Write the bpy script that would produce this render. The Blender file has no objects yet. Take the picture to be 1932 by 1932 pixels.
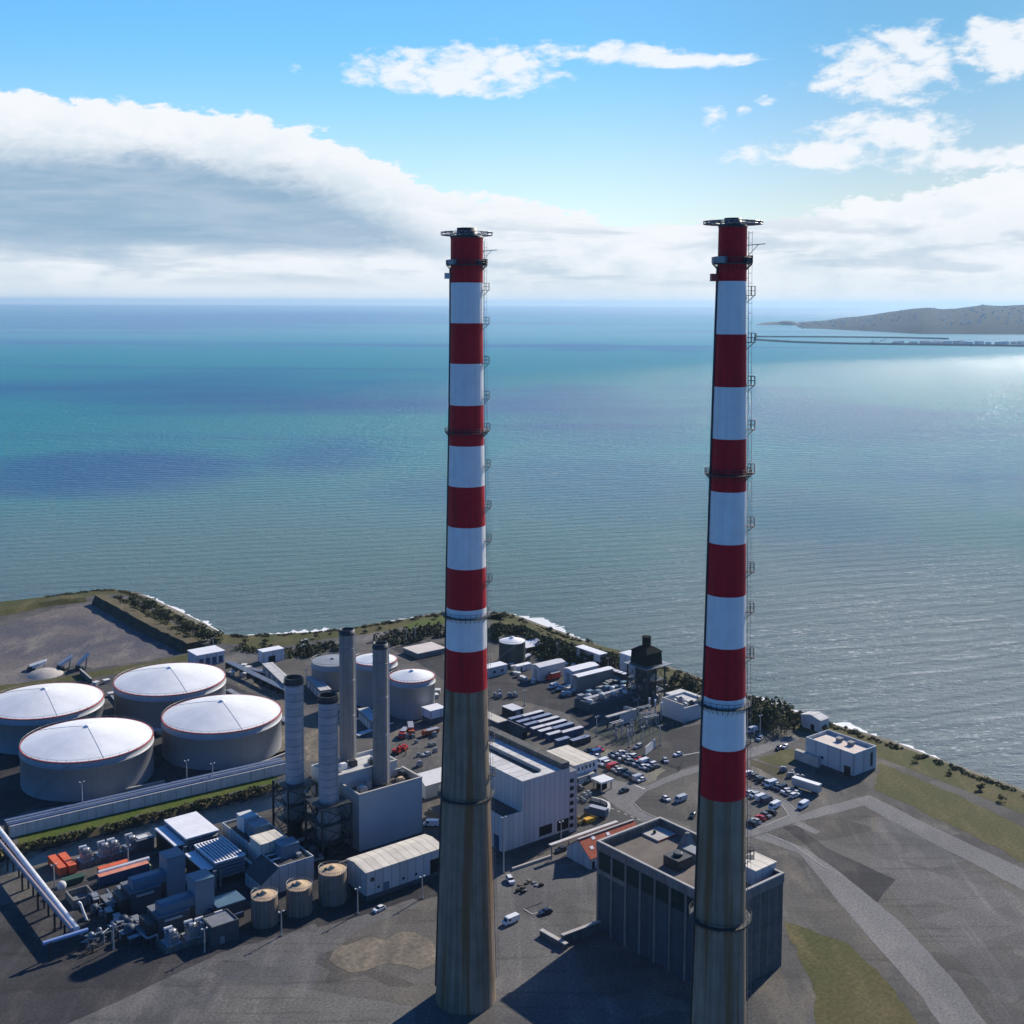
import bpy, math, random
from mathutils import Vector, Matrix, noise as mnoise
from mathutils.geometry import tessellate_polygon
random.seed(7)
R = math.radians
scene = bpy.context.scene
COL = scene.collection

# ------------------------------------------------------------------ camera geometry
H = 189.0                       # height of the drone above the quay, metres
F = 2300.0                      # focal length in units of a 1932-unit-wide frame
PPX, PPY = 966.0, 755.0
PITCH = math.atan(185.0 / F)
ROLL = R(0.25)
ZM = {1: (90, 1360, 3.864), 2: (90, 1780, 3.864), 3: (560, 1380, 3.864), 4: (560, 1780, 3.864),
      5: (1100, 1380, 3.864), 6: (1100, 1780, 3.864), 7: (1600, 1500, 3.864), 8: (1380, 1800, 3.864),
      9: (1840, 1680, 8.05), 10: (360, 1900, 5.682), 11: (90, 1920, 6.038), 12: (1380, 1520, 6.9),
      13: (1140, 1500, 6.44), 14: (1140, 1680, 5.367), 15: (780, 1820, 6.038), 16: (1380, 1880, 4.6),
      17: (90, 1640, 6.44), 18: (360, 1600, 6.0375)}

def Q(n, x, y):
    if n == 0:
        return (x, y)
    ox, oy, s = ZM[n]
    return ((ox + x / s) * .805, (oy + y / s) * .805)

def ray(p):
    x = (p[0] - PPX) / F; y = -(p[1] - PPY) / F
    c, s = math.cos(ROLL), math.sin(ROLL)
    X = x * c - y * s; Y = x * s + y * c
    ct, st = math.cos(PITCH), math.sin(PITCH)
    return Vector((X, ct + Y * st, -st + Y * ct))

def G(n, x, y, z=0.0):
    d = ray(Q(n, x, y)); k = (z - H) / d.z
    return Vector((d.x * k, d.y * k, z))

def HG(base, n, x, y):          # height above the ground of what shows at a pixel above base
    d = ray(Q(n, x, y))
    return H + d.z * base.y / d.y

GA = R(38.0)                    # bearing of the plant grid

# ------------------------------------------------------------------ materials
MATS = {}
def nodes_of(m):
    m.use_nodes = True
    nt = m.node_tree
    return nt, nt.nodes, nt.links

def mat(name, col, rough=.7, metal=0.0, var=.18, scale=.25, spec=.3, streak=0.0, panel=0.0, axis='xy', bump=0.0, stain=None):
    """noise-broken paint / concrete / sheet metal; panel = spacing of sheet joints in metres"""
    if name in MATS:
        return MATS[name]
    m = bpy.data.materials.new(name); MATS[name] = m
    nt, N, L = nodes_of(m)
    b = N['Principled BSDF']
    b.inputs['Roughness'].default_value = rough
    b.inputs['Metallic'].default_value = metal
    b.inputs['Specular IOR Level'].default_value = spec
    tc = N.new('ShaderNodeTexCoord')
    nz = N.new('ShaderNodeTexNoise'); nz.inputs['Scale'].default_value = scale; nz.inputs['Detail'].default_value = 9; nz.inputs['Roughness'].default_value = .65
    L.new(tc.outputs['Object'], nz.inputs['Vector'])
    mr = N.new('ShaderNodeMapRange'); mr.inputs[1].default_value = .3; mr.inputs[2].default_value = .7
    mr.inputs[3].default_value = 1 - var; mr.inputs[4].default_value = 1 + var
    L.new(nz.outputs['Fac'], mr.inputs[0])
    val = mr.outputs[0]
    def mul(a, bb):
        n = N.new('ShaderNodeMath'); n.operation = 'MULTIPLY'; L.new(a, n.inputs[0])
        if isinstance(bb, (int, float)): n.inputs[1].default_value = bb
        else: L.new(bb, n.inputs[1])
        return n.outputs[0]
    if streak:
        mp = N.new('ShaderNodeMapping'); mp.inputs['Scale'].default_value = (1.1, 1.1, .025)
        L.new(tc.outputs['Object'], mp.inputs['Vector'])
        n2 = N.new('ShaderNodeTexNoise'); n2.inputs['Scale'].default_value = 1.0; n2.inputs['Detail'].default_value = 5
        L.new(mp.outputs[0], n2.inputs['Vector'])
        m2 = N.new('ShaderNodeMapRange'); m2.inputs[1].default_value = .35; m2.inputs[2].default_value = .68
        m2.inputs[3].default_value = 1 - streak; m2.inputs[4].default_value = 1 + streak * .6
        L.new(n2.outputs['Fac'], m2.inputs[0]); val = mul(val, m2.outputs[0])
    if panel:
        sp = N.new('ShaderNodeSeparateXYZ'); L.new(tc.outputs['Object'], sp.inputs[0])
        ad = N.new('ShaderNodeMath'); ad.operation = 'ADD'
        L.new(sp.outputs['X'], ad.inputs[0]); L.new(sp.outputs['Y'], ad.inputs[1])
        src = ad.outputs[0] if axis == 'xy' else sp.outputs[axis.upper()]
        dv = N.new('ShaderNodeMath'); dv.operation = 'DIVIDE'; dv.inputs[1].default_value = panel; L.new(src, dv.inputs[0])
        fr = N.new('ShaderNodeMath'); fr.operation = 'FRACT'; L.new(dv.outputs[0], fr.inputs[0])
        lt = N.new('ShaderNodeMath'); lt.operation = 'LESS_THAN'; lt.inputs[1].default_value = .12; L.new(fr.outputs[0], lt.inputs[0])
        fl = N.new('ShaderNodeMath'); fl.operation = 'FLOOR'; L.new(dv.outputs[0], fl.inputs[0])
        wn = N.new('ShaderNodeTexWhiteNoise'); wn.noise_dimensions = '1D'; L.new(fl.outputs[0], wn.inputs['W'])
        a = N.new('ShaderNodeMapRange'); a.inputs[3].default_value = .9; a.inputs[4].default_value = 1.08; L.new(wn.outputs['Value'], a.inputs[0])
        c = N.new('ShaderNodeMapRange'); c.inputs[3].default_value = 1.0; c.inputs[4].default_value = .66; L.new(lt.outputs[0], c.inputs[0])
        val = mul(mul(val, a.outputs[0]), c.outputs[0])
    mx = N.new('ShaderNodeVectorMath'); mx.operation = 'SCALE'; mx.inputs[0].default_value = col[:3]
    L.new(val, mx.inputs['Scale'])
    oi = N.new('ShaderNodeObjectInfo'); om = N.new('ShaderNodeMapRange'); om.inputs[3].default_value = .93; om.inputs[4].default_value = 1.05; L.new(oi.outputs['Random'], om.inputs[0])
    ov_ = N.new('ShaderNodeVectorMath'); ov_.operation = 'SCALE'; L.new(mx.outputs[0], ov_.inputs[0]); L.new(om.outputs[0], ov_.inputs['Scale'])
    out = ov_.outputs[0]
    if stain:
        mp = N.new('ShaderNodeMapping'); mp.inputs['Scale'].default_value = (.35, .35, .012)
        L.new(tc.outputs['Object'], mp.inputs['Vector'])
        n3 = N.new('ShaderNodeTexNoise'); n3.inputs['Scale'].default_value = 1.3; n3.inputs['Detail'].default_value = 7
        L.new(mp.outputs[0], n3.inputs['Vector'])
        m3 = N.new('ShaderNodeMapRange'); m3.inputs[1].default_value = .5; m3.inputs[2].default_value = .66; L.new(n3.outputs['Fac'], m3.inputs[0])
        mi = N.new('ShaderNodeMix'); mi.data_type = 'RGBA'; L.new(m3.outputs[0], mi.inputs['Factor'])
        L.new(out, mi.inputs[6]); mi.inputs[7].default_value = (*stain, 1); out = mi.outputs[2]
    L.new(out, b.inputs['Base Color'])
    if bump:
        bp = N.new('ShaderNodeBump'); bp.inputs['Strength'].default_value = bump; bp.inputs['Distance'].default_value = .3
        L.new(nz.outputs['Fac'], bp.inputs['Height']); L.new(bp.outputs[0], b.inputs['Normal'])
    return m

def ground_mat(name, c1, c2, c3, s1=.012, s2=.09, s3=1.3, rough=.9, patches=False):
    """worn ground: large tone patches, medium stains, fine grit"""
    m = bpy.data.materials.new(name); MATS[name] = m
    nt, N, L = nodes_of(m); b = N['Principled BSDF']; b.inputs['Roughness'].default_value = rough
    b.inputs['Specular IOR Level'].default_value = .15
    tc = N.new('ShaderNodeTexCoord')
    def nz(s, d=8, st=(1, 1, 1)):
        mp = N.new('ShaderNodeMapping'); mp.inputs['Scale'].default_value = st; mp.inputs['Rotation'].default_value = (0, 0, -GA)
        L.new(tc.outputs['Object'], mp.inputs['Vector'])
        n = N.new('ShaderNodeTexNoise'); n.inputs['Scale'].default_value = s; n.inputs['Detail'].default_value = d
        n.inputs['Roughness'].default_value = .6; L.new(mp.outputs[0], n.inputs['Vector']); return n.outputs['Fac']
    def ramp(f, a, bb):
        r = N.new('ShaderNodeMapRange'); r.inputs[1].default_value = a; r.inputs[2].default_value = bb; L.new(f, r.inputs[0]); return r.outputs[0]
    def mix(f, a, bb):
        x = N.new('ShaderNodeMix'); x.data_type = 'RGBA'; L.new(f, x.inputs['Factor'])
        for i, q in ((6, a), (7, bb)):
            if isinstance(q, tuple): x.inputs[i].default_value = (*q, 1)
            else: L.new(q, x.inputs[i])
        return x.outputs[2]
    o = mix(ramp(nz(s1), .42, .58), c1, c2)
    o = mix(ramp(nz(s2, 8, (1, .35, 1)), .5, .72), o, c3)
    g = N.new('ShaderNodeMapRange'); g.inputs[1].default_value = .27; g.inputs[2].default_value = .73; g.inputs[3].default_value = .58; g.inputs[4].default_value = 1.42
    L.new(nz(s3, 7), g.inputs[0])
    if patches:
        mp = N.new('ShaderNodeMapping'); mp.inputs['Rotation'].default_value = (0, 0, -GA); mp.inputs['Scale'].default_value = (.05, .085, 1)
        L.new(tc.outputs['Object'], mp.inputs['Vector'])
        vo = N.new('ShaderNodeTexVoronoi'); vo.distance = 'CHEBYCHEV'; vo.inputs['Scale'].default_value = 1.0; L.new(mp.outputs[0], vo.inputs['Vector'])
        bw = N.new('ShaderNodeRGBToBW'); L.new(vo.outputs['Color'], bw.inputs[0])
        pr = N.new('ShaderNodeMapRange'); pr.inputs[3].default_value = .74; pr.inputs[4].default_value = 1.24; L.new(bw.outputs[0], pr.inputs[0])
        # long scuffs left by wheels, wandering along the grid
        wa = nz(.35, 4, (.06, 1, 1)); wr = N.new('ShaderNodeMapRange'); wr.inputs[1].default_value = .56; wr.inputs[2].default_value = .70; wr.inputs[3].default_value = 1.0; wr.inputs[4].default_value = .70
        L.new(wa, wr.inputs[0])
        wb = nz(.28, 4, (1, .05, 1)); wq = N.new('ShaderNodeMapRange'); wq.inputs[1].default_value = .56; wq.inputs[2].default_value = .70; wq.inputs[3].default_value = 1.0; wq.inputs[4].default_value = 1.30
        L.new(wb, wq.inputs[0])
        for q in (pr.outputs[0], wr.outputs[0], wq.outputs[0]):
            mm = N.new('ShaderNodeVectorMath'); mm.operation = 'SCALE'; L.new(o, mm.inputs[0]); L.new(q, mm.inputs['Scale']); o = mm.outputs[0]
    v = N.new('ShaderNodeVectorMath'); v.operation = 'SCALE'; L.new(o, v.inputs[0]); L.new(g.outputs[0], v.inputs['Scale'])
    L.new(v.outputs[0], b.inputs['Base Color'])
    return m

# ------------------------------------------------------------------ mesh builder
class MB:
    def __init__(s, m):
        s.v = []; s.f = []; s.mi = []; s.ms = [m]; s.sm = []
    def _m(s, m):
        if m is None: return 0
        if m not in s.ms: s.ms.append(m)
        return s.ms.index(m)
    def add(s, vs, fs, m=None, smooth=False):
        o = len(s.v); k = s._m(m)
        s.v += [tuple(v) for v in vs]
        for f in fs:
            s.f.append([o + i for i in f]); s.mi.append(k); s.sm.append(smooth)
        return s
    def box(s, x0, y0, z0, x1, y1, z1, m=None):
        if x1 < x0: x0, x1 = x1, x0
        if y1 < y0: y0, y1 = y1, y0
        vs = [(x, y, z) for z in (z0, z1) for x, y in ((x0, y0), (x1, y0), (x1, y1), (x0, y1))]
        return s.add(vs, [(3, 2, 1, 0), (4, 5, 6, 7), (0, 1, 5, 4), (1, 2, 6, 5), (2, 3, 7, 6), (3, 0, 4, 7)], m)
    def prism(s, pts, z0, z1, m=None):
        n = len(pts)
        a = sum(pts[i][0] * pts[(i + 1) % n][1] - pts[(i + 1) % n][0] * pts[i][1] for i in range(n))
        if a < 0: pts = pts[::-1]
        vs = [(p[0], p[1], z0) for p in pts] + [(p[0], p[1], z1) for p in pts]
        return s.add(vs, [tuple(range(n))[::-1], tuple(range(n, 2 * n))] + [(i, (i + 1) % n, n + (i + 1) % n, n + i) for i in range(n)], m)
    def xz(s, prof, y0, y1, m=None):       # side profile in x,z drawn out along y
        n = len(prof)
        vs = [(p[0], y0, p[1]) for p in prof] + [(p[0], y1, p[1]) for p in prof]
        return s.add(vs, [tuple(range(n)), tuple(range(n, 2 * n))[::-1]] + [((i + 1) % n, i, n + i, n + (i + 1) % n) for i in range(n)], m)
    def yz(s, prof, x0, x1, m=None):
        n = len(prof)
        vs = [(x0, p[0], p[1]) for p in prof] + [(x1, p[0], p[1]) for p in prof]
        return s.add(vs, [tuple(range(n))[::-1], tuple(range(n, 2 * n))] + [(i, (i + 1) % n, n + (i + 1) % n, n + i) for i in range(n)], m)
    def lathe(s, prof, n=32, m=None, cx=0, cy=0, smooth=True, close=True, mats=None):
        vs = []
        for r, z in prof:
            vs += [(cx + r * math.cos(2 * math.pi * i / n), cy + r * math.sin(2 * math.pi * i / n), z) for i in range(n)]
        for j in range(len(prof) - 1):
            fs = [(j * n + i, j * n + (i + 1) % n, (j + 1) * n + (i + 1) % n, (j + 1) * n + i) for i in range(n)]
            if j == 0: s.add(vs, fs, mats[j] if mats else m, smooth); o = len(s.v) - len(vs)
            else:
                k = s._m(mats[j] if mats else m)
                for f in fs: s.f.append([o + q for q in f]); s.mi.append(k); s.sm.append(smooth)
        if close:
            k = s._m(m)
            s.f.append([o + i for i in range(n)][::-1]); s.mi.append(k); s.sm.append(False)
            s.f.append([o + (len(prof) - 1) * n + i for i in range(n)]); s.mi.append(k); s.sm.append(False)
        return s
    def tube(s, p0, p1, r, m=None, n=8, r1=None):
        p0 = Vector(p0); p1 = Vector(p1); d = (p1 - p0)
        if d.length < 1e-6: return s
        d.normalize()
        u = d.cross(Vector((0, 0, 1)) if abs(d.z) < .9 else Vector((1, 0, 0))).normalized(); w = d.cross(u)
        r1 = r if r1 is None else r1
        vs = [p0 + (u * math.cos(2 * math.pi * i / n) + w * math.sin(2 * math.pi * i / n)) * r for i in range(n)]
        vs += [p1 + (u * math.cos(2 * math.pi * i / n) + w * math.sin(2 * math.pi * i / n)) * r1 for i in range(n)]
        s.add(vs, [(i, n + i, n + (i + 1) % n, (i + 1) % n) for i in range(n)], m, n > 5)
        s.add(vs, [tuple(range(n)), tuple(range(n, 2 * n))[::-1]], m)
        return s
    def path(s, pts, r, m=None, n=8):
        for a, b in zip(pts, pts[1:]): s.tube(a, b, r, m, n)
        return s
    def ball(s, c, r, m=None, n=14, sq=1.0):
        prof = [(max(.001, r * math.sin(math.pi * i / 8)), c[2] - r * sq * math.cos(math.pi * i / 8)) for i in range(9)]
        return s.lathe(prof, n, m, c[0], c[1])
    def leaves(s, c, rx, ry, rz, n, size, m=None):
        for _ in range(n):
            while True:
                p = Vector((random.uniform(-1, 1), random.uniform(-1, 1), random.uniform(-1, 1)))
                if .15 < p.length < 1: break
            p *= random.uniform(.75, 1.08) / max(.55, p.length) * min(1, p.length + .35)
            q = Vector((c[0] + p.x * rx, c[1] + p.y * ry, c[2] + p.z * rz))
            if q.z < .05: q.z = random.uniform(.05, .4)
            u = Vector((random.gauss(0, 1), random.gauss(0, 1), random.gauss(0, .6))).normalized()
            w = u.cross(Vector((random.gauss(0, 1), random.gauss(0, 1), random.gauss(0, 1)))).normalized()
            a = size * random.uniform(.6, 1.4)
            s.add([q - u * a, q + w * a * .7, q + u * a, q - w * a * .7], [(0, 1, 2, 3)], m)
        return s
    def build(s, name, parent=None, loc=(0, 0, 0), rz=0):
        me = bpy.data.meshes.new(name)
        me.from_pydata(s.v, [], s.f)
        for m in s.ms: me.materials.append(m)
        me.polygons.foreach_set('material_index', s.mi)
        me.polygons.foreach_set('use_smooth', s.sm)
        me.update()
        o = bpy.data.objects.new(name, me); COL.objects.link(o)
        if parent is not None: o.parent = parent
        else: o.location = loc; o.rotation_euler = (0, 0, rz)
        return o

def tag(o, label, cat, group=None):
    o['label'] = label; o['category'] = cat
    if group: o['group'] = group
    return o

def thing(name, label, cat, loc, rz=GA, group=None):
    o = bpy.data.objects.new(name, None); COL.objects.link(o)
    o.empty_display_size = .5
    o.location = loc; o.rotation_euler = (0, 0, rz)
    return tag(o, label, cat, group)

def dup(root, loc, rz, label, group=None, cat=None, scale=None):
    r = root.copy(); COL.objects.link(r); r.location = loc; r.rotation_euler = (0, 0, rz)
    if scale: r.scale = scale
    r['label'] = label
    if group: r['group'] = group
    elif 'group' in r.keys(): del r['group']
    if cat: r['category'] = cat
    for ch in list(root.children):
        c = ch.copy(); COL.objects.link(c); c.parent = r
        for g in ch.children:
            d = g.copy(); COL.objects.link(d); d.parent = c
    return r

def struct(name, mb, kind='structure'):
    o = mb.build(name); o['kind'] = kind
    return o

def loc_in(o_loc, rz, v):        # world point -> local x,y of a thing
    d = Vector(v) - Vector(o_loc); c, s = math.cos(rz), math.sin(rz)
    return (d.x * c + d.y * s, -d.x * s + d.y * c)

def sheet(name, pts, z, m, sub=None):
    pts = [Vector((p[0], p[1], 0)) for p in pts]
    tris = tessellate_polygon([pts])
    mb = MB(m); fs = []
    for t in tris:
        a, b, c = (pts[i] for i in t)
        fs.append(t if (b - a).cross(c - a).z > 0 else t[::-1])
    mb.add([(p.x, p.y, z) for p in pts], fs)
    return struct(name, mb)

# palette -------------------------------------------------------------------------------
RED = mat('red_paint', (.44, .003, .018), .6, 0, .12, .4, .15, streak=.18)
WHITEP = mat('white_paint', (.77, .77, .76), .55, 0, .07, .3, .3, streak=.06)
CONC = mat('stack_concrete', (.265, .215, .160), .92, 0, .22, .18, .05, streak=.22, stain=(.20, .115, .055))
CONC2 = mat('plain_concrete', (.20, .195, .185), .9, 0, .2, .3, .1, streak=.25)
CONCD = mat('dark_concrete', (.13, .128, .12), .9, 0, .25, .3, .1, streak=.3)
CONCL = mat('pale_concrete', (.42, .40, .37), .85, 0, .15, .3, .1)
STEELD = mat('dark_steel', (.05, .055, .06), .55, .4, .2, .8)
STEELG = mat('grey_steel', (.25, .27, .29), .5, .3, .15, .6)
GALV = mat('galvanised', (.45, .46, .47), .45, .5, .12, .6)
STACKM = mat('stack_cladding', (.34, .37, .41), .5, .2, .12, .3, .4, panel=2.7, axis='z')
STACKC = mat('stack_shell', (.27, .25, .235), .85, 0, .14, .3, .15, streak=.2)
TANKW = mat('tank_roof_white', (.76, .77, .77), .6, 0, .13, .09, .3)
TANKG = mat('tank_shell_grey', (.31, .32, .335), .55, .1, .06, .1, .3, streak=.06)
TANKR = mat('tank_rim_red', (.40, .07, .05), .6, 0, .2, .5)
TANKB = mat('tank_shell_brown', (.21, .17, .135), .7, 0, .2, .3, .2, streak=.25)
TANKT = mat('tank_roof_tan', (.52, .38, .24), .8, 0, .22, .35, .2)
TANKD = mat('tank_shell_dark', (.055, .062, .055), .6, 0, .2, .3, .2, streak=.2)
CLADB = mat('cladding_blue_grey', (.47, .50, .50), .55, .05, .05, .1, .35, panel=3.1)
CLADG = mat('cladding_grey', (.52, .52, .50), .55, .05, .06, .1, .35)
CLADW = mat('cladding_white', (.55, .58, .62), .55, 0, .06, .2, .35, panel=5.2)
CLADP = mat('plinth_dark', (.07, .08, .09), .8, 0, .15, .3, .2)
LOUV = mat('louvre_black', (.012, .013, .015), .7, 0, .3, .6, .2)
ROOFC = mat('roof_cream', (.62, .57, .48), .8, 0, .14, .25, .2, panel=3.0, axis='x')
ROOFG = mat('roof_pale_grey', (.55, .54, .52), .75, 0, .16, .25, .2, panel=4.0, axis='y')
ROOFD = mat('roof_dark_felt', (.085, .08, .075), .95, 0, .28, .16, .1)
ROOFW = mat('roof_white', (.74, .74, .75), .6, 0, .1, .3, .3)
ROOFR = mat('roof_red_tile', (.36, .085, .045), .8, 0, .3, .6, .2)
ROOFS = mat('roof_slate', (.16, .17, .19), .7, 0, .2, .4, .3)
BLUEB = mat('blue_box_paint', (.090, .160, .215), .5, .05, .15, .3, .35)
DKBLUE = mat('dark_blue_paint', (.03, .06, .13), .5, 0, .2, .3, .35)
ORANGE = mat('orange_paint', (.62, .12, .045), .55, 0, .18, .4, .3)
SALMON = mat('salmon_paint', (.62, .24, .15), .6, 0, .2, .4, .3)
YELLOW = mat('yellow_paint', (.62, .33, .02), .5, 0, .12, .4, .3)
GREENP = mat('pale_green_paint', (.42, .46, .24), .6, 0, .15, .4, .3)
REDB = mat('bright_red_paint', (.50, .025, .025), .4, 0, .12, .4, .4)
GLASS = mat('window_glass', (.02, .026, .034), .12, 0, .1, .5, .5)
RUBBER = mat('rubber', (.015, .015, .015), .85, 0, .2, 2)
PIPEW = mat('pipe_white', (.68, .68, .68), .45, .1, .1, .4, .4)
PIPEB = mat('pipe_blue', (.10, .16, .30), .45, .1, .12, .4, .4)
TIMBER = mat('timber', (.2, .14, .09), .8, 0, .3, .8)
WALLW = mat('wall_white_render', (.60, .60, .58), .8, 0, .1, .3, .2)
LEAFD = mat('leaf_dark', (.042, .050, .020), .8, 0, .55, .35, .15)
LEAFM = mat('leaf_mid', (.080, .082, .030), .8, 0, .5, .35, .15)
LEAFO = mat('leaf_olive', (.135, .115, .050), .85, 0, .45, .3, .12)
BARK = mat('bark', (.06, .045, .032), .9, 0, .3, 1.5)

# ================================================================== LIGHT, SKY, CAMERA
SUN_AZ, SUN_EL = R(37.0), R(30.0)
SKY_STRENGTH = .05
EXPO = .35
scene.view_settings.view_transform = 'Standard'
scene.view_settings.look = 'None'
scene.view_settings.exposure = EXPO
scene.view_settings.gamma = 1.0

cam_d = bpy.data.cameras.new('camera'); cam = bpy.data.objects.new('camera', cam_d); COL.objects.link(cam)
cam_d.sensor_fit = 'HORIZONTAL'; cam_d.sensor_width = 36.0
cam_d.lens = 36.0 * F / 1932.0
cam_d.shift_x = 0.0
cam_d.shift_y = -(966.0 - PPY) / 1932.0
cam_d.clip_start = 1.0; cam_d.clip_end = 400000.0
cam.location = (0, 0, H)
cam.rotation_mode = 'QUATERNION'
cam.rotation_quaternion = (Matrix.Rotation(R(90) - PITCH, 3, 'X') @ Matrix.Rotation(ROLL, 3, 'Z')).to_quaternion()
scene.camera = cam

sun_d = bpy.data.lights.new('sun', 'SUN'); sun = bpy.data.objects.new('sun', sun_d); COL.objects.link(sun)
sun_d.energy = 5.0; sun_d.angle = R(.53); sun_d.color = (1.0, .91, .78)
sdir = Vector((math.sin(SUN_AZ) * math.cos(SUN_EL), math.cos(SUN_AZ) * math.cos(SUN_EL), math.sin(SUN_EL)))
sun.rotation_mode = 'QUATERNION'
sun.rotation_quaternion = (-sdir).to_track_quat('-Z', 'Y')
sun.location = (0, 0, 400)

def build_world():
    w = bpy.data.worlds.new('World'); scene.world = w; w.use_nodes = True
    nt = w.node_tree; N, L = nt.nodes, nt.links
    bg = N['Background']; bg.inputs['Strength'].default_value = SKY_STRENGTH
    sky = N.new('ShaderNodeTexSky'); sky.sky_type = 'NISHITA'; sky.sun_disc = False
    sky.sun_elevation = SUN_EL; sky.sun_rotation = SUN_AZ
    sky.altitude = 100; sky.air_density = 1.0; sky.dust_density = .6; sky.ozone_density = 2.0
    tc = N.new('ShaderNodeTexCoord')
    sp = N.new('ShaderNodeSeparateXYZ'); L.new(tc.outputs['Generated'], sp.inputs[0])
    def M(op, a, b=None, c=None, clamp=False):
        n = N.new('ShaderNodeMath'); n.operation = op; n.use_clamp = clamp
        for i, q in enumerate((a, b, c)):
            if q is None: continue
            if isinstance(q, (int, float)): n.inputs[i].default_value = q
            else: L.new(q, n.inputs[i])
        return n.outputs[0]
    az = M('ARCTAN2', sp.outputs['X'], sp.outputs['Y'])
    el = M('ARCSINE', sp.outputs['Z'])
    def comb(x, y, z=0.0):
        n = N.new('ShaderNodeCombineXYZ')
        for i, q in enumerate((x, y, z)):
            if isinstance(q, (int, float)): n.inputs[i].default_value = q
            else: L.new(q, n.inputs[i])
        return n.outputs[0]
    def noise(v, s, d=8, r=.58, dist=0.0):
        n = N.new('ShaderNodeTexNoise'); n.inputs['Scale'].default_value = s; n.inputs['Detail'].default_value = d
        n.inputs['Roughness'].default_value = r; n.inputs['Distortion'].default_value = dist
        L.new(v, n.inputs['Vector']); return n.outputs['Fac']
    def sstep(x, a, b):
        n = N.new('ShaderNodeMapRange'); n.interpolation_type = 'SMOOTHSTEP'
        n.inputs[1].default_value = a; n.inputs[2].default_value = b; L.new(x, n.inputs[0]); return n.outputs[0]
    uv = comb(az, M('MULTIPLY', el, 1.9))
    nA = noise(uv, 9.0, 10, .56, .3)          # billows
    nB = noise(uv, 30.0, 9, .6, .2)
    nC = noise(comb(M('ADD', az, M('MULTIPLY', el, -.8)), M('MULTIPLY', el, 2.2)), 75.0, 9, .62, .4)
    nS = noise(comb(az, M('MULTIPLY', el, 7.0)), 7.0, 9, .58, .3)   # streaks of stratus near the horizon
    wob = M('ADD', M('MULTIPLY', M('SUBTRACT', nA, .5), .8), M('ADD', M('MULTIPLY', M('SUBTRACT', nB, .5), .75), M('MULTIPLY', M('SUBTRACT', nC, .5), .4)))
    wisp = M('ADD', M('MULTIPLY', M('SUBTRACT', nB, .5), 5.0), M('MULTIPLY', M('SUBTRACT', nC, .5), 1.5))
    # height of the cloud bank's top as a curve over azimuth
    cv = N.new('ShaderNodeFloatCurve'); cm = cv.mapping
    pts = [(-1.57, .10), (-.42, .155), (-.21, .146), (-.155, .134), (-.12, .120), (-.085, .105), (-.05, .092), (0, .083), (.06, .073), (.11, .067), (.17, .068), (.23, .072), (.29, .082), (.34, .095), (.42, .11), (.7, .16), (1.57, .2)]
    c0 = cm.curves[0]
    xs = [((a + 1.6) / 3.2, e * 4) for a, e in pts]
    c0.points[0].location = xs[0]; c0.points[1].location = xs[-1]
    for q in xs[1:-1]: c0.points.new(*q)
    for p in c0.points: p.handle_type = 'AUTO'
    cm.update()
    L.new(M('DIVIDE', M('ADD', az, 1.6), 3.2, clamp=True), cv.inputs['Value'])
    top = M('DIVIDE', cv.outputs[0], 4.0)
    bank = sstep(M('ADD', M('DIVIDE', M('SUBTRACT', top, el), .030), M('MULTIPLY', wob, 1.45)), -.05, .13)
    # loose clouds: (az, el, half-width az, half-height el, softness)
    blobs = [(-.052, .181, .095, .017), (-.015, .190, .06, .016), (.09, .196, .05, .010), (.295, .180, .056, .030), (.38, .19, .05, .026),
             (.255, .116, .070, .013), (.295, .130, .060, .018), (.175, .116, .016, .007), (.345, .110, .06, .010), (.16, .148, .014, .012), (.185, .150, .010, .006),
             (.145, .190, .05, .006), (.20, .158, .012, .006), (-.30, .27, .12, .03), (.10, .30, .12, .03), (.45, .28, .12, .04)]
    tot = None
    for a, e, sa, se in blobs:
        u = M('DIVIDE', M('SUBTRACT', az, a), sa); v = M('DIVIDE', M('SUBTRACT', el, e), se)
        d = M('SUBTRACT', 1.0, M('ADD', M('MULTIPLY', u, u), M('MULTIPLY', v, v)))
        if sa < .03: d = M('SUBTRACT', d, .55)
        tot = d if tot is None else M('MAXIMUM', tot, d)
    loose = sstep(M('ADD', tot, wisp), -.25, 1.0)
    # colour of the cloud: bright tops, blue-grey undersides under the thick western part, pale streaks near the horizon
    depth = M('SUBTRACT', top, el)
    under = sstep(M('ADD', depth, M('MULTIPLY', wob, .05)), .024, .060)
    westw = sstep(M('ADD', az, M('MULTIPLY', wob, .15)), .02, -.13)
    hor = sstep(M('ADD', el, M('MULTIPLY', M('SUBTRACT', nS, .5), .05)), .026, .050)
    tex = M('ADD', .80, M('MULTIPLY', sstep(nS, .62, .38), .20))
    grey = M('MULTIPLY', M('MULTIPLY', M('MULTIPLY', under, hor), tex), M('ADD', M('MULTIPLY', westw, .80), .14))
    st = M('MULTIPLY', sstep(nS, .47, .60), sstep(el, .085, .05))
    st = M('MULTIPLY', st, M('MULTIPLY', sstep(el, .008, .02), .36))
    g = M('MAXIMUM', grey, st)
    def mix(f, a, b):
        x = N.new('ShaderNodeMix'); x.data_type = 'RGBA'
        if isinstance(f, (int, float)): x.inputs['Factor'].default_value = f
        else: L.new(f, x.inputs['Factor'])
        for i, q in ((6, a), (7, b)):
            if isinstance(q, tuple): x.inputs[i].default_value = (*q, 1)
            else: L.new(q, x.inputs[i])
        return x.outputs[2]
    K = 1.0 / SKY_STRENGTH / (2 ** EXPO)
    bright = (.93 * K, .96 * K, 1.0 * K); dark = (.27 * K, .43 * K, .60 * K); pale = (.70 * K, .80 * K, .88 * K)
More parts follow.
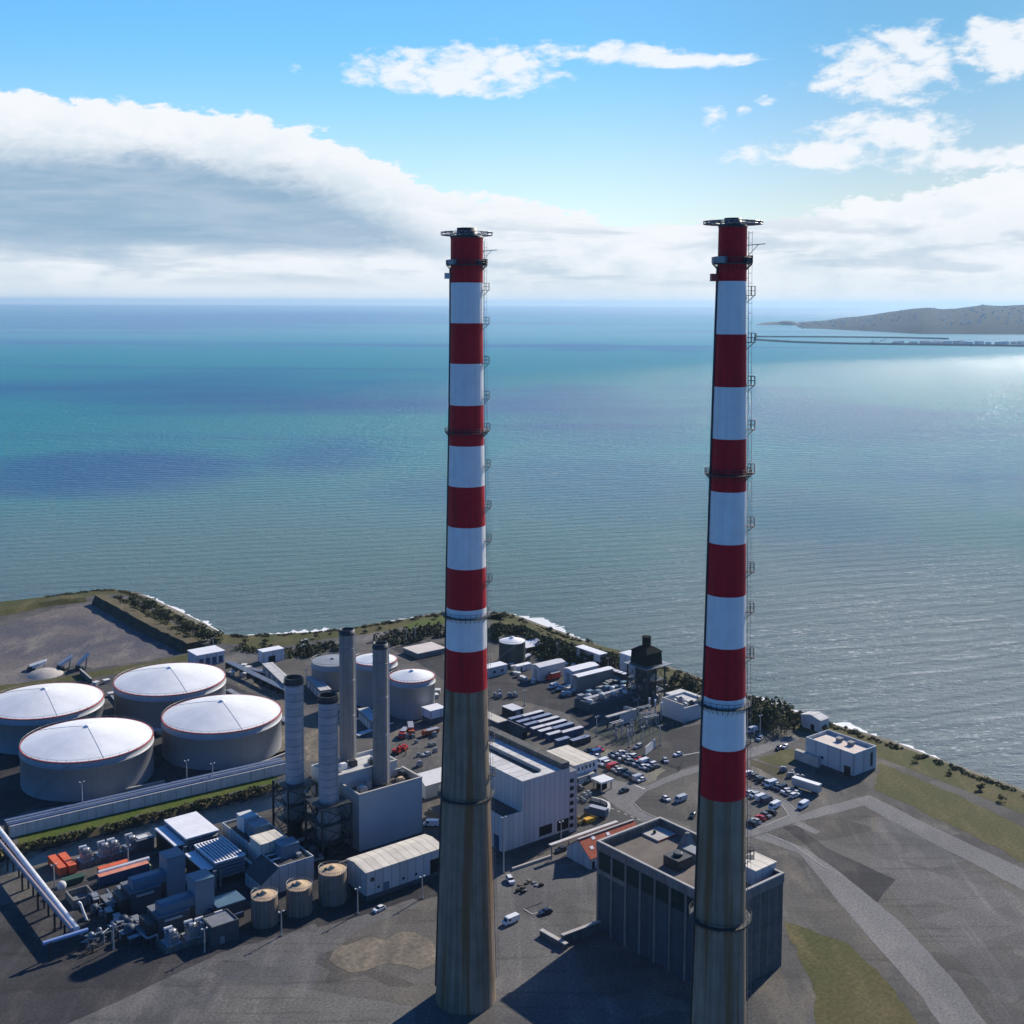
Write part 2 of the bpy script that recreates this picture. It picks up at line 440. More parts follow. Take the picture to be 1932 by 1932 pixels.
    sh = sstep(M('ADD', M('MULTIPLY', nA, .6), M('MULTIPLY', nB, .4)), .38, .56)
    body = mix(sh, pale, bright)
    body = mix(M('MULTIPLY', sstep(el, .045, .0), .6), body, (.76 * K, .83 * K, .88 * K))
    body = mix(M('MULTIPLY', sstep(M('ADD', depth, M('MULTIPLY', wob, .03)), .030, .006), .85), body, bright)
    cloud = mix(g, body, dark)
    # sky tuned a little toward cyan, as the photograph shows it
    tint = N.new('ShaderNodeMix'); tint.data_type = 'RGBA'; tint.blend_type = 'MULTIPLY'; tint.inputs['Factor'].default_value = 1
    L.new(sky.outputs[0], tint.inputs[6]); tint.inputs[7].default_value = SKY_TINT
    # toward the sun, and low over the bay, the clear sky is several times brighter than behind the camera
    glow = M('MULTIPLY', sstep(M('ABSOLUTE', az), 1.9, .7), sstep(el, .75, .2))
    fr_ = mix(glow, (1.0, 1.0, 1.0), mix(sstep(el, .22, .07), FRONT, FRONT_LOW))
    lf = N.new('ShaderNodeVectorMath'); lf.operation = 'SCALE'; L.new(fr_, lf.inputs[0]); L.new(M('SUBTRACT', M('ADD', 1.0, M('MULTIPLY', M('MULTIPLY', glow, sstep(az, .25, -.45)), .45)), M('MULTIPLY', M('MULTIPLY', glow, sstep(az, .02, .40)), .36)), lf.inputs['Scale']); fr_ = lf.outputs[0]
    t3 = N.new('ShaderNodeMix'); t3.data_type = 'RGBA'; t3.blend_type = 'MULTIPLY'; t3.inputs['Factor'].default_value = 1
    L.new(tint.outputs[2], t3.inputs[6]); L.new(fr_, t3.inputs[7])
    alpha = M('MAXIMUM', bank, M('MULTIPLY', loose, .92))
    alpha = M('MULTIPLY', alpha, sstep(M('ABSOLUTE', az), 1.5, .9))
    L.new(mix(alpha, t3.outputs[2], cloud), bg.inputs['Color'])
SKY_TINT = (.20, .95, 2.05, 1); FRONT = (3.6, 1.52, .92); FRONT_LOW = (7.0, 1.66, .87)
build_world()

# ================================================================== LAND AND SEA
SEA_Z = -3.5
coast_px = [(-700, 1140), (-300, 1142), (0, 1140), (77, 1131), (114, 1126), (176, 1118), (218, 1115.6), (249, 1118), (270, 1122.5), (312, 1141), (354, 1161.5), (395, 1182), (422, 1197), (440, 1201), (458, 1202.6),
            (503, 1200.5), (555, 1198), (600, 1195), (628, 1192), (659, 1188), (676, 1184.5), (715, 1179), (753, 1173), (805, 1163), (836, 1159), (880, 1157), (923, 1158.5), (958, 1160), (975, 1162), (1002, 1173), (1031, 1184), (1069, 1197),
            (1104, 1211), (1135, 1221), (1167, 1232.5), (1198, 1244), (1260, 1259.5), (1288, 1269), (1325, 1281), (1370, 1296), (1413, 1312), (1444, 1325), (1496, 1342), (1548, 1361), (1600, 1376), (1642, 1389), (1690, 1404), (1780, 1436), (1932, 1492), (2100, 1560), (2400, 1690)]
coast = [G(0, x, y, SEA_Z) for x, y in coast_px]
# slope from the water's edge up to the quay level, about nine metres inland
def inland(pts, d):
    out = []
    for i, p in enumerate(pts):
        a = pts[max(0, i - 1)]; b = pts[min(len(pts) - 1, i + 1)]
        t = (b - a); t.z = 0; t.normalize()
        n = Vector((t.y, -t.x, 0))
        out.append(Vector((p.x, p.y, 0)) + n * d)
    return out
top_edge = inland(coast, 9.0)
outer = [Vector((p.x, p.y, 0)) for p in top_edge] + [Vector((900, -150, 0)), Vector((-1500, -150, 0)), Vector((-1500, top_edge[0].y, 0))]

# outfall channel
ch_up = [G(0, -330, 1690), G(0, -120, 1637), G(2, 20, 730), G(2, 560, 610), G(2, 1350, 410), G(4, 340, 215), G(0, 600, 1461)]
ch_lo = [G(0, 575, 1509), G(4, 360, 430), G(4, 180, 480), G(2, 1700, 560), G(2, 1140, 690), G(2, 600, 810), G(2, 20, 945), G(0, -120, 1690), G(0, -330, 1752)]
hole = ch_up + ch_lo
GROUND = ground_mat('yard_ground', (.105, .098, .088), (.068, .067, .066), (.150, .132, .108), patches=True)
loops = [[Vector((p.x, p.y, 0)) for p in outer], [Vector((p.x, p.y, 0)) for p in hole]]
flat = loops[0] + loops[1]
tr = tessellate_polygon(loops)
gm = MB(GROUND); fs = []
for t in tr:
    a, b, c = (flat[i] for i in t)
    fs.append(t if (b - a).cross(c - a).z > 0 else tuple(reversed(t)))
gm.add([(p.x, p.y, 0) for p in flat], fs)
struct('ground', gm)

BANKM = ground_mat('bank_scrub', (.060, .052, .028), (.085, .072, .042), (.035, .034, .018), .05, .2, 1.1)
ROCK = ground_mat('shore_rock', (.14, .125, .095), (.095, .088, .070), (.20, .175, .125), .05, .22, .9)
# shore slope
sl = MB(ROCK); n = len(coast); vs = []
mid = inland(coast, 4.0)
for i, p in enumerate(coast):
    j = random.uniform(-1.2, 1.2)
    vs += [(p.x, p.y, SEA_Z - .6), (p.x, p.y + j * .3, SEA_Z + .2), (mid[i].x, mid[i].y + j, -1.2 + random.uniform(-.3, .3)), (top_edge[i].x, top_edge[i].y, 0)]
sl.add(vs, [(4 * i + k, 4 * i + k + 1, 4 * i + k + 5, 4 * i + k + 4) for i in range(n - 1) for k in range(3)])
struct('shore_slope', sl)
# channel banks and water
CW = -1.7
def bankstrip(line, d):
    ins = []
    for i, p in enumerate(line):
        a = line[max(0, i - 1)]; b = line[min(len(line) - 1, i + 1)]
        t = (b - a); t.normalize(); nn = Vector((t.y, -t.x, 0))
        ins.append(p + nn * d)
    m = MB(BANKM); k = len(line)
    m.add([(p.x, p.y, 0) for p in line] + [(p.x, p.y, CW - .5) for p in ins], [(i, i + 1, k + i + 1, k + i) for i in range(k - 1)])
    return m, ins
m1, i1 = bankstrip(ch_up, 3.6); struct('channel_bank', m1)
m2, i2 = bankstrip(ch_lo, 2.0); struct('channel_bank', m2)
m3 = MB(BANKM)
for a, b, c, d in ((ch_up[-1], ch_lo[0], i1[-1], i2[0]), (ch_lo[-1], ch_up[0], i2[-1], i1[0])):
    m3.add([(a.x, a.y, 0), (b.x, b.y, 0), (d.x, d.y, CW - .5), (c.x, c.y, CW - .5)], [(0, 1, 2, 3)])
struct('channel_bank', m3)

def water_mat(name, col, rough, s, strength):
    m = bpy.data.materials.new(name); nt, N, L = nodes_of(m); b = N['Principled BSDF']
    b.inputs['Base Color'].default_value = (*col, 1); b.inputs['Roughness'].default_value = rough; b.inputs['IOR'].default_value = 1.33
    tc = N.new('ShaderNodeTexCoord'); nz = N.new('ShaderNodeTexNoise'); nz.inputs['Scale'].default_value = s; nz.inputs['Detail'].default_value = 6
    L.new(tc.outputs['Object'], nz.inputs['Vector'])
    bp = N.new('ShaderNodeBump'); bp.inputs['Strength'].default_value = strength; bp.inputs['Distance'].default_value = .2
    L.new(nz.outputs['Fac'], bp.inputs['Height']); L.new(bp.outputs[0], b.inputs['Normal'])
    return m
sheet('channel_water', [(p.x, p.y) for p in ch_up] + [(p.x, p.y) for p in ch_lo], CW, water_mat('channel_water', (.006, .014, .028), .25, .5, .15))

def sea_material():
    m = bpy.data.materials.new('sea_water'); nt, N, L = nodes_of(m); b = N['Principled BSDF']
    tc = N.new('ShaderNodeTexCoord'); V = tc.outputs['Object']
    sp = N.new('ShaderNodeSeparateXYZ'); L.new(V, sp.inputs[0])
    def M(op, a, bb=None, clamp=False):
        n = N.new('ShaderNodeMath'); n.operation = op; n.use_clamp = clamp
        for i, q in enumerate((a, bb)):
            if q is None: continue
            if isinstance(q, (int, float)): n.inputs[i].default_value = q
            else: L.new(q, n.inputs[i])
        return n.outputs[0]
    def noise(s, st=(1, 1, 1), d=6, r=.55, rot=0, dist=0):
        mp = N.new('ShaderNodeMapping'); mp.inputs['Scale'].default_value = st; mp.inputs['Rotation'].default_value = (0, 0, rot)
        L.new(V, mp.inputs['Vector'])
        n = N.new('ShaderNodeTexNoise'); n.inputs['Scale'].default_value = s; n.inputs['Detail'].default_value = d; n.inputs['Roughness'].default_value = r
        n.inputs['Distortion'].default_value = dist
        L.new(mp.outputs[0], n.inputs['Vector']); return n.outputs['Fac']
    def sstep(x, a, bb):
        n = N.new('ShaderNodeMapRange'); n.interpolation_type = 'SMOOTHSTEP'
        n.inputs[1].default_value = a; n.inputs[2].default_value = bb; L.new(x, n.inputs[0]); return n.outputs[0]
    def mix(f, a, bb):
        x = N.new('ShaderNodeMix'); x.data_type = 'RGBA'; L.new(f, x.inputs['Factor'])
        for i, q in ((6, a), (7, bb)):
            if isinstance(q, tuple): x.inputs[i].default_value = (*q, 1)
            else: L.new(q, x.inputs[i])
        return x.outputs[2]
    dist = M('POWER', M('ADD', M('MULTIPLY', sp.outputs['X'], sp.outputs['X']), M('MULTIPLY', sp.outputs['Y'], sp.outputs['Y'])), .5)
    near = sstep(M('ADD', dist, M('ADD', M('MULTIPLY', noise(.0016), 700.0), M('MULTIPLY', M('ABSOLUTE', sp.outputs['X']), .15))), 2100.0, 850.0)     # silty water off the shore
    cloud_shade = sstep(noise(.00035, (.55, 1.5, 1), 5, .55, R(-8), .4), .50, .62)             # cloud shadows painted into the water colour
    cloud_shade2 = sstep(noise(.0011, (.4, 1.5, 1), 5, .55, R(-12), .3), .53, .68)  # smaller cloud shadows, painted in the same way
    far = sstep(dist, 9000.0, 26000.0)
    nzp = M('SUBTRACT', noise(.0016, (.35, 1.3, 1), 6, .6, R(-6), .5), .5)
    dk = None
    for x0, y0, x1, y1, w in SEA_CLOUD_SHADE:  # placed cloud shadows, painted as bluer ellipses in the water colour
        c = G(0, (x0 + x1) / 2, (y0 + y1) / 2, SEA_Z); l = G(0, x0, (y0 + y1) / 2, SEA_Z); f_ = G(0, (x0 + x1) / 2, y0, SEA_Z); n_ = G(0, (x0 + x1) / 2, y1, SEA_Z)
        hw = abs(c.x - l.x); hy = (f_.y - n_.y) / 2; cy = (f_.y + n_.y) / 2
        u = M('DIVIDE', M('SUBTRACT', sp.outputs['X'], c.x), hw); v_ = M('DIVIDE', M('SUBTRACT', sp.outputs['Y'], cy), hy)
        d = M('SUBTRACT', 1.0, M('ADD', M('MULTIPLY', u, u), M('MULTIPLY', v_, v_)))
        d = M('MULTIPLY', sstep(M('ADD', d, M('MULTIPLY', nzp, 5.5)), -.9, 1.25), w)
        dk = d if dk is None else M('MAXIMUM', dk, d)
    col = mix(cloud_shade, SEA_TURQ, SEA_SHADE_BLUE)
    col = mix(M('MULTIPLY', cloud_shade2, .55), col, SEA_SHADE_BLUE)
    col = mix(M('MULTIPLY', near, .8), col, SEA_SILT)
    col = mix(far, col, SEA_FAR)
    col = mix(dk, col, SEA_SHADE_BLUE)
    # swell and chop
    def wave(lam, rot, dst, ds):
        mp = N.new('ShaderNodeMapping'); mp.inputs['Rotation'].default_value = (0, 0, rot); L.new(V, mp.inputs['Vector'])
        w = N.new('ShaderNodeTexWave'); w.wave_type = 'BANDS'; w.bands_direction = 'Y'
        w.inputs['Scale'].default_value = .314 / lam * 1.0; w.inputs['Distortion'].default_value = dst; w.inputs['Detail'].default_value = 3
        w.inputs['Detail Scale'].default_value = ds; L.new(mp.outputs[0], w.inputs['Vector']); return w.outputs['Fac']
    sw = wave(17.0, R(-17), 4.2, .5)
    sw2 = wave(7.5, R(-24), 3.0, .7)
    ch = noise(.22, (.6, 1.5, 1), 6, .62, R(-12))
    chf = noise(.05, (.45, 1.7, 1), 5, .6, R(-9))
    chn = M('MULTIPLY', noise(.75, (.7, 1.3, 1), 4, .6, R(-14)), sstep(dist, 1600.0, 600.0))
    h = M('ADD', M('ADD', M('MULTIPLY', sw, .60), M('MULTIPLY', chn, .9)), M('ADD', M('MULTIPLY', sw2, .26), M('ADD', M('MULTIPLY', ch, 1.25), M('MULTIPLY', chf, 1.5))))
    fade = sstep(dist, 8000.0, 700.0)
    bp = N.new('ShaderNodeBump'); bp.inputs['Distance'].default_value = 4.2
    L.new(M('ADD', .10, M('MULTIPLY', fade, .85)), bp.inputs['Strength'])
    L.new(h, bp.inputs['Height'])
    # whitecaps: broken lines along the swell crests, mostly off the right-hand shore
    crest = sstep(sw, .80, .97)
    brk = M('MULTIPLY', sstep(noise(.035, (.35, 1.2, 1), 6, .65, R(-8)), .47, .62), sstep(M('ADD', M('MULTIPLY', ch, .6), M('MULTIPLY', noise(.9, (1, 1, 1), 3), .4)), .44, .58))
    glint_cap_zone = M('MULTIPLY', sstep(dist, 1150.0, 620.0), sstep(M('ADD', sp.outputs['X'], M('MULTIPLY', noise(.004), 160.0)), 90.0, 300.0))  # zone of the whitecaps and of the painted sun glitter
    few = M('MULTIPLY', sstep(dist, 1800.0, 900.0), M('MULTIPLY', sstep(noise(.012, (.5, 1.4, 1), 5, .6), .60, .72), .5))
    cap = M('MULTIPLY', M('MULTIPLY', crest, brk), M('MAXIMUM', glint_cap_zone, few), clamp=True)
    col = mix(M('MULTIPLY', glint_cap_zone, .75), col, (.29, .335, .335))  # sun glitter painted in as a paler water colour
    glint_fleck = M('MULTIPLY', M('MULTIPLY', sstep(noise(.42, (.55, 1.3, 1), 3, .5, R(-20)), .59, .67), sstep(noise(.012, (.6, 1.4, 1), 4), .40, .60)), M('ADD', M('MULTIPLY', glint_cap_zone, .9), M('MULTIPLY', sstep(dist, 1500.0, 700.0), .16)))  # pale flecks: small whitecaps and painted sun sparkle
    cap = M('MAXIMUM', cap, glint_fleck, clamp=True)
    col = mix(M('MULTIPLY', cap, .85), col, (.74, .77, .78))  # white of the whitecaps and of the painted sun sparkle

    N.remove(b)
    df = N.new('ShaderNodeBsdfDiffuse'); L.new(col, df.inputs['Color']); L.new(bp.outputs[0], df.inputs['Normal'])
    gl = N.new('ShaderNodeBsdfGlossy'); gl.inputs['Color'].default_value = (.95, .97, 1, 1)
    L.new(M('ADD', .20, M('MULTIPLY', far, .2)), gl.inputs['Roughness']); L.new(bp.outputs[0], gl.inputs['Normal'])
    fn = N.new('ShaderNodeFresnel'); fn.inputs['IOR'].default_value = 1.33; L.new(bp.outputs[0], fn.inputs['Normal'])
    ms = N.new('ShaderNodeMixShader'); L.new(M('ADD', M('ADD', .034, M('MULTIPLY', glint_cap_zone, .03)), M('MULTIPLY', fn.outputs[0], .42)), ms.inputs[0])
    L.new(df.outputs[0], ms.inputs[1]); L.new(gl.outputs[0], ms.inputs[2])
    L.new(ms.outputs[0], N['Material Output'].inputs['Surface'])
    return m
SEA_CLOUD_SHADE = [(-100, 588, 880, 622, 1.0), (900, 735, 1330, 850, .95), (-60, 845, 440, 940, 1.0), (480, 825, 740, 890, .7), (1015, 646, 1190, 664, .9), (1200, 652, 1340, 666, .8), (1380, 735, 1990, 930, .65), (1380, 930, 1800, 1100, .4), (700, 900, 1000, 965, .4), (250, 695, 540, 735, .35), (900, 850, 1330, 980, .45)]  # extents of the painted cloud shadows on the sea
SEA_TURQ = (.010, .225, .290); SEA_SHADE_BLUE = (.002, .115, .275); SEA_SILT = (.150, .195, .185); SEA_FAR = (.04, .20, .30)
# sea disc, finer near the shore only in that it is one sheet; it reaches the horizon
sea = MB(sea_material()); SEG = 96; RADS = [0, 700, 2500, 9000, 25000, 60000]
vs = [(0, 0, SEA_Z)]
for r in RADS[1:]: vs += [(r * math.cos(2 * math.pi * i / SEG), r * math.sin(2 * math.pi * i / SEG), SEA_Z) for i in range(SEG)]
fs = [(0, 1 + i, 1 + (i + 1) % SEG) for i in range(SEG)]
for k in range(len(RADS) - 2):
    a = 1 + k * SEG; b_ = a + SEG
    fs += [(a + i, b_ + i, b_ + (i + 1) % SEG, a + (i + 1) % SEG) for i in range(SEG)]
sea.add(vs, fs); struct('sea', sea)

# surf along the shore: ragged foam lying on the water
FOAM = mat('foam', (.78, .79, .78), .8, 0, .12, .3, .1)
def surf(i0, i1, w0, w1, seed):
    rnd = random.Random(seed); m = MB(FOAM)
    pts = []
    for a, b in zip(coast[i0:i1], coast[i0 + 1:i1 + 1]):
        k = max(2, int((b - a).length / 2.0))
        pts += [a.lerp(b, t / k) for t in range(k)]
    pts.append(coast[i1]); N_ = len(pts)
    # ragged swash against the rocks, then broken lines of foam farther out
    for row, (o0, wid, cut) in enumerate(((-1.2, 1.0, -9.0),)):
        run = []
        for i, p in enumerate(pts):
            a = pts[max(0, i - 3)]; b = pts[min(N_ - 1, i + 3)]; t = (b - a).normalized(); nrm = Vector((-t.y, t.x, 0))
            e = math.sin(math.pi * (i + .3) / (N_ + .6)) ** .5
            n1 = mnoise.fractal(Vector((p.x * .035, p.y * .035, seed + row * 9)), 1.0, 2.0, 4)
            n2 = mnoise.noise(Vector((p.x * .25, p.y * .25, seed + row)))
            w = max(1.2, (w0 + (w1 - w0) * max(0, .40 + .9 * n1)) * e * wid) * (1 + .6 * n2) * rnd.uniform(.75, 1.25)
            off = o0 + (2.5 * n1 if row else 0)
            if n1 > cut and w > .12: run.append((p + nrm * off, p + nrm * (off + w)))
            if n1 <= cut or i == N_ - 1:
                if len(run) > 2:
                    vs = [(q.x, q.y, SEA_Z + .05 + .004 * row) for pr in run for q in pr]
                    m.add(vs, [(2 * j, 2 * j + 1, 2 * j + 3, 2 * j + 2) for j in range(len(run) - 1)])
                run = []
    return m
for i0, i1, w0, w1 in ((7, 12, 1.5, 7), (12, 20, 5, 13), (20, 24, 2, 8), (24, 28, 3, 9), (28, 32, 4, 14), (32, 37, 1, 4), (39, 47, 2, 9)):
    struct('surf_foam', surf(i0, i1, w0, w1, i0))

# ------------------------------------------------------------------ ground sheets
ASPH = ground_mat('asphalt_dark', (.032, .032, .036), (.048, .046, .048), (.078, .072, .066), patches=True)
ASPHL = ground_mat('asphalt_worn', (.110, .107, .104), (.080, .080, .082), (.15, .142, .130), patches=True)
ROADM = ground_mat('road_pale', (.17, .168, .165), (.145, .143, .142), (.22, .212, .20))
BARE = ground_mat('bare_clay', (.135, .118, .112), (.082, .080, .096), (.22, .195, .165), .022, .07, .6)
SAND = ground_mat('sandy_fill', (.165, .142, .108), (.115, .102, .084), (.26, .215, .155), .03, .09, .7)
GRASS = ground_mat('mown_grass', (.062, .090, .012), (.085, .100, .020), (.11, .105, .035), .02, .1, .8)
GRASSD = ground_mat('rough_grass', (.080, .072, .026), (.060, .066, .020), (.12, .10, .045), .02, .1, .8)
GREENY = ground_mat('mossy_yard', (.030, .042, .036), (.042, .046, .042), (.062, .062, .055))
PARK = ground_mat('car_park', (.18, .165, .125), (.14, .135, .115), (.22, .20, .15), .03, .1, 1)

def S(name, pts, z, m):
    P_ = [G(*p) if len(p) == 3 else p for p in pts]
    amp = 1.3 if m.name in ('mown_grass', 'rough_grass', 'sandy_fill', 'bare_clay', 'bank_scrub', 'car_park') else .35
    out = []
    for i, a in enumerate(P_):
        b = P_[(i + 1) % len(P_)]; k = max(1, min(40, int((b - a).length / 3.5)))
        nn = Vector((-(b - a).y, (b - a).x, 0)).normalized()
        for j in range(k):
            q = a.lerp(b, j / k)
            out.append(q + nn * (amp * (mnoise.noise(Vector((q.x * .13, q.y * .13, 3))) * 1.6 + random.uniform(-.25, .25)) if j else 0))
    return sheet(name, out, z, m)
S('bare_lot', [(0, -60, 1205), (0, 77, 1158), (1, 470, 195), (1, 1290, 665), (1, 1000, 725), (1, 500, 800), (1, 330, 760), (1, 20, 900), (0, -60, 1310)], .03, BARE)
S('grass_strip', [(1, 1560, 635), (1, 1330, 760), (1, 700, 850), (1, 20, 960), (0, -60, 1330), (0, -60, 1300), (1, 20, 910), (1, 480, 830), (1, 1040, 735), (1, 1340, 670)], .04, GRASSD)
S('shore_path', [(0, 77, 1143), (1, 520, 140), (1, 720, 125), (1, 900, 165), (1, 1200, 340), (1, 1500, 500), (1, 1720, 600), (1, 1900, 690), (1, 1860, 720), (1, 1680, 640), (1, 1440, 520), (1, 1150, 360), (1, 860, 190), (1, 700, 150), (1, 520, 165)], .03, ASPHL)
S('grass_lawn', [(3, 1480, 330), (3, 1700, 262), (3, 1870, 245), (3, 1870, 312), (3, 1700, 350), (3, 1560, 372)], .03, GRASS)
S('grass_verge', [(3, 0, 470), (3, 250, 455), (3, 560, 450), (3, 850, 415), (3, 830, 440), (3, 560, 500), (3, 300, 540), (3, 0, 540)], .03, GRASSD)
S('shore_road', [(3, 0, 590), (3, 350, 570), (3, 700, 500), (3, 1100, 440), (3, 1300, 400), (3, 1480, 345), (3, 1500, 375), (3, 1320, 440), (3, 1100, 480), (3, 720, 540), (3, 380, 620), (3, 0, 680)], .035, ASPHL)
S('sandy_yard', [(3, -30, 860), (3, 130, 850), (3, 420, 960), (3, 430, 1560), (3, 200, 1580), (3, 300, 1480), (3, 390, 1300), (3, 380, 1080), (3, 250, 930)], .03, SAND)
S('sandy_yard', [(3, 600, 1150), (3, 720, 1120), (3, 720, 1560), (3, 600, 1560)], .03, SAND)
S('pipe_track', [(2, -150, 560), (2, 360, 410), (2, 560, 335), (2, 860, 250), (2, 1240, 230), (2, 1600, 130), (4, 0, 60), (4, 440, -90), (4, 440, -40), (4, 0, 90), (2, 1300, 262), (2, 420, 470), (2, -150, 610)], .03, ROADM)
S('pipe_track_sand', [(2, 480, 350), (2, 620, 320), (2, 860, 240), (2, 950, 245), (2, 700, 330), (2, 520, 380)], .06, SAND)
S('grass_strip', [(2, -200, 692), (2, 560, 525), (2, 1350, 328), (2, 1932, 190), (4, 350, 140), (4, 350, 205), (2, 1932, 262), (2, 1350, 402), (2, 560, 602), (2, -200, 785)], .03, GRASS)
S('yard_asphalt', [(5, 180, 770), (5, 330, 650), (5, 560, 560), (5, 800, 560), (5, 1000, 720), (5, 1000, 1060), (5, 1200, 1180), (5, 1080, 1290), (5, 900, 1130), (5, 480, 1020), (5, 180, 1010)], .03, ASPH)
S('yard_asphalt', [(3, 1380, 540), (3, 1600, 480), (3, 1860, 500), (3, 1860, 830), (3, 1640, 680)], .03, ASPH)
S('tar_lot', [(5, 1560, 1400), (5, 1932, 1255), (7, 200, 760), (7, 200, 1110), (5, 1900, 1640), (5, 1640, 1560), (5, 1480, 1500)], .03, ASPH)
S('compound_floor', [(5, 1080, 1290), (5, 1480, 1100), (5, 1932, 1180), (5, 1932, 1250), (5, 1560, 1395), (5, 1400, 1420)], .035, GREENY)
S('car_park', [(5, 1110, 1480), (5, 1260, 1450), (5, 1780, 1640), (5, 1700, 1700), (5, 1590, 1790), (5, 1180, 1560)], .03, PARK)
S('road', [(5, 1180, 1700), (5, 1600, 1790), (5, 1932, 1640), (7, 200, 1130), (7, 560, 1000), (7, 1000, 850), (7, 1060, 900), (7, 640, 1060), (7, 160, 1190), (5, 1932, 1700), (6, 1600, 290), (6, 1480, 400), (6, 1560, 470), (6, 1720, 545), (6, 1560, 560), (6, 1330, 430), (6, 1200, 330)], .035, ROADM)
S('road', [(7, 560, 1700), (7, 960, 1590), (7, 1060, 1590), (7, 1270, 1510), (7, 1420, 1560), (7, 1060, 1640), (7, 760, 1740), (7, 560, 1790)], .035, ROADM)
S('road', [(7, 590, 1340), (7, 700, 1350), (7, 960, 1480), (7, 1060, 1590), (7, 960, 1590), (7, 900, 1500), (7, 720, 1400), (7, 590, 1370)], .035, ROADM)
S('road', [(7, 1060, 1640), (7, 1250, 1740), (7, 1200, 1760), (7, 1000, 1670)], .035, ROADM)
S('road', [(7, 640, 1790), (7, 760, 1750), (7, 1120, 1890), (7, 1050, 1930)], .035, ROADM)
S('earth_strip', [(7, 620, 1080), (7, 820, 1140), (7, 980, 1200), (7, 900, 1260), (7, 740, 1190), (7, 620, 1140)], .03, BANKM)
S('rough_plot', [(7, 680, 1080), (7, 860, 1010), (7, 1080, 980), (7, 1080, 1080), (7, 960, 1130), (7, 840, 1140)], .045, GRASSD)
S('sandy_fill', [(4, 850, 1745), (4, 930, 1690), (4, 1060, 1655), (4, 1180, 1600), (4, 1330, 1640), (4, 1450, 1560), (4, 1600, 1570), (4, 1740, 1640), (4, 1780, 1720), (0, 850, 1815), (0, 790, 1830), (0, 730, 1818), (0, 660, 1835), (0, 620, 1812)], .05, SAND)
S('concrete_apron', [(4, -100, 1720), (4, 400, 1600), (4, 690, 1480), (4, 720, 1530), (4, 1200, 1390), (4, 1580, 1260), (4, 1640, 1290), (4, 1600, 1340), (4, 1100, 1540), (4, 940, 1640), (4, 800, 1740), (0, 600, 1850), (0, 520, 1990), (0, -200, 2080), (0, 200, 1900)], .035, ASPHL)
S('plant_floor', [(0, -260, 1790), (0, 200, 1650), (0, 420, 1560), (0, 560, 1530), (0, 690, 1600), (0, 830, 1640), (0, 830, 1690), (0, 600, 1750), (0, 470, 1800), (0, 300, 1900), (0, 160, 1960), (0, -300, 2080)], .03, ASPH)
S('pale_yard', [(6, 240, 1040), (6, 760, 880), (6, 1200, 700), (6, 1240, 1500), (6, 860, 1640), (0, 1040, 1860), (0, 900, 1860), (6, 230, 1500)], .03, ASPHL)
S('tank_floor', [(0, -60, 1400), (0, 190, 1330), (0, 430, 1290), (0, 530, 1330), (0, 530, 1400), (0, 440, 1462), (0, 280, 1495), (0, 77, 1525), (0, -60, 1560)], .03, ASPH)
ge = [p for p in top_edge[2:]]; gi = inland([Vector((p.x, p.y, 0)) for p in top_edge], 17.0)[2:]
gg = MB(GRASSD); kk = len(ge)
gg.add([(p.x, p.y, .025) for p in ge] + [(p.x + random.uniform(-1.5, 1.5), p.y + random.uniform(-1.5, 1.5), .025) for p in gi], [(i, kk + i, kk + i + 1, i + 1) for i in range(kk - 1)])
struct('shore_grass', gg)
# lane lines painted on the car park and road
PAINT = mat('road_paint', (.62, .62, .6), .7, 0, .25, .8)
ml = MB(PAINT)
def stripe(a, b, w):
    a = Vector((a.x, a.y, 0)); b = Vector((b.x, b.y, 0)); t = (b - a).normalized(); nn = Vector((-t.y, t.x, 0)) * w / 2
    ml.add([(*(a - nn).xy, .06), (*(b - nn).xy, .06), (*(b + nn).xy, .06), (*(a + nn).xy, .06)], [(0, 1, 2, 3)])
stripe(G(5, 1500, 1780), G(5, 1590, 1815), .5)
stripe(G(7, 0, 1045), G(7, 190, 1010), .4)
for t in range(6): stripe(G(6, 1280 + 60 * t, 440 + 25 * t), G(6, 1310 + 60 * t, 452 + 25 * t), .25)
struct('road_markings', ml)

# ================================================================== THINGS
class T:
    def __init__(s, name, label, cat, near, ang=GA, group=None):
        s.p = near if isinstance(near, Vector) else G(*near)
        s.a = ang
        s.o = thing(name, label, cat, s.p, ang, group)
    def l(s, n, x, y, z=0.0):
        return loc_in(s.p, s.a, G(n, x, y, z))
    def w(s, x, y, z=0.0):
        c, q = math.cos(s.a), math.sin(s.a)
        return Vector((s.p.x + x * c - y * q, s.p.y + x * q + y * c, z))
    def h(s, n, x, y, lx=0, ly=0):
        return HG(s.w(lx, ly), n, x, y)

# ------------------------------------------------------------------ the two striped chimneys
def axis_xy(px, D):
    d = ray((px, 577)); k = D / d.y
    return Vector((d.x * k, D, 0))

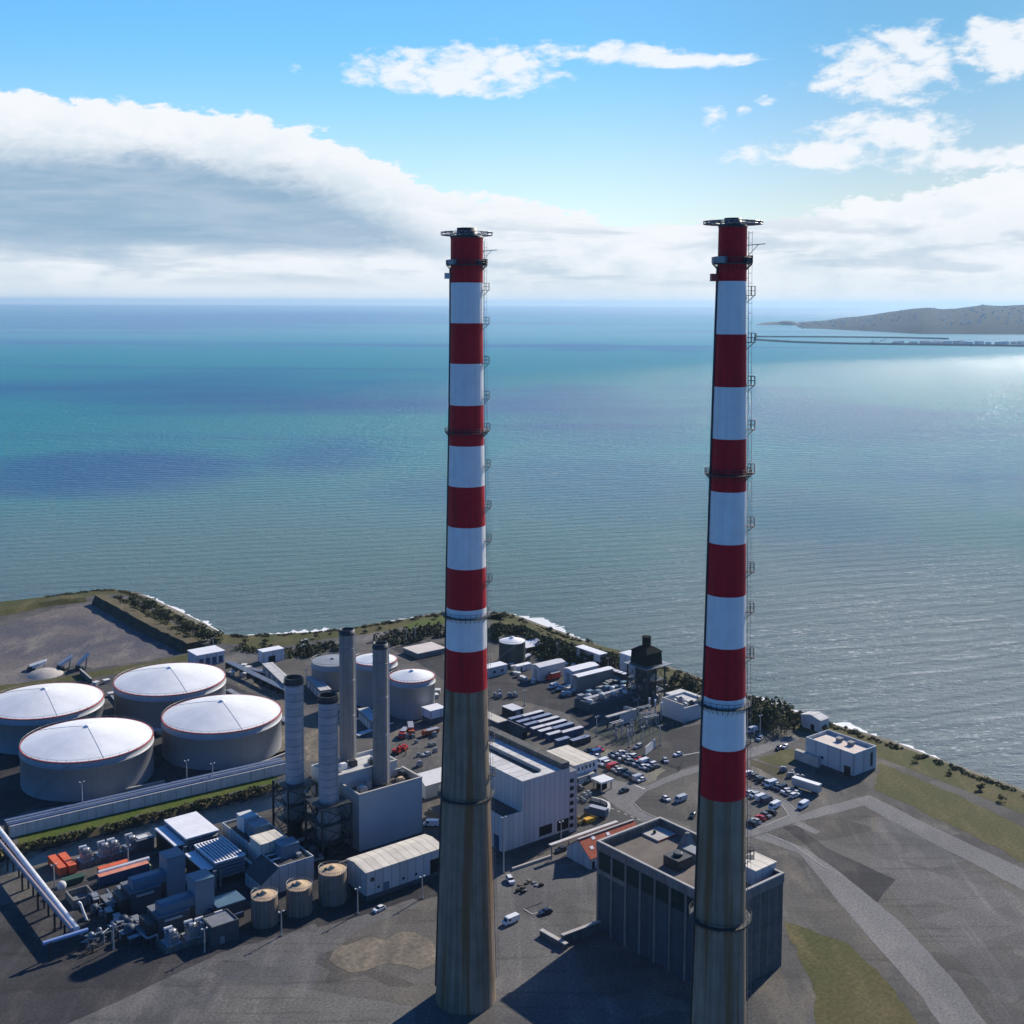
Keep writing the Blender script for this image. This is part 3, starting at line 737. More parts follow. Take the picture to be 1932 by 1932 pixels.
def chimney(D, px, widths, bands, gallery_y, label, ladder_y, topw, boxside):
    base = axis_xy(px, D)
    root = thing('chimney', label, 'chimney', base, 0, 'red and white striped chimneys')
    ct, st = math.cos(PITCH), math.sin(PITCH)
    def zy(y, off=0.0): return HG(Vector((base.x, D - off, 0)), 0, px, y)
    prof = sorted([(zy(y), w * .5 * (D * ct + (H - zy(y)) * st) / F) for y, w in widths])
    def rad(z):
        if z <= prof[0][0]:
            (z0, r0), (z1, r1) = prof[0], prof[1]
        elif z >= prof[-1][0]:
            return prof[-1][1]
        else:
            for (z0, r0), (z1, r1) in zip(prof, prof[1:]):
                if z0 <= z <= z1: break
        return r0 + (r1 - r0) * (z - z0) / (z1 - z0)
    zb = [zy(y, rad(zy(y))) for y in bands]
    ztop = zb[0]; zconc = zb[-1]
    # concrete shaft, with pour-lift rings
    pr = []; z = 0.0
    while z < zconc: pr.append((rad(z), z)); z += 3.0
    pr.append((rad(zconc), zconc))
    MB(CONC).lathe(pr, 64, close=False).build('concrete_shaft', root)
    pr = []; ms = []
    for i in range(len(zb) - 1, 0, -1):
        m = RED if (i - 1) % 2 == 0 else WHITEP
        steps = 3
        for k in range(steps):
            z = zb[i] + (zb[i - 1] - zb[i]) * k / steps
            pr.append((rad(z) + .02, z)); ms.append(m)
    pr.append((rad(ztop) + .02, ztop))
    pm = MB(RED).lathe(pr, 64, mats=ms, close=False)
    pm.lathe([(rad(ztop) + .02, ztop), (rad(ztop) * .6, ztop + .02)], 64, STEELD, close=False)
    pm.build('painted_shaft', root)
    rt = rad(ztop)
    # crown: open lattice deck reaching out past the shaft
    R2 = rt * topw; mk = MB(STEELG); zc = ztop + .2; hc = rt * .30
    NN = 20
    for i in range(NN):
        a = 2 * math.pi * i / NN; b = 2 * math.pi * (i + 1) / NN
        ca, sa, cb, sb = math.cos(a), math.sin(a), math.cos(b), math.sin(b)
        mk.tube((rt * .9 * ca, rt * .9 * sa, zc), (R2 * ca, R2 * sa, zc + hc * .25), .09, n=4)
        mk.tube((rt * .9 * ca, rt * .9 * sa, zc + hc), (R2 * ca, R2 * sa, zc + hc * .8), .07, n=4)
        mk.tube((R2 * ca, R2 * sa, zc + hc * .25), (R2 * ca, R2 * sa, zc + hc * .95), .07, n=4)
        for rr in (1.0, .8):
            q = rt + (R2 - rt) * rr
            mk.tube((q * ca, q * sa, zc + hc * .25), (q * cb, q * sb, zc + hc * .25), .07, n=4)
            mk.tube((q * ca, q * sa, zc + hc * .85), (q * cb, q * sb, zc + hc * .85), .06, n=4)
        q0 = rt * 1.02
        mk.tube((q0 * ca, q0 * sa, zc), (q0 * cb, q0 * sb, zc + hc), .06, n=4)
    mk.lathe([(rt * 1.03, zc - .5), (rt * 1.03, zc + .1), (rt * .75, zc + .12)], 48, STEELD, close=False)
    mk.build('crown_deck', root)
    rf = rt * .62
    fl = MB(STEELD); fl.lathe([(rf * 1.05, ztop), (rf * 1.05, ztop + hc * 1.1), (rf, ztop + hc * 1.1), (rf, ztop + hc * 1.9), (rf * .86, ztop + hc * 1.9), (rf * .86, ztop + .2)], 40, close=False)
    fl.build('flue_lip', root)
    # galleries
    for gy in gallery_y:
        z = zy(gy, rad(zy(gy))); r = rad(z); g = MB(STEELD); ro = r + 1.15
        g.lathe([(r, z - .18), (ro, z - .18), (ro, z), (r, z)], 48, close=False, smooth=False)
        for i in range(28):
            a = 2 * math.pi * i / 28; ca, sa = math.cos(a), math.sin(a)
            b = 2 * math.pi * (i + 1) / 28
            g.tube((ro * ca, ro * sa, z), (ro * ca, ro * sa, z + 1.15), .05, n=4)
            for q in (.55, 1.15): g.tube((ro * ca, ro * sa, z + q), (ro * math.cos(b), ro * math.sin(b), z + q), .045, n=4)
            g.tube(((r + .02) * ca, (r + .02) * sa, z - 1.3), ((ro - .1) * ca, (ro - .1) * sa, z - .2), .06, n=4)
        g.build('gallery', root)
    # caged ladder on the right-hand flank with rest platforms
    la = R(-7)
    ld = MB(STEELG); z = 6.0
    def lp(z, off, tw=0.0):
        r = rad(z) + off
        return (r * math.cos(la) - tw * math.sin(la), r * math.sin(la) + tw * math.cos(la), z)
    while z < ztop - 1:
        z1 = min(z + 4.0, ztop - 1)
        for tw in (-.3, .3): ld.tube(lp(z, .35, tw), lp(z1, .35, tw), .05, n=4)
        for q in range(4): ld.tube(lp(z + q, .35, -.3), lp(z + q, .35, .3), .03, n=4)
        ld.tube(lp(z + 1, .35, 0), lp(z + 1, 1.05, 0), .04, n=4)
        ld.tube(lp(z + 3, .35, 0), lp(z + 3, 1.05, 0), .04, n=4)
        ld.tube(lp(z, 1.05, 0), lp(z1, 1.05, 0), .035, n=4)
        ld.tube(lp(z, 0, 0), lp(z, .4, 0), .06, n=4)
        z = z1
    ld.build('ladder', root)
    for y in ladder_y:
        z = zy(y); g = MB(STEELD); r = rad(z); c, s_ = math.cos(la), math.sin(la)
        def pt(u, v, zz): return ((r + u) * c - v * s_, (r + u) * s_ + v * c, zz)
        g.add([pt(0, -.9, z), pt(1.7, -.9, z), pt(1.7, .9, z), pt(0, .9, z), pt(0, -.9, z + .12), pt(1.7, -.9, z + .12), pt(1.7, .9, z + .12), pt(0, .9, z + .12)],
              [(3, 2, 1, 0), (4, 5, 6, 7), (0, 1, 5, 4), (1, 2, 6, 5), (2, 3, 7, 6), (3, 0, 4, 7)])
        for u, v in ((1.65, -.85), (1.65, .85), (.9, -.85), (.9, .85)): g.tube(pt(u, v, z + .1), pt(u, v, z + 1.9), .05, n=4)
        for q in (1.0, 1.9):
            g.tube(pt(.2, -.85, z + q), pt(1.65, -.85, z + q), .045, n=4); g.tube(pt(1.65, -.85, z + q), pt(1.65, .85, z + q), .045, n=4)
            g.tube(pt(.2, .85, z + q), pt(1.65, .85, z + q), .045, n=4)
        g.tube(pt(0, 0, z - 1.4), pt(1.5, 0, z), .08, n=4)
        g.build('ladder_platform', root)
    # dark cable duct up the left flank
    cd = MB(STEELD); za = R(186); z = 4.0
    while z < ztop - 8:
        z1 = min(z + 6, ztop - 8)
        cd.tube(((rad(z) + .12) * math.cos(za), (rad(z) + .12) * math.sin(za), z), ((rad(z1) + .12) * math.cos(za), (rad(z1) + .12) * math.sin(za), z1), .28, n=6)
        z = z1
    cd.build('cable_duct', root)
    # equipment hung round the top gallery
    z = zy(gallery_y[0], rad(zy(gallery_y[0]))); r = rad(z)
    def cabinet(name, ang, m, w, hh, dz, dep=1.0):
        q = MB(m); c, s_ = math.cos(ang), math.sin(ang)
        def pt(u, v, zz): return ((r + u) * c - v * s_, (r + u) * s_ + v * c, zz)
        z0 = z + dz
        q.add([pt(.2, -w, z0), pt(.2 + dep, -w, z0), pt(.2 + dep, w, z0), pt(.2, w, z0), pt(.2, -w, z0 + hh), pt(.2 + dep, -w, z0 + hh), pt(.2 + dep, w, z0 + hh), pt(.2, w, z0 + hh)],
              [(3, 2, 1, 0), (4, 5, 6, 7), (0, 1, 5, 4), (1, 2, 6, 5), (2, 3, 7, 6), (3, 0, 4, 7)])
        q.tube(pt(.2, 0, z0 + hh * .5), pt(-.3, 0, z0 + hh * .5), .1, n=4)
        q.build(name, root)
    cabinet('equipment_cabinet', R(222), STEELG, 1.15, 1.25, .05)
    cabinet('equipment_cabinet', R(190), STEELG, .8, 1.2, .05)
    cabinet('equipment_cabinet', R(-12), STEELD, .8, 1.5, .05)
    cabinet('equipment_cabinet', R(-48), STEELD, .5, 1.1, .05)
    cabinet('warning_light', R(190), GALV if boxside == 0 else mat('light_red', (.35, .05, .05), .4), .45, 1.5, -3.6, 1.4)
    arm = MB(STEELG)
    arm.tube((r * .98, 0, z + 3.6), (r + 3.6, -.6, z + 3.9), .09, n=5); arm.tube((r * .98, 0, z + 1.2), (r + 2.2, -.4, z + 3.7), .06, n=4)
    arm.build('hoist_arm', root)
    return base, rad

bandsL = [446, 533, 610, 687, 766, 843, 920, 997, 1076, 1153, 1231, 1308]
chL = chimney(318, 880.6, [(446, 61), (620, 61), (760, 63.5), (900, 67.5), (1100, 74), (1300, 79), (1500, 91), (1750, 106)], bandsL, [499, 818, 1168, 1515],
        'thicker striped chimney left of the other one, its lower half stained brown concrete', [548, 612, 686, 752, 812, 880, 957, 1020, 1095, 1395, 1460], 1.6, 0)
bandsR = [425, 530, 631, 731, 830, 930, 1029, 1128, 1226, 1323, 1419, 1514]
chR = chimney(246, 1380, [(425, 53), (530, 54.5), (640, 58.5), (800, 63.5), (1000, 69.5), (1200, 75), (1400, 83.5), (1500, 87), (1730, 96)], bandsR, [496, 898, 1338, 1752],
        'slimmer striped chimney standing right of the other and in front of the flat concrete building', [558, 646, 727, 810, 892, 992, 1077, 1153, 1238, 1396, 1615], 2.1, 1)

# ------------------------------------------------------------------ big oil tanks
def tank(label, cpx, rpx, toph, shell, roof, rim, z_h, cone_h, R_=None, grp='white roofed storage tanks', ring=True, n=72, stair=None, name='storage_tank', cat='tank'):
    """cpx: pixel of the rim's centre; z_h: shell height"""
    c = un_at(cpx, z_h); ct, st = math.cos(PITCH), math.sin(PITCH)
    zc = c.y * ct + (H - z_h) * st
    r = R_ or rpx * zc / F
    t = thing(name, label, cat, (c.x, c.y, 0), GA, grp)
    pr = [(r, 0)]
    if ring: pr += [(r, z_h - 2.6), (r + .35, z_h - 2.55), (r + .35, z_h - 2.2), (r, z_h - 2.15)]
    pr += [(r, z_h)]
    MB(shell).lathe(pr, n, close=False).build('shell', t)
    rf = MB(roof)
    prof = [(r - .02, z_h + .12)]
    for k in range(1, 9):
        q = k / 8; prof.append((max(.05, (r - .02) * (1 - q)), z_h + .12 + cone_h * (1 - (1 - q) ** 1.25)))
    rf.lathe(prof, n, close=False)
    ap = z_h + .12 + cone_h
    rf.lathe([(1.0, ap - .3), (1.0, ap + .35), (.1, ap + .5)], 16, close=False)
    rfo = rf.build('roof', t)
    if rim:
        MB(rim).lathe([(r + .03, z_h - .1), (r + .2, z_h - .1), (r + .2, z_h + .2), (r - .3, z_h + .24)], n, close=False, smooth=False).build('rim', t)
    st_ = MB(STEELG)
    N2 = 40
    for i in range(N2):
        a = 2 * math.pi * i / N2; b = 2 * math.pi * (i + 1) / N2
        if True:
            st_.tube((r * math.cos(a), r * math.sin(a), z_h), (r * math.cos(a), r * math.sin(a), z_h + 1.1), .06, n=4)
            st_.tube((r * math.cos(a), r * math.sin(a), z_h + 1.1), (r * math.cos(b), r * math.sin(b), z_h + 1.1), .05, n=4)
    st_.build('handrail', t)
    if r > 15:
        wk = MB(GALV)                       # walkway and foam pipes running down the roof
        for a in (R(-95), R(120)):
            pts = []
            for k in range(9):
                q = k / 8; rr = r * (1 - q)
                pts.append((rr * math.cos(a), rr * math.sin(a), z_h + .17 + cone_h * (1 - (1 - q) ** 1.25)))
            wk.path(pts, .07, n=4)
        wk.build('roof_pipe', rfo)
    # spiral stair
    ss = MB(STEELG)
    a0 = R(stair if stair is not None else -60)
    K = 26; sweep = (z_h / math.tan(R(42))) / r
    for k in range(K):
        a = a0 + sweep * k / K; b = a0 + sweep * (k + 1) / K; z = z_h * k / K; z1 = z_h * (k + 1) / K
        ss.tube(((r + .3) * math.cos(a), (r + .3) * math.sin(a), z), ((r + .3) * math.cos(b), (r + .3) * math.sin(b), z1), .12, n=4)
        ss.tube(((r + .95) * math.cos(a), (r + .95) * math.sin(a), z + 1), ((r + .95) * math.cos(b), (r + .95) * math.sin(b), z1 + 1), .06, n=4)
        ss.tube(((r + .95) * math.cos(a), (r + .95) * math.sin(a), z), ((r + .95) * math.cos(a), (r + .95) * math.sin(a), z + 1), .04, n=4)
    ss.build('stair', t)
    return t, c, r

def un_at(p, z):
    d = ray(p); k = (z - H) / d.z
    return Vector((d.x * k, d.y * k, z))

tank('white roofed grey oil tank nearest the camera, above the long pipe wall at left', (165, 1395), 119, 0, TANKG, TANKW, TANKR, 15.0, 5.2, stair=200)
tank('white roofed grey oil tank nearest the thin stacks, with a faint line down its roof', (419, 1346), 109.6, 0, TANKG, TANKW, TANKR, 15.0, 5.2, stair=30)
tank('white roofed grey oil tank furthest back, below the earth bank of the bare lot', (321, 1281), 101.6, 0, TANKG, TANKW, TANKR, 15.0, 5.2, stair=60)
tank('white roofed grey oil tank at the far left edge behind the nearest tank', (84, 1322), 106, 0, TANKG, TANKW, TANKR, 15.0, 5.2, stair=40)
GP2 = 'mid sized tanks behind the thin stacks'
tank('dull grey flat roofed tank left of the tall thin stacks', Q(3, 850, 650), 40, 0, TANKG, mat('tank_roof_grey', (.24, .26, .28), .6, 0, .12, .3), None, 12.0, .8, grp=GP2, stair=10)
tank('white roofed tall tank seen between the two rear stacks', Q(3, 1235, 640), 41, 0, TANKG, TANKW, TANKR, 20.0, 2.2, grp=GP2, stair=20)
tank('white roofed tank with rusty roof stains, just left of the thick chimney', Q(3, 1568, 790), 43, 0, TANKG, TANKW, TANKR, 17.0, 2.4, grp=GP2, stair=70)
tank('small dark green tank with a white domed roof by the coastal scrub', Q(5, 388, 472), 25, 0, TANKD, TANKW, None, 11.0, 1.8, grp=None, ring=False, n=40, stair=150)
GP3 = 'brown water tanks in front of the plant'
for lb, c, w, bot in (('brown tank with tan roof, leftmost of the row of three', (230, 1232), 120, 1476), ('brown tank with tan roof, middle one of the row of three', (545, 1146), 116, 1378), ('tallest brown tan roofed tank, right one of three beside the cream roofed shed', (847, 1002), 128, 1272)):
    b = G(4, c[0], bot); hh = HG(b, 4, *c)
    t_, c_, r_ = tank(lb, Q(4, *c), w * .20833, 0, TANKB, TANKT, None, hh, .9, grp=GP3, ring=False, n=48, stair=-30)
    v = MB(STEELG)
    for a in (-120, -70): v.tube(((r_ + .25) * math.cos(R(a) - GA), (r_ + .25) * math.sin(R(a) - GA), 0), ((r_ + .25) * math.cos(R(a) - GA), (r_ + .25) * math.sin(R(a) - GA), hh + .3), .16, n=6)
    v.build('downpipe', t_)
    hb = MB(STEELD); hb.lathe([(.6, hh + .2), (.6, hh + 1.0), (.1, hh + 1.05)], 14, cx=-r_ * .45, cy=.4, close=False); hb.build('roof_hatch', t_)

# ------------------------------------------------------------------ thin stacks
def steel_stack(label, bx, by, topy, botshaft, w, near):
    b = G(4, bx, by); ht = HG(b, *topy); hs = HG(b, *botshaft)
    t = thing('steel_stack', label, 'smokestack', b, GA, 'clad steel stacks on lattice legs')
    ct, st = math.cos(PITCH), math.sin(PITCH)
    r = w * .20833 * .5 * (b.y * ct + (H - ht * .7) * st) / F
    MB(STACKM).lathe([(r, hs), (r, ht - 1.2)], 36, close=False).build('shaft', t)
    cr = MB(STEELD)
    cr.lathe([(r + .02, ht - 2.3), (r * 1.13, ht - 2.2), (r * 1.13, ht - 2.0), (r * 1.01, ht - 2.0), (r * 1.01, ht - 1.1), (r * 1.03, ht - 1.1), (r * 1.03, ht), (r * .9, ht), (r * .9, ht - 2)], 36, close=False, smooth=False)
    for i in range(14):
        a = 2 * math.pi * i / 14
        cr.tube((r * 1.12 * math.cos(a), r * 1.12 * math.sin(a), ht - 1.9), (r * 1.12 * math.cos(a), r * 1.12 * math.sin(a), ht - .8), .06, n=4)
        c = a + 2 * math.pi / 14
        cr.tube((r * 1.12 * math.cos(a), r * 1.12 * math.sin(a), ht - .8), (r * 1.12 * math.cos(c), r * 1.12 * math.sin(c), ht - .8), .05, n=4)
    cr.build('crown', t)
    ld = MB(GALV)
    for k in range(int(hs), int(ht) - 2, 2):
        a = R(-52)
        for da in (-.06, .06):
            ld.tube(((r + .35) * math.cos(a + da), (r + .35) * math.sin(a + da), k), ((r + .35) * math.cos(a + da), (r + .35) * math.sin(a + da), k + 2), .07, n=4)
        ld.tube(((r + .35) * math.cos(a - .06), (r + .35) * math.sin(a - .06), k), ((r + .35) * math.cos(a + .06), (r + .35) * math.sin(a + .06), k), .05, n=4)
        ld.tube((r * math.cos(a), r * math.sin(a), k + 1), ((r + 1.0) * math.cos(a), (r + 1.0) * math.sin(a), k + 1), .06, n=4)
    ld.build('ladder', t)
    # lattice tower under it
    q = r * 1.75; lt = MB(STEELD); lv = [0, hs * .33, hs * .66, hs]
    for z in lv[1:]:
        lt.box(-q, -q, z - .2, q, q, z - .001)
    for sx, sy in ((-q, -q), (q, -q), (q, q), (-q, q)):
        lt.box(sx - .3, sy - .3, 0, sx + .3, sy + .3, hs)
    cs = [(-q, -q), (q, -q), (q, q), (-q, q)]
    for i in range(4):
        (x0, y0), (x1, y1) = cs[i], cs[(i + 1) % 4]
        for z0, z1 in zip(lv, lv[1:]):
            lt.tube((x0, y0, z0), (x1, y1, z1), .16, n=4); lt.tube((x1, y1, z0), (x0, y0, z1), .16, n=4)
        for z in lv[1:]:
            lt.tube((x0, y0, z + 1.1), (x1, y1, z + 1.1), .06, n=4)
            for f in range(7): lt.tube((x0 + (x1 - x0) * f / 6, y0 + (y1 - y0) * f / 6, z), (x0 + (x1 - x0) * f / 6, y0 + (y1 - y0) * f / 6, z + 1.1), .05, n=4)
    lt.build('lattice_tower', t)
    MB(STACKC).lathe([(r * 1.02, hs * .30), (r * 1.28, hs * .34), (r * 1.28, hs * .70), (r * .98, hs * .78), (r * .98, hs - .3)], 32, close=True).build('silencer', t)
    MB(STEELD).lathe([(r * .8, 0), (r * .8, hs * .30)], 20, close=False).build('inlet_duct', t)
    return t, r
steel_stack('banded blue grey stack on a lattice tower, the farther of the pair beside the channel', 510, 665, (3, 525, 800), (3, 525, 1745), 165, 0)
steel_stack('banded blue grey stack on a lattice tower, nearer one beside the grey block', 815, 850, (3, 800, 960), (4, 800, 372), 172, 1)

# ------------------------------------------------------------------ generic rectangular building
def faces(t, near, left, right, z):
    """x extent along the seaward grid axis and y extent away from the camera, read at height z"""
    W = max(t.l(*right, z)[0], 2); L_ = max(t.l(*left, z)[1], 2)
    return W, L_

def walls(t, x0, y0, x1, y1, z0, z1, m, name='wall', par=.0, th=.35):
    mb = MB(m)
    mb.box(x0, y0, z0, x1, y1, z1 - par if par else z1)
    if par:
        mb.box(x0, y0, z1 - par, x1, y0 + th, z1); mb.box(x0, y1 - th, z1 - par, x1, y1, z1)
        mb.box(x0, y0 + th, z1 - par, x0 + th, y1 - th, z1); mb.box(x1 - th, y0 + th, z1 - par, x1, y1 - th, z1)
    return mb.build(name, t.o)

def roofslab(t, x0, y0, x1, y1, z, m, th=.12, ov=0.0, name='roof'):
    return MB(m).box(x0 - ov, y0 - ov, z + .003, x1 + ov, y1 + ov, z + th).build(name, t.o)

def windows(t, items, m=GLASS, name='window', fr=None):
    """items: (x0,z0,x1,z1) on the near wall (y = 0) set 3 cm proud"""
    for x0, z0, x1, z1 in items:
        MB(m).box(x0, -.05, z0, x1, .02, z1).build(name, t.o)

def sidewin(t, items, m=GLASS, name='window'):
    for y0, z0, y1, z1 in items:
        MB(m).box(-.05, y0, z0, .02, y1, z1).build(name, t.o)

# grey boiler block under the two concrete stacks
t = T('power_block', 'tall windowless blue grey block with open roof, under the concrete stacks', 'building', (4, 1092, 835))
h = t.h(4, 1095, 325); W, L1 = faces(t, 0, (4, 925, 205), (4, 1670, 170), h)
W = t.l(4, 1670, 170, h)[0]; L1 = max(9.0, min(16.0, t.l(4, 945, 215, h)[1]))
walls(t, 0, 0, W, L1, 0, h, CLADG, par=2.4, th=.5)
MB(CONCL).box(-.12, -.12, h + .003, W + .12, .62, h + .3).build('coping', t.o)
MB(CONCL).box(-.12, .62, h + .003, .62, L1, h + .3).build('coping', t.o)
MB(CONCL).box(W - .62, .62, h + .003, W + .12, L1, h + .3).build('coping', t.o)
roofslab(t, .5, .5, W - .5, L1 - .5, h - 2.4, ROOFD)
h2 = h + 3.0; L2 = L1 + 15
walls(t, -3.5, L1, W - 2.5, L2, 0, h2, CLADG, name='rear_wall', par=1.4, th=.5)
roofslab(t, -3, L1 + .5, W - 3, L2 - .5, h2 - 1.4, ROOFG, name='rear_roof')
MB(CONCL).box(-3.6, L1 - .1, h2 + .003, W - 2.4, L1 + .6, h2 + .3).build('coping', t.o)
MB(CONCL).box(W - 3.1, L1 + .6, h2 + .003, W - 2.4, L2 + .1, h2 + .3).build('coping', t.o)
pw = t; pwh = h; pwW = W; pwL = L1; pwh2 = h2; pwL2 = L2
for (x, y, z, sx, sy, sz, m) in ((.12, .35, -2.4, 3, 2.6, 2.2, GALV), (.28, .55, -2.4, 2, 2, 3, STEELG), (.72, .3, -2.4, 2.5, 2, 2, TANKT), (.85, .55, -2.4, 2, 3, 2.5, STEELD), (.45, .25, -2.4, 1.6, 1.6, 1.6, STEELD)):
    q = MB(m); q.box(x * W, y * L1, h + z + .13, x * W + sx, y * L1 + sy, h + z + sz); q.box(x * W + .3, y * L1 + .3, h + z + sz, x * W + sx - .3, y * L1 + sy - .3, h + z + sz + .5); q.build('roof_fan', t.o)
rng = random.Random(3)
for k in range(12):
    x = rng.uniform(0, W - 8); y = rng.uniform(L1 + 2, L2 - 4); m = rng.choice([GALV, STEELD, ROOFW, STEELG])
    q = MB(m); a = rng.uniform(.8, 2.0); q.box(x, y, h2 - 1.27, x + a * 1.3, y + a, h2 - 1.4 + a); q.box(x + .2, y + .2, h2 - 1.4 + a, x + a * 1.3 - .2, y + a - .2, h2 - 1.1 + a); q.build('roof_fan', t.o)

def conc_stack(label, basepx, zroof, toppx, w):
    b = un_at(Q(*basepx), zroof); b0 = Vector((b.x, b.y, 0)); ht = HG(b0, *toppx)
    t = thing('concrete_stack', label, 'smokestack', b, GA, 'plain grey stacks on the block roof')
    r = w * .20833 * .5 * (b.y * math.cos(PITCH) + (H - ht * .7) * math.sin(PITCH)) / F
    z1 = ht - b.z
    MB(STACKC).lathe([(r * 1.06, .13), (r * 1.02, z1 * .4), (r, z1 - 1.9)], 36, close=False).build('shaft', t)
    c = MB(STEELD); c.lathe([(r * 1.0, z1 - 1.9), (r * 1.05, z1 - 1.8), (r * 1.05, z1 - 1.1), (r * .99, z1 - 1.0), (r * .99, z1), (r * .86, z1), (r * .86, z1 - 2)], 36, close=False); c.build('cap', t)
    ld = MB(WALLW); a = R(-58)
    for da in (-.07, .07): ld.tube(((r * 1.05 + .5) * math.cos(a + da), (r * 1.05 + .5) * math.sin(a + da), 1), ((r + .5) * math.cos(a + da), (r + .5) * math.sin(a + da), z1 - 1.5), .14, n=5)
    for k in range(2, int(z1) - 2, 2):
        ld.tube((r * math.cos(a), r * math.sin(a), k), ((r * 1.05 + .8) * math.cos(a), (r * 1.05 + .8) * math.sin(a), k), .07, n=4)
    ld.build('ladder', t)
    for zz in (z1 * .35, z1 * .62, z1 * .86):
        MB(STEELG).lathe([(r * 1.0, zz - .12), (r * 1.06, zz - .1), (r * 1.06, zz + .1), (r, zz + .12)], 36, close=False).build('band', t)
conc_stack('plain grey stack with black cap, farther back one on the block roof', (3, 985, 1545), pwh2 - 1.4, (3, 980, 365), 140)
conc_stack('plain grey stack with black cap, nearer one of the pair rising from the open roof', (4, 1285, 205), pwh - 2.4, (3, 1275, 490), 138)

# cream roofed shed in front of it
t = T('workshop_shed', 'long pale blue shed with a cream roof in front of the grey block', 'shed', (4, 1152, 1285))
h = t.h(4, 1155, 1025); W = t.l(4, 1900, 818, h)[0]; L1 = t.l(4, 1000, 900, h)[1]
walls(t, 0, 0, W, L1, 1.6, h, CLADB)
MB(CLADP).box(.1, .1, 0, W - .1, L1 - .1, 1.6).build('plinth', t.o)
rp = MB(ROOFC); rp.yz([(-.3, h + .01), (L1 * .62, h + .9), (L1 + .1, h + .3), (L1 + .1, h + .1), (L1 * .62, h + .7), (-.3, h - .15)], -.3, W + .2); rp.build('roof', t.o)
MB(CONCD).box(-2.5, L1 + .4, 0, W + 1, L1 + 1.4, h - .6).build('rear_wall', t.o)
windows(t, [(1.6, h * .62, 3.0, h * .62 + 1.3)] + [(x, 3.0, x + .8, 3.8) for x in (4.2, 13.6, 18.5)])
MB(BLUEB).box(6.4, -.08, 1.7, 8.6, .03, 4.2).build('door', t.o)
xo = t.l(4, 1735, 980, 4)[0]
MB(LOUV).box(xo, -.07, 1.7, xo + 4.5, .03, 6.4).build('doorway', t.o)

# sloped turbine building
t = T('turbine_building', 'long dark roofed plant building with a sloped chute end behind the brown tanks', 'building', (4, 205, 1260))
h0 = t.h(4, 195, 1140); W = t.l(4, 655, 1085)[0]; h = t.h(4, 655, 872, W, 0)
xs = t.l(4, 330, 952, h)[0]; L1 = 42.0; Ls = t.l(4, 75, 1010, h0)[1]
t2 = MB(CLADB); t2.xz([(0, 0), (0, h0), (xs, h - .5), (xs, 0)], 0, Ls); t2.build('chute_wall', t.o)
MB(ROOFD).add([(-.15, -.2, h0 + .02), (xs, -.2, h - .45), (xs, Ls + .2, h - .45), (-.15, Ls + .2, h0 + .02), (-.15, -.2, h0 + .3), (xs, -.2, h - .15), (xs, Ls + .2, h - .15), (-.15, Ls + .2, h0 + .3)],
              [(3, 2, 1, 0), (4, 5, 6, 7), (0, 1, 5, 4), (1, 2, 6, 5), (2, 3, 7, 6), (3, 0, 4, 7)]).build('chute_roof', t.o)
walls(t, xs + .003, 0, W, L1, 0, h, CLADB, par=.9)
roofslab(t, xs + .4, .4, W - .4, L1 - .4, h - .9, ROOFD)
def unit(t, x0, y0, x1, y1, z, hh, m, nm='roof_unit', lip=True):
    q = MB(m); q.box(x0, y0, z, x1, y1, z + hh)
    if lip: q.box(x0 - .1, y0 - .1, z + hh, x1 + .1, y1 + .1, z + hh + .15)
    q.build(nm, t.o)
zr = h - .77
ux, uy = t.l(4, 385, 890, h)
unit(t, ux, max(1, uy), ux + 6.5, max(1, uy) + 5, zr, 4.2, BLUEB)
unit(t, 4.0 + xs * .3, 12, 4.0 + xs * .3 + 9, 20, zr, 3.6, ROOFC, 'roof_house')
unit(t, xs + 3, 23, xs + 9, 29, zr, 4.5, BLUEB)
unit(t, xs + 3, 31, xs + 8, 36.5, zr, 5.0, WALLW)
for yy in (3.5, 21, 38): unit(t, W - 4.0, yy, W - 2.6, yy + 1.6, zr, 1.0, GALV, 'roof_vent')
for yy in (6, 9.5): MB(PIPEW).tube((xs + .5, yy, zr + .5), (W - 6, yy, zr + .5), .3).build('roof_pipe', t.o)

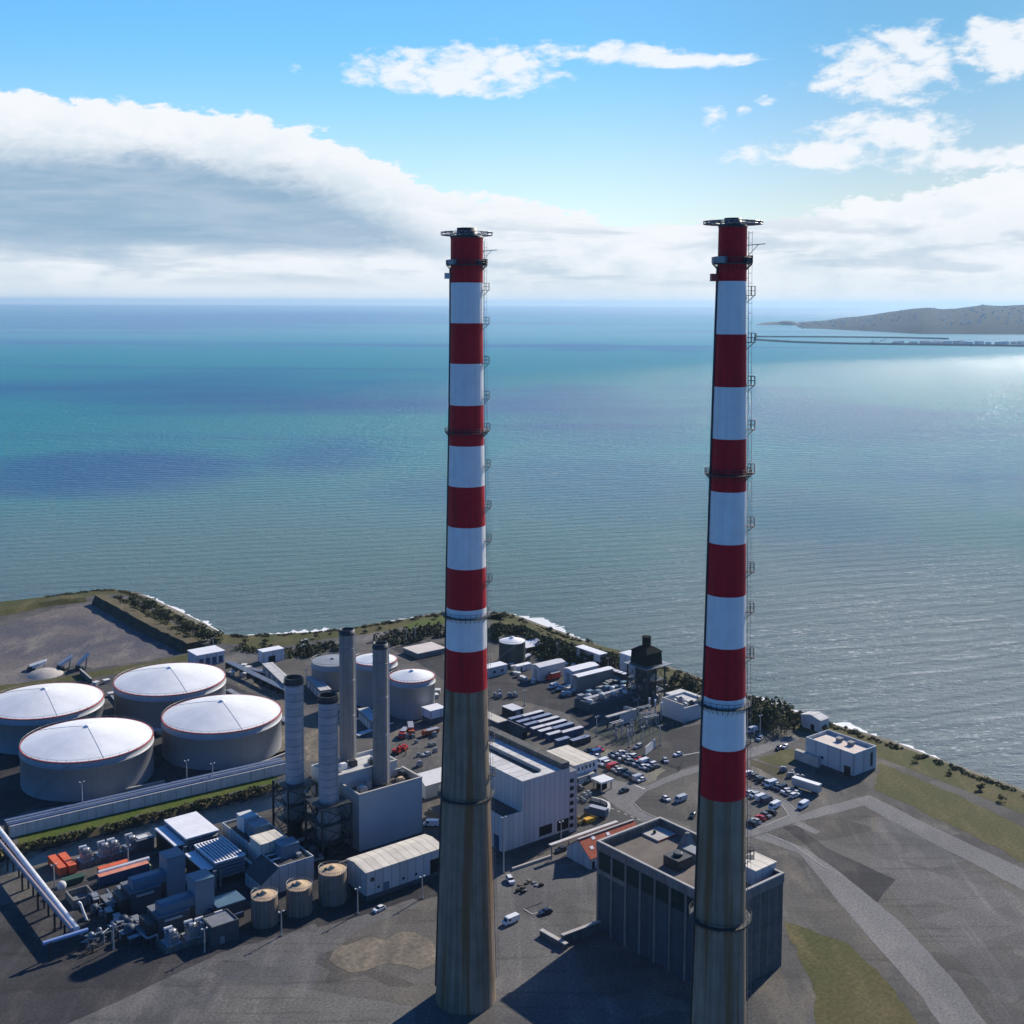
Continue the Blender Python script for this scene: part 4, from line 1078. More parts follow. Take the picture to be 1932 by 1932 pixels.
# two air intake houses with white roofs and black louvres
def intake(label, nb, nt, lf, rt, half):
    t = T('intake_house', label, 'plant building', nb, group='louvred air intake houses')
    h = t.h(*nt); W = t.l(*rt, h)[0]; L1 = t.l(*lf, h)[1]
    m = MB(STEELD); m.box(.5, .5, 0, W - .5, L1 - .5, h * .35); m.build('base', t.o)
    k = 4; z0 = h * .35
    MB(LOUV).box(.45, .45, z0, W - .45, L1 - .45, h - .45).build('core', t.o)
    for i in range(k + 1):
        z = z0 + (h - .5 - z0) * i / k
        q = MB(STEELG if i < k else GALV)
        q.xz([(-.2, z - .5), (.5, z), (.5, z + .25), (-.2, z - .1)], -.2, L1 + .2)
        q.yz([(-.2, z - .1), (-.2, z - .5), (.5, z), (.5, z + .25)], -.2, W + .2)
        q.build('louvre', t.o)
    rf = MB(ROOFW); rf.box(-.3, -.3, h - .4, W + .3, L1 + .3, h)
    rf.build('roof', t.o)
    if half:
        for i in range(9):
            x = W * (i + .5) / 9; MB(STEELD).box(x - .12, .3, h + .003, x + .12, L1 - .3, h + .16).build('roof_rib', t.o)
    a = MB(LOUV); a.box(-3.6, 1.0, 0, -.6, L1 - 1, h - 2.2); a.box(-4.0, .6, h - 2.2, -.4, L1 - .6, h - 1.7, ROOFW); a.build('side_filter', t.o)
    c = MB(STEELG); c.box(-1.6, -1.6, 0, -.5, -.4, h - 2.0); c.box(.6, -1.3, 0, 1.3, -.5, h - 2.4); c.build('duct', t.o)
    g = MB(ROOFC); g.box(W + 1.0, L1 * .0 - 6, h * .62, W + 1.9, L1 - 1, h * .62 + .4); g.build('gantry', t.o)
    return t
intake('louvred intake house with a plain white roof, farther one beside the channel', (10, 445, 690), (10, 450, 370), (10, 195, 112), (10, 780, 190), 0)
intake('louvred intake house with a ribbed white roof, nearer one in front of the sloped chute', (10, 835, 1010), (10, 830, 690), (10, 545, 455), (10, 1150, 530), 1)

# two generator blocks with ducts on top and a square tower
def gen_block(label, nb, scale):
    t = T('generator_house', label, 'plant building', nb, group='dark generator houses')
    h = t.h(10, 75, 1440) if scale == 0 else 11.0
    if scale == 0:
        gen_block.h = h; gen_block.W = t.l(10, 520, 1620)[0]
    h = gen_block.h; W = gen_block.W
    walls(t, 0, 0, W, 9, 0, h, mat('plant_slate_blue', (.055, .075, .10), .55, .1, .12, .3, .3))
    roofslab(t, 0, 0, W, 9, h, ROOFS, .2, .15)
    d = MB(BLUEB); d.yz([(1, h + .21), (1, h + 2.6), (1.8, h + 3.4), (4.6, h + 3.4), (5.4, h + 2.6), (5.4, h + .21)], 1.0, W + 2.0); d.build('duct', t.o)
    e = MB(GALV); e.box(1.5, -.9, h - 1.2, 7.0, -.05, h - .7); e.build('canopy', t.o)
    tw = MB(mat('tower_slate_blue', (.19, .235, .275), .5, .1, .08, .3, .3)); tw.box(W + 2.01, .2, h * .3, W + 8.0, 6.6, h + 7.5); tw.build('tower', t.o)
    rr = MB(BLUEB); rr.box(W + 1.9, .1, h + 7.503, W + 8.1, 6.7, h + 7.75); rr.build('tower_roof', t.o)
    lg = MB(STEELD)
    for x, y in ((W + 2.4, .6), (W + 7.6, .6), (W + 7.6, 6.2), (W + 2.4, 6.2)):
        MB(STEELD).box(x - .25, y - .25, 0, x + .25, y + .25, h * .3).build('leg', t.o)
    MB(BLUEB).box(W + 8.01, 1.2, h * .55, W + 15, 5.8, h * .55 + 1.2).build('side_deck', t.o)
    MB(STEELD).box(W + 9, 2, 0, W + 14, 5, h * .55 - .003).build('side_base', t.o)
    w_ = MB(STEELD); w_.box(-3.0, .5, 0, -.01, 8, h * .8); w_.build('side_wall', t.o)
    return t
gb = gen_block('dark blue generator house with rounded roof duct, nearest the bottom edge', (10, 75, 1725), 0)
v1 = G(10, 650, 1090, 18); v2 = G(10, 250, 770, 18)
gen_block('dark blue generator house with rounded roof duct, beside the orange containers', gb.p + Vector(((v2 - v1).x, (v2 - v1).y, 0)), 1)
t = T('pipe_gallery', 'low blue slab roofed gallery left of the brown tanks', 'plant building', (10, 870, 1520))
W = t.l(10, 1315, 1300, 5)[0]
walls(t, 0, 0, W, 6, 0, 5.2, CLADP); roofslab(t, 0, 0, W, 6, 5.2, BLUEB, .5, .5)
for k in range(3): MB(PIPEB).tube((1 + k * .8, -.6 - k * .5, 1.5 + k * .5), (W - 1, -.6 - k * .5, 1.5 + k * .5), .22).build('pipe', t.o)
t = T('switch_house', 'dark square switch house beside the two transformer trays', 'plant building', (10, 1140, 1700))
walls(t, -8.5, 0, 0, 8, 0, 6.0, CLADP, par=.5); roofslab(t, -8.1, .4, -.4, 7.6, 5.5, ROOFS)
MB(STEELG).box(-6, -.06, .2, -4.6, .02, 2.4).build('door', t.o)

# ------------------------------------------------------------------ transformers
def transformer(label, loc, grp):
    t = thing('transformer', label, 'transformer', loc, GA, grp)
    b = MB(CONCD); b.box(-.6, -.4, 0, 12.6, 5.9, 1.6); b.build('bund', t)
    m = MB(GALV)
    m.box(.2, .3, 1.603, 4.6, 4.8, 2.0)
    m.box(6.4, .3, 1.603, 11.8, 4.8, 2.0); m.build('tray', t)
    for x in (1.0, 7.2):
        k = MB(STEELG); k.box(x, 1.0, 2.003, x + 3.2, 4.0, 4.4); k.box(x + .3, 1.3, 4.4, x + 2.9, 3.7, 4.65); k.build('tank', t)
        f = MB(GALV)
        f.lathe([(1.1, 4.655), (1.1, 5.3), (.8, 5.4)], 18, cx=x + 1.7, cy=2.6, close=True); f.build('cooling_fan', t)
        c = MB(WALLW); c.tube((x - .3, 3.6, 5.6), (x + 2.2, 3.6, 5.6), .5, n=12); c.tube((x, 3.6, 4.5), (x, 3.6, 5.3), .12); c.build('conservator', t)
        for q in range(3):
            bsh = MB(CONCL); bx_ = x + .5 + q * 1.0
            bsh.lathe([(.16, 4.65), (.24, 4.9), (.14, 5.2), (.22, 5.5), (.1, 5.9)], 8, cx=bx_, cy=1.2, close=True); bsh.build('bushing', t)
        rd = MB(GALV)
        for q in range(5): rd.box(x + .2 + q * .6, .45, 2.1, x + .45 + q * .6, .95, 4.0)
        rd.build('radiator', t)
    return t
tr0 = transformer('pale grey transformer pair on a black bund, left of two along the channel', G(11, 600, 700), 'transformers on their bunds')
dup(tr0, G(11, 1000, 590), GA, 'pale grey transformer pair on a black bund, right of two along the channel', 'transformers on their bunds')
dup(tr0, G(10, 175, 1905), GA, 'transformer pair with one white cover, lower left of two at the bottom edge', 'transformers on their bunds')
dup(tr0, G(10, 590, 1775), GA, 'bright grey transformer pair on a tray, right of two at the bottom edge', 'transformers on their bunds')
t = T('switchgear_cabin', 'dark cabin with a white roof hatch at the end of the transformer row', 'plant building', (11, 1400, 500))
walls(t, 0, 0, 6, 5, 0, 4.5, CLADP); roofslab(t, 0, 0, 6, 5, 4.5, ROOFS, .15, .1); MB(WALLW).box(.8, .8, 4.66, 4.5, 3.4, 4.95).build('roof_hatch', t.o)

# ------------------------------------------------------------------ containers
def container(label, loc, rz, L_, m, h=2.6, grp=None, roofm=None, name='container', cat='container', w=2.44):
    t = thing(name, label, cat, loc, rz, grp)
    b = MB(m)
    # corrugated sides
    n = int(L_ / .55); xs_ = [L_ * i / n for i in range(n + 1)]
    pts = [(x, (.0 if i % 2 else .09)) for i, x in enumerate(xs_)] + [(x, w - (.0 if i % 2 else .09)) for i, x in reversed(list(enumerate(xs_)))]
    b.prism(pts, .15, h - .06); b.build('body', t)
    MB(roofm or m).box(-.02, -.02, h - .058, L_ + .02, w + .02, h).build('roof', t)
    for x in (-.05, L_ - .11):
        for y in (-.04, w - .12): MB(m).box(x, y, 0, x + .16, y + .16, h - .06).build('corner_post', t)
    for y in (.15, w / 2 + .03): MB(m).box(L_ + .002, y, .2, L_ + .07, y + w / 2 - .2, h - .2).build('door', t)
    return t
rows = 'dark blue containers packed in two columns'
tops_short = [(450, 1160, 0), (570, 1205, 0), (680, 1250, 0), (790, 1305, 1), (900, 1345, 1), (1025, 1395, 1)]
tops_long = [(695, 1100, 1), (815, 1145, 0), (930, 1190, 1), (1040, 1240, 1), (1150, 1285, 0), (1290, 1345, 1)]
roofB = mat('container_roof_blue', (.20, .25, .36), .6, 0, .15, .4); roofW = mat('container_roof_pale', (.55, .55, .57), .6, 0, .15, .4)
ordn = ['farthest', 'second farthest', 'third farthest', 'third nearest', 'second nearest', 'nearest']
for i, (x, y, c) in enumerate(tops_short):
    p = G(13, x, y, 3.0); u = Vector((math.cos(GA), math.sin(GA), 0)); v = Vector((-math.sin(GA), math.cos(GA), 0))
    o = p - u * 3.9 - v * 1.2; o.z = 0
    container('short dark container with %s roof, %s in the column by the cream roof' % (('dull blue', 'pale grey')[c], ordn[i]), o, GA, 7.6, DKBLUE, 3.0, rows, (roofB, roofW)[c])
for i, (x, y, c) in enumerate(tops_long):
    p = G(13, x, y, 3.0); o = p - u * 5.9 - v * 1.2; o.z = 0
    container('long dark container with %s roof, %s in the column beside the yard' % (('dull blue', 'pale grey')[c], ordn[i]), o, GA, 11.8, DKBLUE, 3.0, rows, (roofB, roofW)[c])
container('short dark container at the foot of both columns, half hidden by the office roof', G(14, 900, 385), GA, 7.0, DKBLUE, 2.8, None, roofB)
container('lone dark container with grey roof standing behind the tan roofed office', G(14, 1090, 385), GA, 10.0, mat('container_black', (.03, .032, .04), .5), 2.8, None, roofB)
oc = 'orange containers by the channel'
V_ = Vector((-math.sin(GA), math.cos(GA), 0))
container('orange container standing end on by the transformers, left of two', G(11, 400, 790), GA + R(90), 11.5, ORANGE, 2.9, oc)
container('orange container with an open dark hatch, right of the end on pair', G(11, 545, 755), GA + R(90), 11.5, ORANGE, 2.9, oc)
container('faded orange container behind the white pipe load', G(11, 870, 815), GA, 10.0, ORANGE, 2.4, oc)
container('salmon topped blue container in front of the white pipe load', G(11, 870, 965), GA, 16.5, DKBLUE, 3.4, oc, SALMON)
t = T('pipe_load', 'long white pipe section lying between orange and salmon containers', 'pipe', (11, 850, 900)); MB(PIPEW).tube((0, 0, 3.2), (17, 0, 3.2), .85, n=14).build('pipe_barrel', t.o)
sd = MB(STEELD)
for x in (2, 8, 15): sd.box(x, -.7, 0, x + .5, .7, 2.35)
sd.build('cradle', t.o)
t = T('skip_box', 'pale green box skip beside the salmon topped container', 'skip', (11, 1420, 800)); b_ = MB(GREENP); b_.box(0, 0, .2, 4.4, 3.2, 2.2); b_.box(.1, .1, 2.2, 4.3, 3.1, 2.4); b_.build('body', t.o); MB(STEELD).box(-.1, -.1, 0, 4.5, 3.3, .2).build('skid', t.o)

# ------------------------------------------------------------------ generating hall beside the thick chimney
t = T('generating_hall', 'tall ribbed blue grey hall with a slotted pale roof right of the thick chimney', 'building', (6, 302, 880))
ha = t.h(6, 298, 525); x1 = t.l(6, 480, 818)[0]; h = t.h(6, 480, 205, x1, 0); W = t.l(6, 885, 660)[0]
La = t.l(6, 205, 470, ha)[1] + 22
RIB = mat('cladding_ribbed', (.50, .515, .50), .5, .05, .05, .1, .35, panel=2.3)
L1 = 46.0
walls(t, 0, 0, x1 - .01, La, 1.5, ha, RIB, name='annex_wall', par=.6)
roofslab(t, .4, .4, x1 - .41, La - .4, ha - .6, ROOFD, name='annex_roof')
Wr = t.l(5, 830, 1640, h)[0]
walls(t, x1, 0, W, L1, 1.5, h, RIB)
MB(CLADP).box(.15, .15, 0, W - .15, L1 - .15, 1.5).build('plinth', t.o)
rz0 = h + .02
rf = MB(ROOFG); rf.box(x1 - .1, -.1, rz0, x1 + (Wr - x1) * .42, L1 - .1, rz0 + .25); rf.box(x1 + (Wr - x1) * .58, 3.0, rz0, Wr, L1 - .1, rz0 + .25); rf.box(x1 + (Wr - x1) * .42, L1 - 3, rz0, x1 + (Wr - x1) * .58, L1 - .1, rz0 + .25)
rf.box(x1 + (Wr - x1) * .42, -.1, rz0, Wr, 3.0, rz0 + .25); rf.build('roof', t.o)
sl_ = MB(STEELD); sl_.box(x1 + (Wr - x1) * .42, 3.0, rz0, x1 + (Wr - x1) * .58, L1 - 3, rz0 + .05); sl_.build('roof_slot', t.o)
MB(CONCL).box(x1 + (Wr - x1) * .58 + .003, 3.003, rz0 + .252, x1 + (Wr - x1) * .58 + .4, L1 - 3, rz0 + 1.3).build('slot_kerb', t.o)
MB(CONCD).box(Wr + .3, 0.2, h + .003, W - .01, L1, h + 2.2).build('parapet_wall', t.o)
MB(LOUV).box(t.l(6, 650, 700, 3)[0], -.07, 2.6, t.l(6, 765, 660, 3)[0], .03, 6.0).build('doorway', t.o)
MB(LOUV).box(t.l(6, 805, 640, 3)[0], -.07, 2.2, W - .4, .03, 6.0).build('doorway', t.o)
MB(DKBLUE).box(-.07, 2.0, 1.6, .02, 5.0, 6.5).build('door', t.o)
hall = t; hallW = W; hallh = h
ts = T('stair_tower', 'narrow stair tower with black landings at the right end of the hall', 'building', hall.w(W + .35, .3))
xw = 3.4; hs = hallh - 2
walls(ts, 0, 0, xw, 8, 0, hs, CLADG)
for k in range(7): MB(LOUV).box(.1, -.3, 2 + k * (hs - 3) / 7, 1.6, -.002, 3.3 + k * (hs - 3) / 7).build('landing', ts.o)
MB(GALV).box(xw - .6, -.35, 0, xw - .2, -.002, hs * .98).build('downpipe', ts.o)
roofslab(ts, 0, 0, xw, 8, hs, ROOFS, .2, .1)

# offices behind
t = T('office', 'white office with a tan roof and two rows of windows beside the car park', 'building', (5, 945, 1790))
h = t.h(5, 975, 1607); W = t.l(5, 1170, 1545, h)[0]; L1 = t.l(5, 690, 1478, h)[1]
walls(t, 0, 0, W, L1, 0, h, CLADW)
roofslab(t, 0, 0, W, L1, h, ROOFC, .25, .25)
windows(t, [(W * (.16 + .16 * k), h * .70, W * (.16 + .16 * k) + .95, h * .70 + 1.4) for k in range(5)] + [(W * .12, h * .12, W * .12 + 1.0, h * .12 + 1.3), (W * .82, h * .34, W * .82 + 1.6, h * .34 + 1.5)])
c = MB(CONCL); c.box(-.2, -2.6, h * .48, W * .72, -.01, h * .48 + .3); c.build('canopy', t.o)
MB(BLUEB).box(W * .55, -.06, .1, W * .55 + 1.8, .02, 2.6).build('door', t.o)
t = T('link_wall', 'dark grey parapet wing between the hall and the tan roofed office', 'building', hall.w(hallW + 1.2, 9.0))
hp = hallh * .80
walls(t, 0, 0, 3.6, 46, 0, hp, CONCD); roofslab(t, 0, 0, 3.6, 46, hp, ROOFS, .2, .05)

t = T('long_shed', 'long low store with a cream roof between containers and the hall', 'shed', (14, 490, 285))
h = 5.2; W = t.l(14, 590, 190, h)[0]
walls(t, 0, 0, W, 34, 0, h, CLADP); roofslab(t, 0, 0, W, 34, h, ROOFC, .25, .3)
Lw = 12.0
walls(t, -6.0, Lw, -.01, 34, 0, h - .1, CLADP, name='side_wall'); roofslab(t, -6.0, Lw, -.31, 34, h - .1, ROOFC, .25, .0, name='side_roof')
MB(LOUV).box(1, -.06, .2, W - 1, .02, 3.6).build('doorway', t.o)
t = T('store_block', 'black walled box store with a pale grey roof, behind the container columns', 'building', (13, 400, 1190))
h = t.h(13, 400, 1075); W = t.l(13, 545, 1030, h)[0]; L1 = t.l(13, 210, 1010, h)[1]
walls(t, 0, 0, W, L1, 0, h, mat('black_cladding', (.022, .025, .035), .5, 0, .15, .3)); roofslab(t, 0, 0, W, L1, h, roofW, .25, .15)
MB(STEELG).box(W * .3, -.06, .1, W * .3 + 2.6, .02, 3.0).build('door', t.o)

# ------------------------------------------------------------------ yard sheds
def gable(name, label, near, right, left, htop, m, rm, rise=.18, cat='shed', grp=None, open_=False):
    t = T(name, label, cat, near, group=grp)
    W = t.l(*right)[0]; L1 = t.l(*left)[1]; h = htop
    b = MB(m); b.yz([(0, 0), (0, h), (L1 / 2, h + rise * L1), (L1, h), (L1, 0)], 0, W); b.build('wall', t.o)
    rr = MB(rm); e = .3
    rr.yz([(-e, h - rise * e * 2 + .02), (L1 / 2, h + rise * L1 + .03), (L1 / 2, h + rise * L1 + .22), (-e, h - rise * e * 2 + .2)], -e, W + e)
    rr.yz([(L1 / 2, h + rise * L1 + .03), (L1 + e, h - rise * e * 2 + .02), (L1 + e, h - rise * e * 2 + .2), (L1 / 2, h + rise * L1 + .22)], -e, W + e)
    rr.build('roof', t.o)
    dd = MB(LOUV if open_ else STEELG); dd.box(-.06, L1 * .3, .1, .02, L1 * .7, h * .8); dd.build('door', t.o)
    return t, W, L1
gable('store_shed', 'grey gabled shed behind the red machine in the yard', (13, 800, 625), (13, 1150, 520), (13, 705, 575), 7.0, CLADG, roofW, .12)
gable('white_shed', 'white long shed behind its twin, left of the tower', (13, 1300, 700), (13, 1680, 600), (13, 1215, 640), 7.5, CLADW, ROOFW, .1, grp='twin long sheds')
gable('white_shed', 'long shed with white roof and brown shaded wall, nearer of the twins', (13, 1385, 790), (13, 1870, 640), (13, 1335, 750), 7.5, mat('cladding_taupe', (.24, .225, .21), .6), ROOFW, .1, grp='twin long sheds')
t = T('open_shed', 'open fronted white shed backing onto the coastal scrub', 'shed', (13, 1710, 445))
W = 5.0; L1 = t.l(13, 1425, 300)[1]; h = 7.5
q = MB(CLADG); q.box(0, 0, 0, .3, L1, h * .45); q.box(0, 0, h * .45, .3, L1 * .25, h); q.box(0, L1 * .85, h * .45, .3, L1, h); q.box(.3, 0, 0, W, .3, h); q.box(.3, L1 - .3, 0, W, L1, h); q.box(W - .3, .3, 0, W, L1 - .3, h); q.build('wall', t.o)
MB(ROOFW).box(-.4, -.3, h + .003, W + .3, L1 + .3, h + .4).build('roof', t.o)
t = T('flat_hut', 'low white and blue hut right of the thick chimney', 'hut', (13, 315, 505))
L1 = 6; Wn = abs(t.l(13, 20, 560)[0])
b = MB(CLADB); b.box(-Wn - 4, 0, 0, 0, L1, 4.6); b.build('wall', t.o); MB(ROOFW).box(-Wn - 4.2, -.2, 4.603, .2, L1 + .2, 4.9).build('roof', t.o)
for k in range(3): MB(GLASS).box(-4 - k * 5, -.05, 1.6, -2.4 - k * 5, .02, 2.8).build('window', t.o)
t = T('site_hut', 'small white hut below the white domed tank', 'hut', (13, 470, 490)); b = MB(CLADW); b.box(0, 0, 0, 9, 3, 3); b.build('wall', t.o); MB(ROOFW).box(-.2, -.2, 3.003, 9.2, 3.2, 3.2).build('roof', t.o); MB(LOUV).box(2, -.05, .1, 3.2, .02, 2.2).build('door', t.o)
t = T('canopy_shed', 'small white tent roof behind the white domed tank', 'shed', (13, 600, 210)); b = MB(ROOFW); b.yz([(0, 3), (4.5, 5.5), (9, 3), (9, 3.2), (4.5, 5.7), (0, 3.2)], 0, 12); b.build('roof', t.o); b = MB(STEELG)
for x, y in ((.4, .4), (11.6, .4), (11.6, 8.6), (.4, 8.6)): MB(STEELG).box(x - .15, y - .15, 0, x + .15, y + .15, 3.2).build('post', t.o)
t = T('conveyor_ramp', 'short white sloping ramp at the foot of the white domed tank', 'ramp', (13, 480, 345)); b = MB(ROOFW); b.xz([(0, .4), (9, 2.6), (9, 3.0), (0, .8)], 0, 3.0); b.build('deck', t.o); b = MB(STEELG); b.box(8, .3, 0, 8.4, 2.7, 2.3); b.box(4, .3, 0, 4.4, 2.7, 1.3); b.build('support', t.o)

t = T('white_cube', 'tall windowless pale block beside the hooded tower on the shore', 'building', (12, 715, 475))
h = t.h(12, 712, 145); L1 = t.l(12, 462, 115, h)[1]
walls(t, 0, 0, 9, max(10, L1), 0, h, CLADW); roofslab(t, 0, 0, 9, max(10, L1), h, ROOFW, .3, .15)
MB(STEELG).box(-.06, 3, .1, .02, 5, 3).build('door', t.o)

# hooded boiler tower by the shore
t = T('boiler_tower', 'dark hooded boiler tower with a short black stack by the shore', 'tower', (12, 930, 900))
zp = t.h(12, 970, 340); zh = t.h(12, 985, 65); ztop = HG(t.w(4, 5), 5, 1630, 440)
Wd = 12.0; Ld = 13.0
lv = [0, zp * .3, zp * .6, zp]
fr = MB(STEELD)
for x in (0, Wd / 2, Wd):
    for y in (0, Ld / 2, Ld): fr.box(x - .3, y - .3, 0, x + .3, y + .3, zp)
for z in lv[1:-1]: fr.box(-.5, -.5, z - .25, Wd + .5, Ld + .5, z)
for z0, z1 in zip(lv, lv[1:]):
    for x0, x1 in ((0, Wd / 2), (Wd / 2, Wd)): fr.tube((x0, -.1, z0), (x1, -.1, z1), .18, n=4); fr.tube((x1, -.1, z0), (x0, -.1, z1), .18, n=4)
    for y0, y1 in ((0, Ld / 2), (Ld / 2, Ld)): fr.tube((-.1, y0, z0), (-.1, y1, z1), .18, n=4); fr.tube((-.1, y1, z0), (-.1, y0, z1), .18, n=4)
fr.build('frame', t.o)
dk = MB(STEELG); dk.box(-1.6, -1.6, zp, Wd + 3.4, Ld + 1.4, zp + .35)
for z in (zp + 1.1,):
    dk.tube((-1.5, -1.5, z + .3), (Wd + 3.3, -1.5, z + .3), .08, n=4); dk.tube((-1.5, -1.5, z + .3), (-1.5, Ld + 1.3, z + .3), .08, n=4)
dk.build('platform', t.o)
hd = MB(mat('hood_black', (.008, .012, .012), .9, 0, .2, .3, .05))
def frus(m, x0, y0, x1, y1, z0, X0, Y0, X1, Y1, z1):
    m.add([(x0, y0, z0), (x1, y0, z0), (x1, y1, z0), (x0, y1, z0), (X0, Y0, z1), (X1, Y0, z1), (X1, Y1, z1), (X0, Y1, z1)], [(3, 2, 1, 0), (4, 5, 6, 7), (0, 1, 5, 4), (1, 2, 6, 5), (2, 3, 7, 6), (3, 0, 4, 7)])
hz = zh - zp
frus(hd, .2, .4, Wd - .6, Ld - .8, zp + .353, .6, .8, Wd - 1, Ld - 1.2, zp + hz * .1)
frus(hd, .6, .8, Wd - 1, Ld - 1.2, zp + hz * .1 + .001, .9, 1.1, Wd - 1.3, Ld - 1.5, zp + hz * .82)
frus(hd, .3, .5, Wd - .7, Ld - .9, zp + hz * .82 + .001, 4.0, 4.4, Wd - 4.2, Ld - 4.6, zp + hz * 1.12)
hd.build('hood', t.o)
st_ = MB(mat('hood_black', (.022, .028, .028))); st_.lathe([(2.1, zp + hz * 1.05), (2.0, ztop - .5), (2.25, ztop - .45), (2.25, ztop), (1.9, ztop)], 24, cx=Wd / 2 - .3, cy=Ld / 2 - .3, close=True); st_.build('flue', t.o)
rng = random.Random(11)
for k in range(26):
    x = rng.uniform(.3, Wd - 2); y = rng.uniform(.3, Ld - 2); z = rng.choice(lv[:3]); m = rng.choice([STEELG, GALV, STEELD, WALLW, STEELG])
    q = MB(m); a = rng.uniform(.8, 2.4)
    if rng.random() < .5: q.box(x, y, z + .003, x + a, y + a * .8, z + a * 1.2); q.box(x + .1, y + .1, z + a * 1.2, x + a - .1, y + a * .7, z + a * 1.35)
    else: q.lathe([(a * .45, z + .01), (a * .45, z + a * 1.6), (a * .1, z + a * 1.9)], 12, cx=x + 1, cy=y + 1, close=True)
    q.build('process_vessel', t.o)
unit(t, 2, 2, Wd - 3, Ld - 3, lv[1] + .01, zp * .55, STEELD, 'boiler_casing')

# plant around the tower
t = T('condenser_bank', 'blue grey condenser bank of fans and drums beside the twin sheds', 'plant', (12, 380, 950))
W = 22
b = MB(mat('plant_slate_blue', (.12, .15, .185))); b.box(-14, 0, 0, W, 11, 4.2); b.build('casing', t.o)
for k in range(9):
    x = -12 + k * 3.7; MB(rng.choice([GALV, WALLW, STEELG])).lathe([(1.3, 4.21), (1.3, 5.4 + (k % 3) * .6), (.9, 5.6 + (k % 3) * .6)], 18, cx=x, cy=2.5 + (k % 2) * 5, close=True).build('fan_drum', t.o)
for k in range(6):
    x = -13 + k * 5.5; q = MB(rng.choice([ROOFW, STEELG, BLUEB])); q.box(x, 8, 4.21, x + 3, 10.5, 6 + (k % 2)); q.build('cabinet', t.o)
for k in range(3): MB(PIPEW).path([(-13, 4.2 + k * .8, 5.4), (8 + k * 3, 4.2 + k * .8, 5.4), (8 + k * 3, 4.2 + k * .8, 1)], .22).build('pipe', t.o)
t = T('fin_fan', 'row of white fin fans on legs behind the condenser bank', 'plant', (12, 640, 590))
L1 = 14; MB(STEELD).box(-3, 0, 4.0, 0, L1, 5.6).build('casing', t.o)
for k in range(5): MB(ROOFW).box(-2.8, .4 + k * 2.8, 5.603, -.2, 2.4 + k * 2.8, 5.9).build('fan', t.o)
for x in (-2.8, -.2):
    for y in (.3, L1 - .3): MB(STEELD).box(x - .15, y - .15, 0, x + .15, y + .15, 4.0).build('leg', t.o)
t = T('blast_wall', 'free standing grey blast wall with a flat slab roof at the compound edge', 'wall', (12, 515, 1235))
h = t.h(12, 505, 1065); W = t.l(12, 750, 1150)[0]
q = MB(CLADG); q.box(0, 0, 0, W, .6, h); q.build('wall', t.o)
q = MB(CONCL); q.box(-8, -.3, h + .003, W, 1.6, h + .5); q.build('slab', t.o)
q = MB(STEELD); q.box(-7.8, .2, 0, -7.3, .8, h); q.box(-3.8, .2, 0, -3.3, .8, h); q.build('post', t.o)
t = T('roofless_block', 'roofless pale walled block between the tower and the slim chimney', 'building', (12, 1520, 1205))
h = t.h(12, 1548, 920); L1 = t.l(12, 1175, 795, h)[1]; W = 15
q = MB(CLADG); q.box(0, 0, 0, .5, L1, h); q.box(.5, 0, 0, W, .5, h - 1.5); q.box(.5, L1 - .5, 0, W, L1, h); q.box(W - .5, .5, 0, W, L1 - .5, h); q.build('wall', t.o)
MB(CONCL).box(-.15, -.1, h + .003, .65, L1 + .1, h + .3).build('coping', t.o)
MB(GALV).box(.5, .5, .2, W - .5, L1 - .5, h * .45).build('inner_deck', t.o)
for k in range(4):
    MB(rng.choice([STEELG, GALV, STEELD])).lathe([(1.4, h * .45 + .01), (1.4, h * .9), (.5, h * .98)], 16, cx=4 + (k % 2) * 5, cy=3 + (k // 2) * (L1 - 7), close=True).build('vessel', t.o)
t = T('pump_house', 'light grey pump house with a white roof next to the slim chimney', 'building', (12, 1790, 1070)); walls(t, -6, 0, 4, 16, 0, 7, CLADW); roofslab(t, -6, 0, 4, 16, 7, ROOFG, .3, .2); MB(LOUV).box(-5, -.06, .1, -2, .02, 3).build('door', t.o)
# substation
GS = 'substation posts and busbars'
def postins(label, loc, h, r, wh=True):
    t = thing('insulator_post', label, 'insulator', loc, GA, GS)
    MB(STEELG).box(-.25, -.25, 0, .25, .25, h * .45).build('pedestal', t)
    pr = []; z = h * .45
    while z < h: pr += [(r, z), (r * 1.6, z + .2), (r, z + .4)]; z += .4
    MB(CONCL if wh else STEELG).lathe(pr, 10, close=True).build('porcelain', t)
    MB(ROOFW if h > 6 else STEELG).lathe([(r * 1.8, h), (r * 1.8, h + .8), (r, h + 1.1)], 12, close=True).build('cap', t)
    return t
p0 = postins('leftmost of three tall white capped insulator posts before the roofless block', G(12, 975, 1090), 7.5, .3)
for x, y, w_ in ((1070, 1120, 'middle'), (1170, 1165, 'rightmost')): dup(p0, G(12, x, y), GA, w_ + ' of three tall white capped insulator posts before the roofless block', GS)
p1 = postins('small grey insulator post among the substation busbars', G(12, 690, 1330), 4.0, .2, False)
for k in range(14):
    a = random.Random(k * 7 + 1); u_ = a.random(); v_ = a.random()
    pos = G(12, 300 + 640 * u_ + 180 * v_, 1400 - 130 * u_ + 0 + 120 * v_ * 1.0 - 230 * (1 - v_) * .0)
    dup(p1, pos, GA, 'small grey insulator post among the substation busbars', GS)
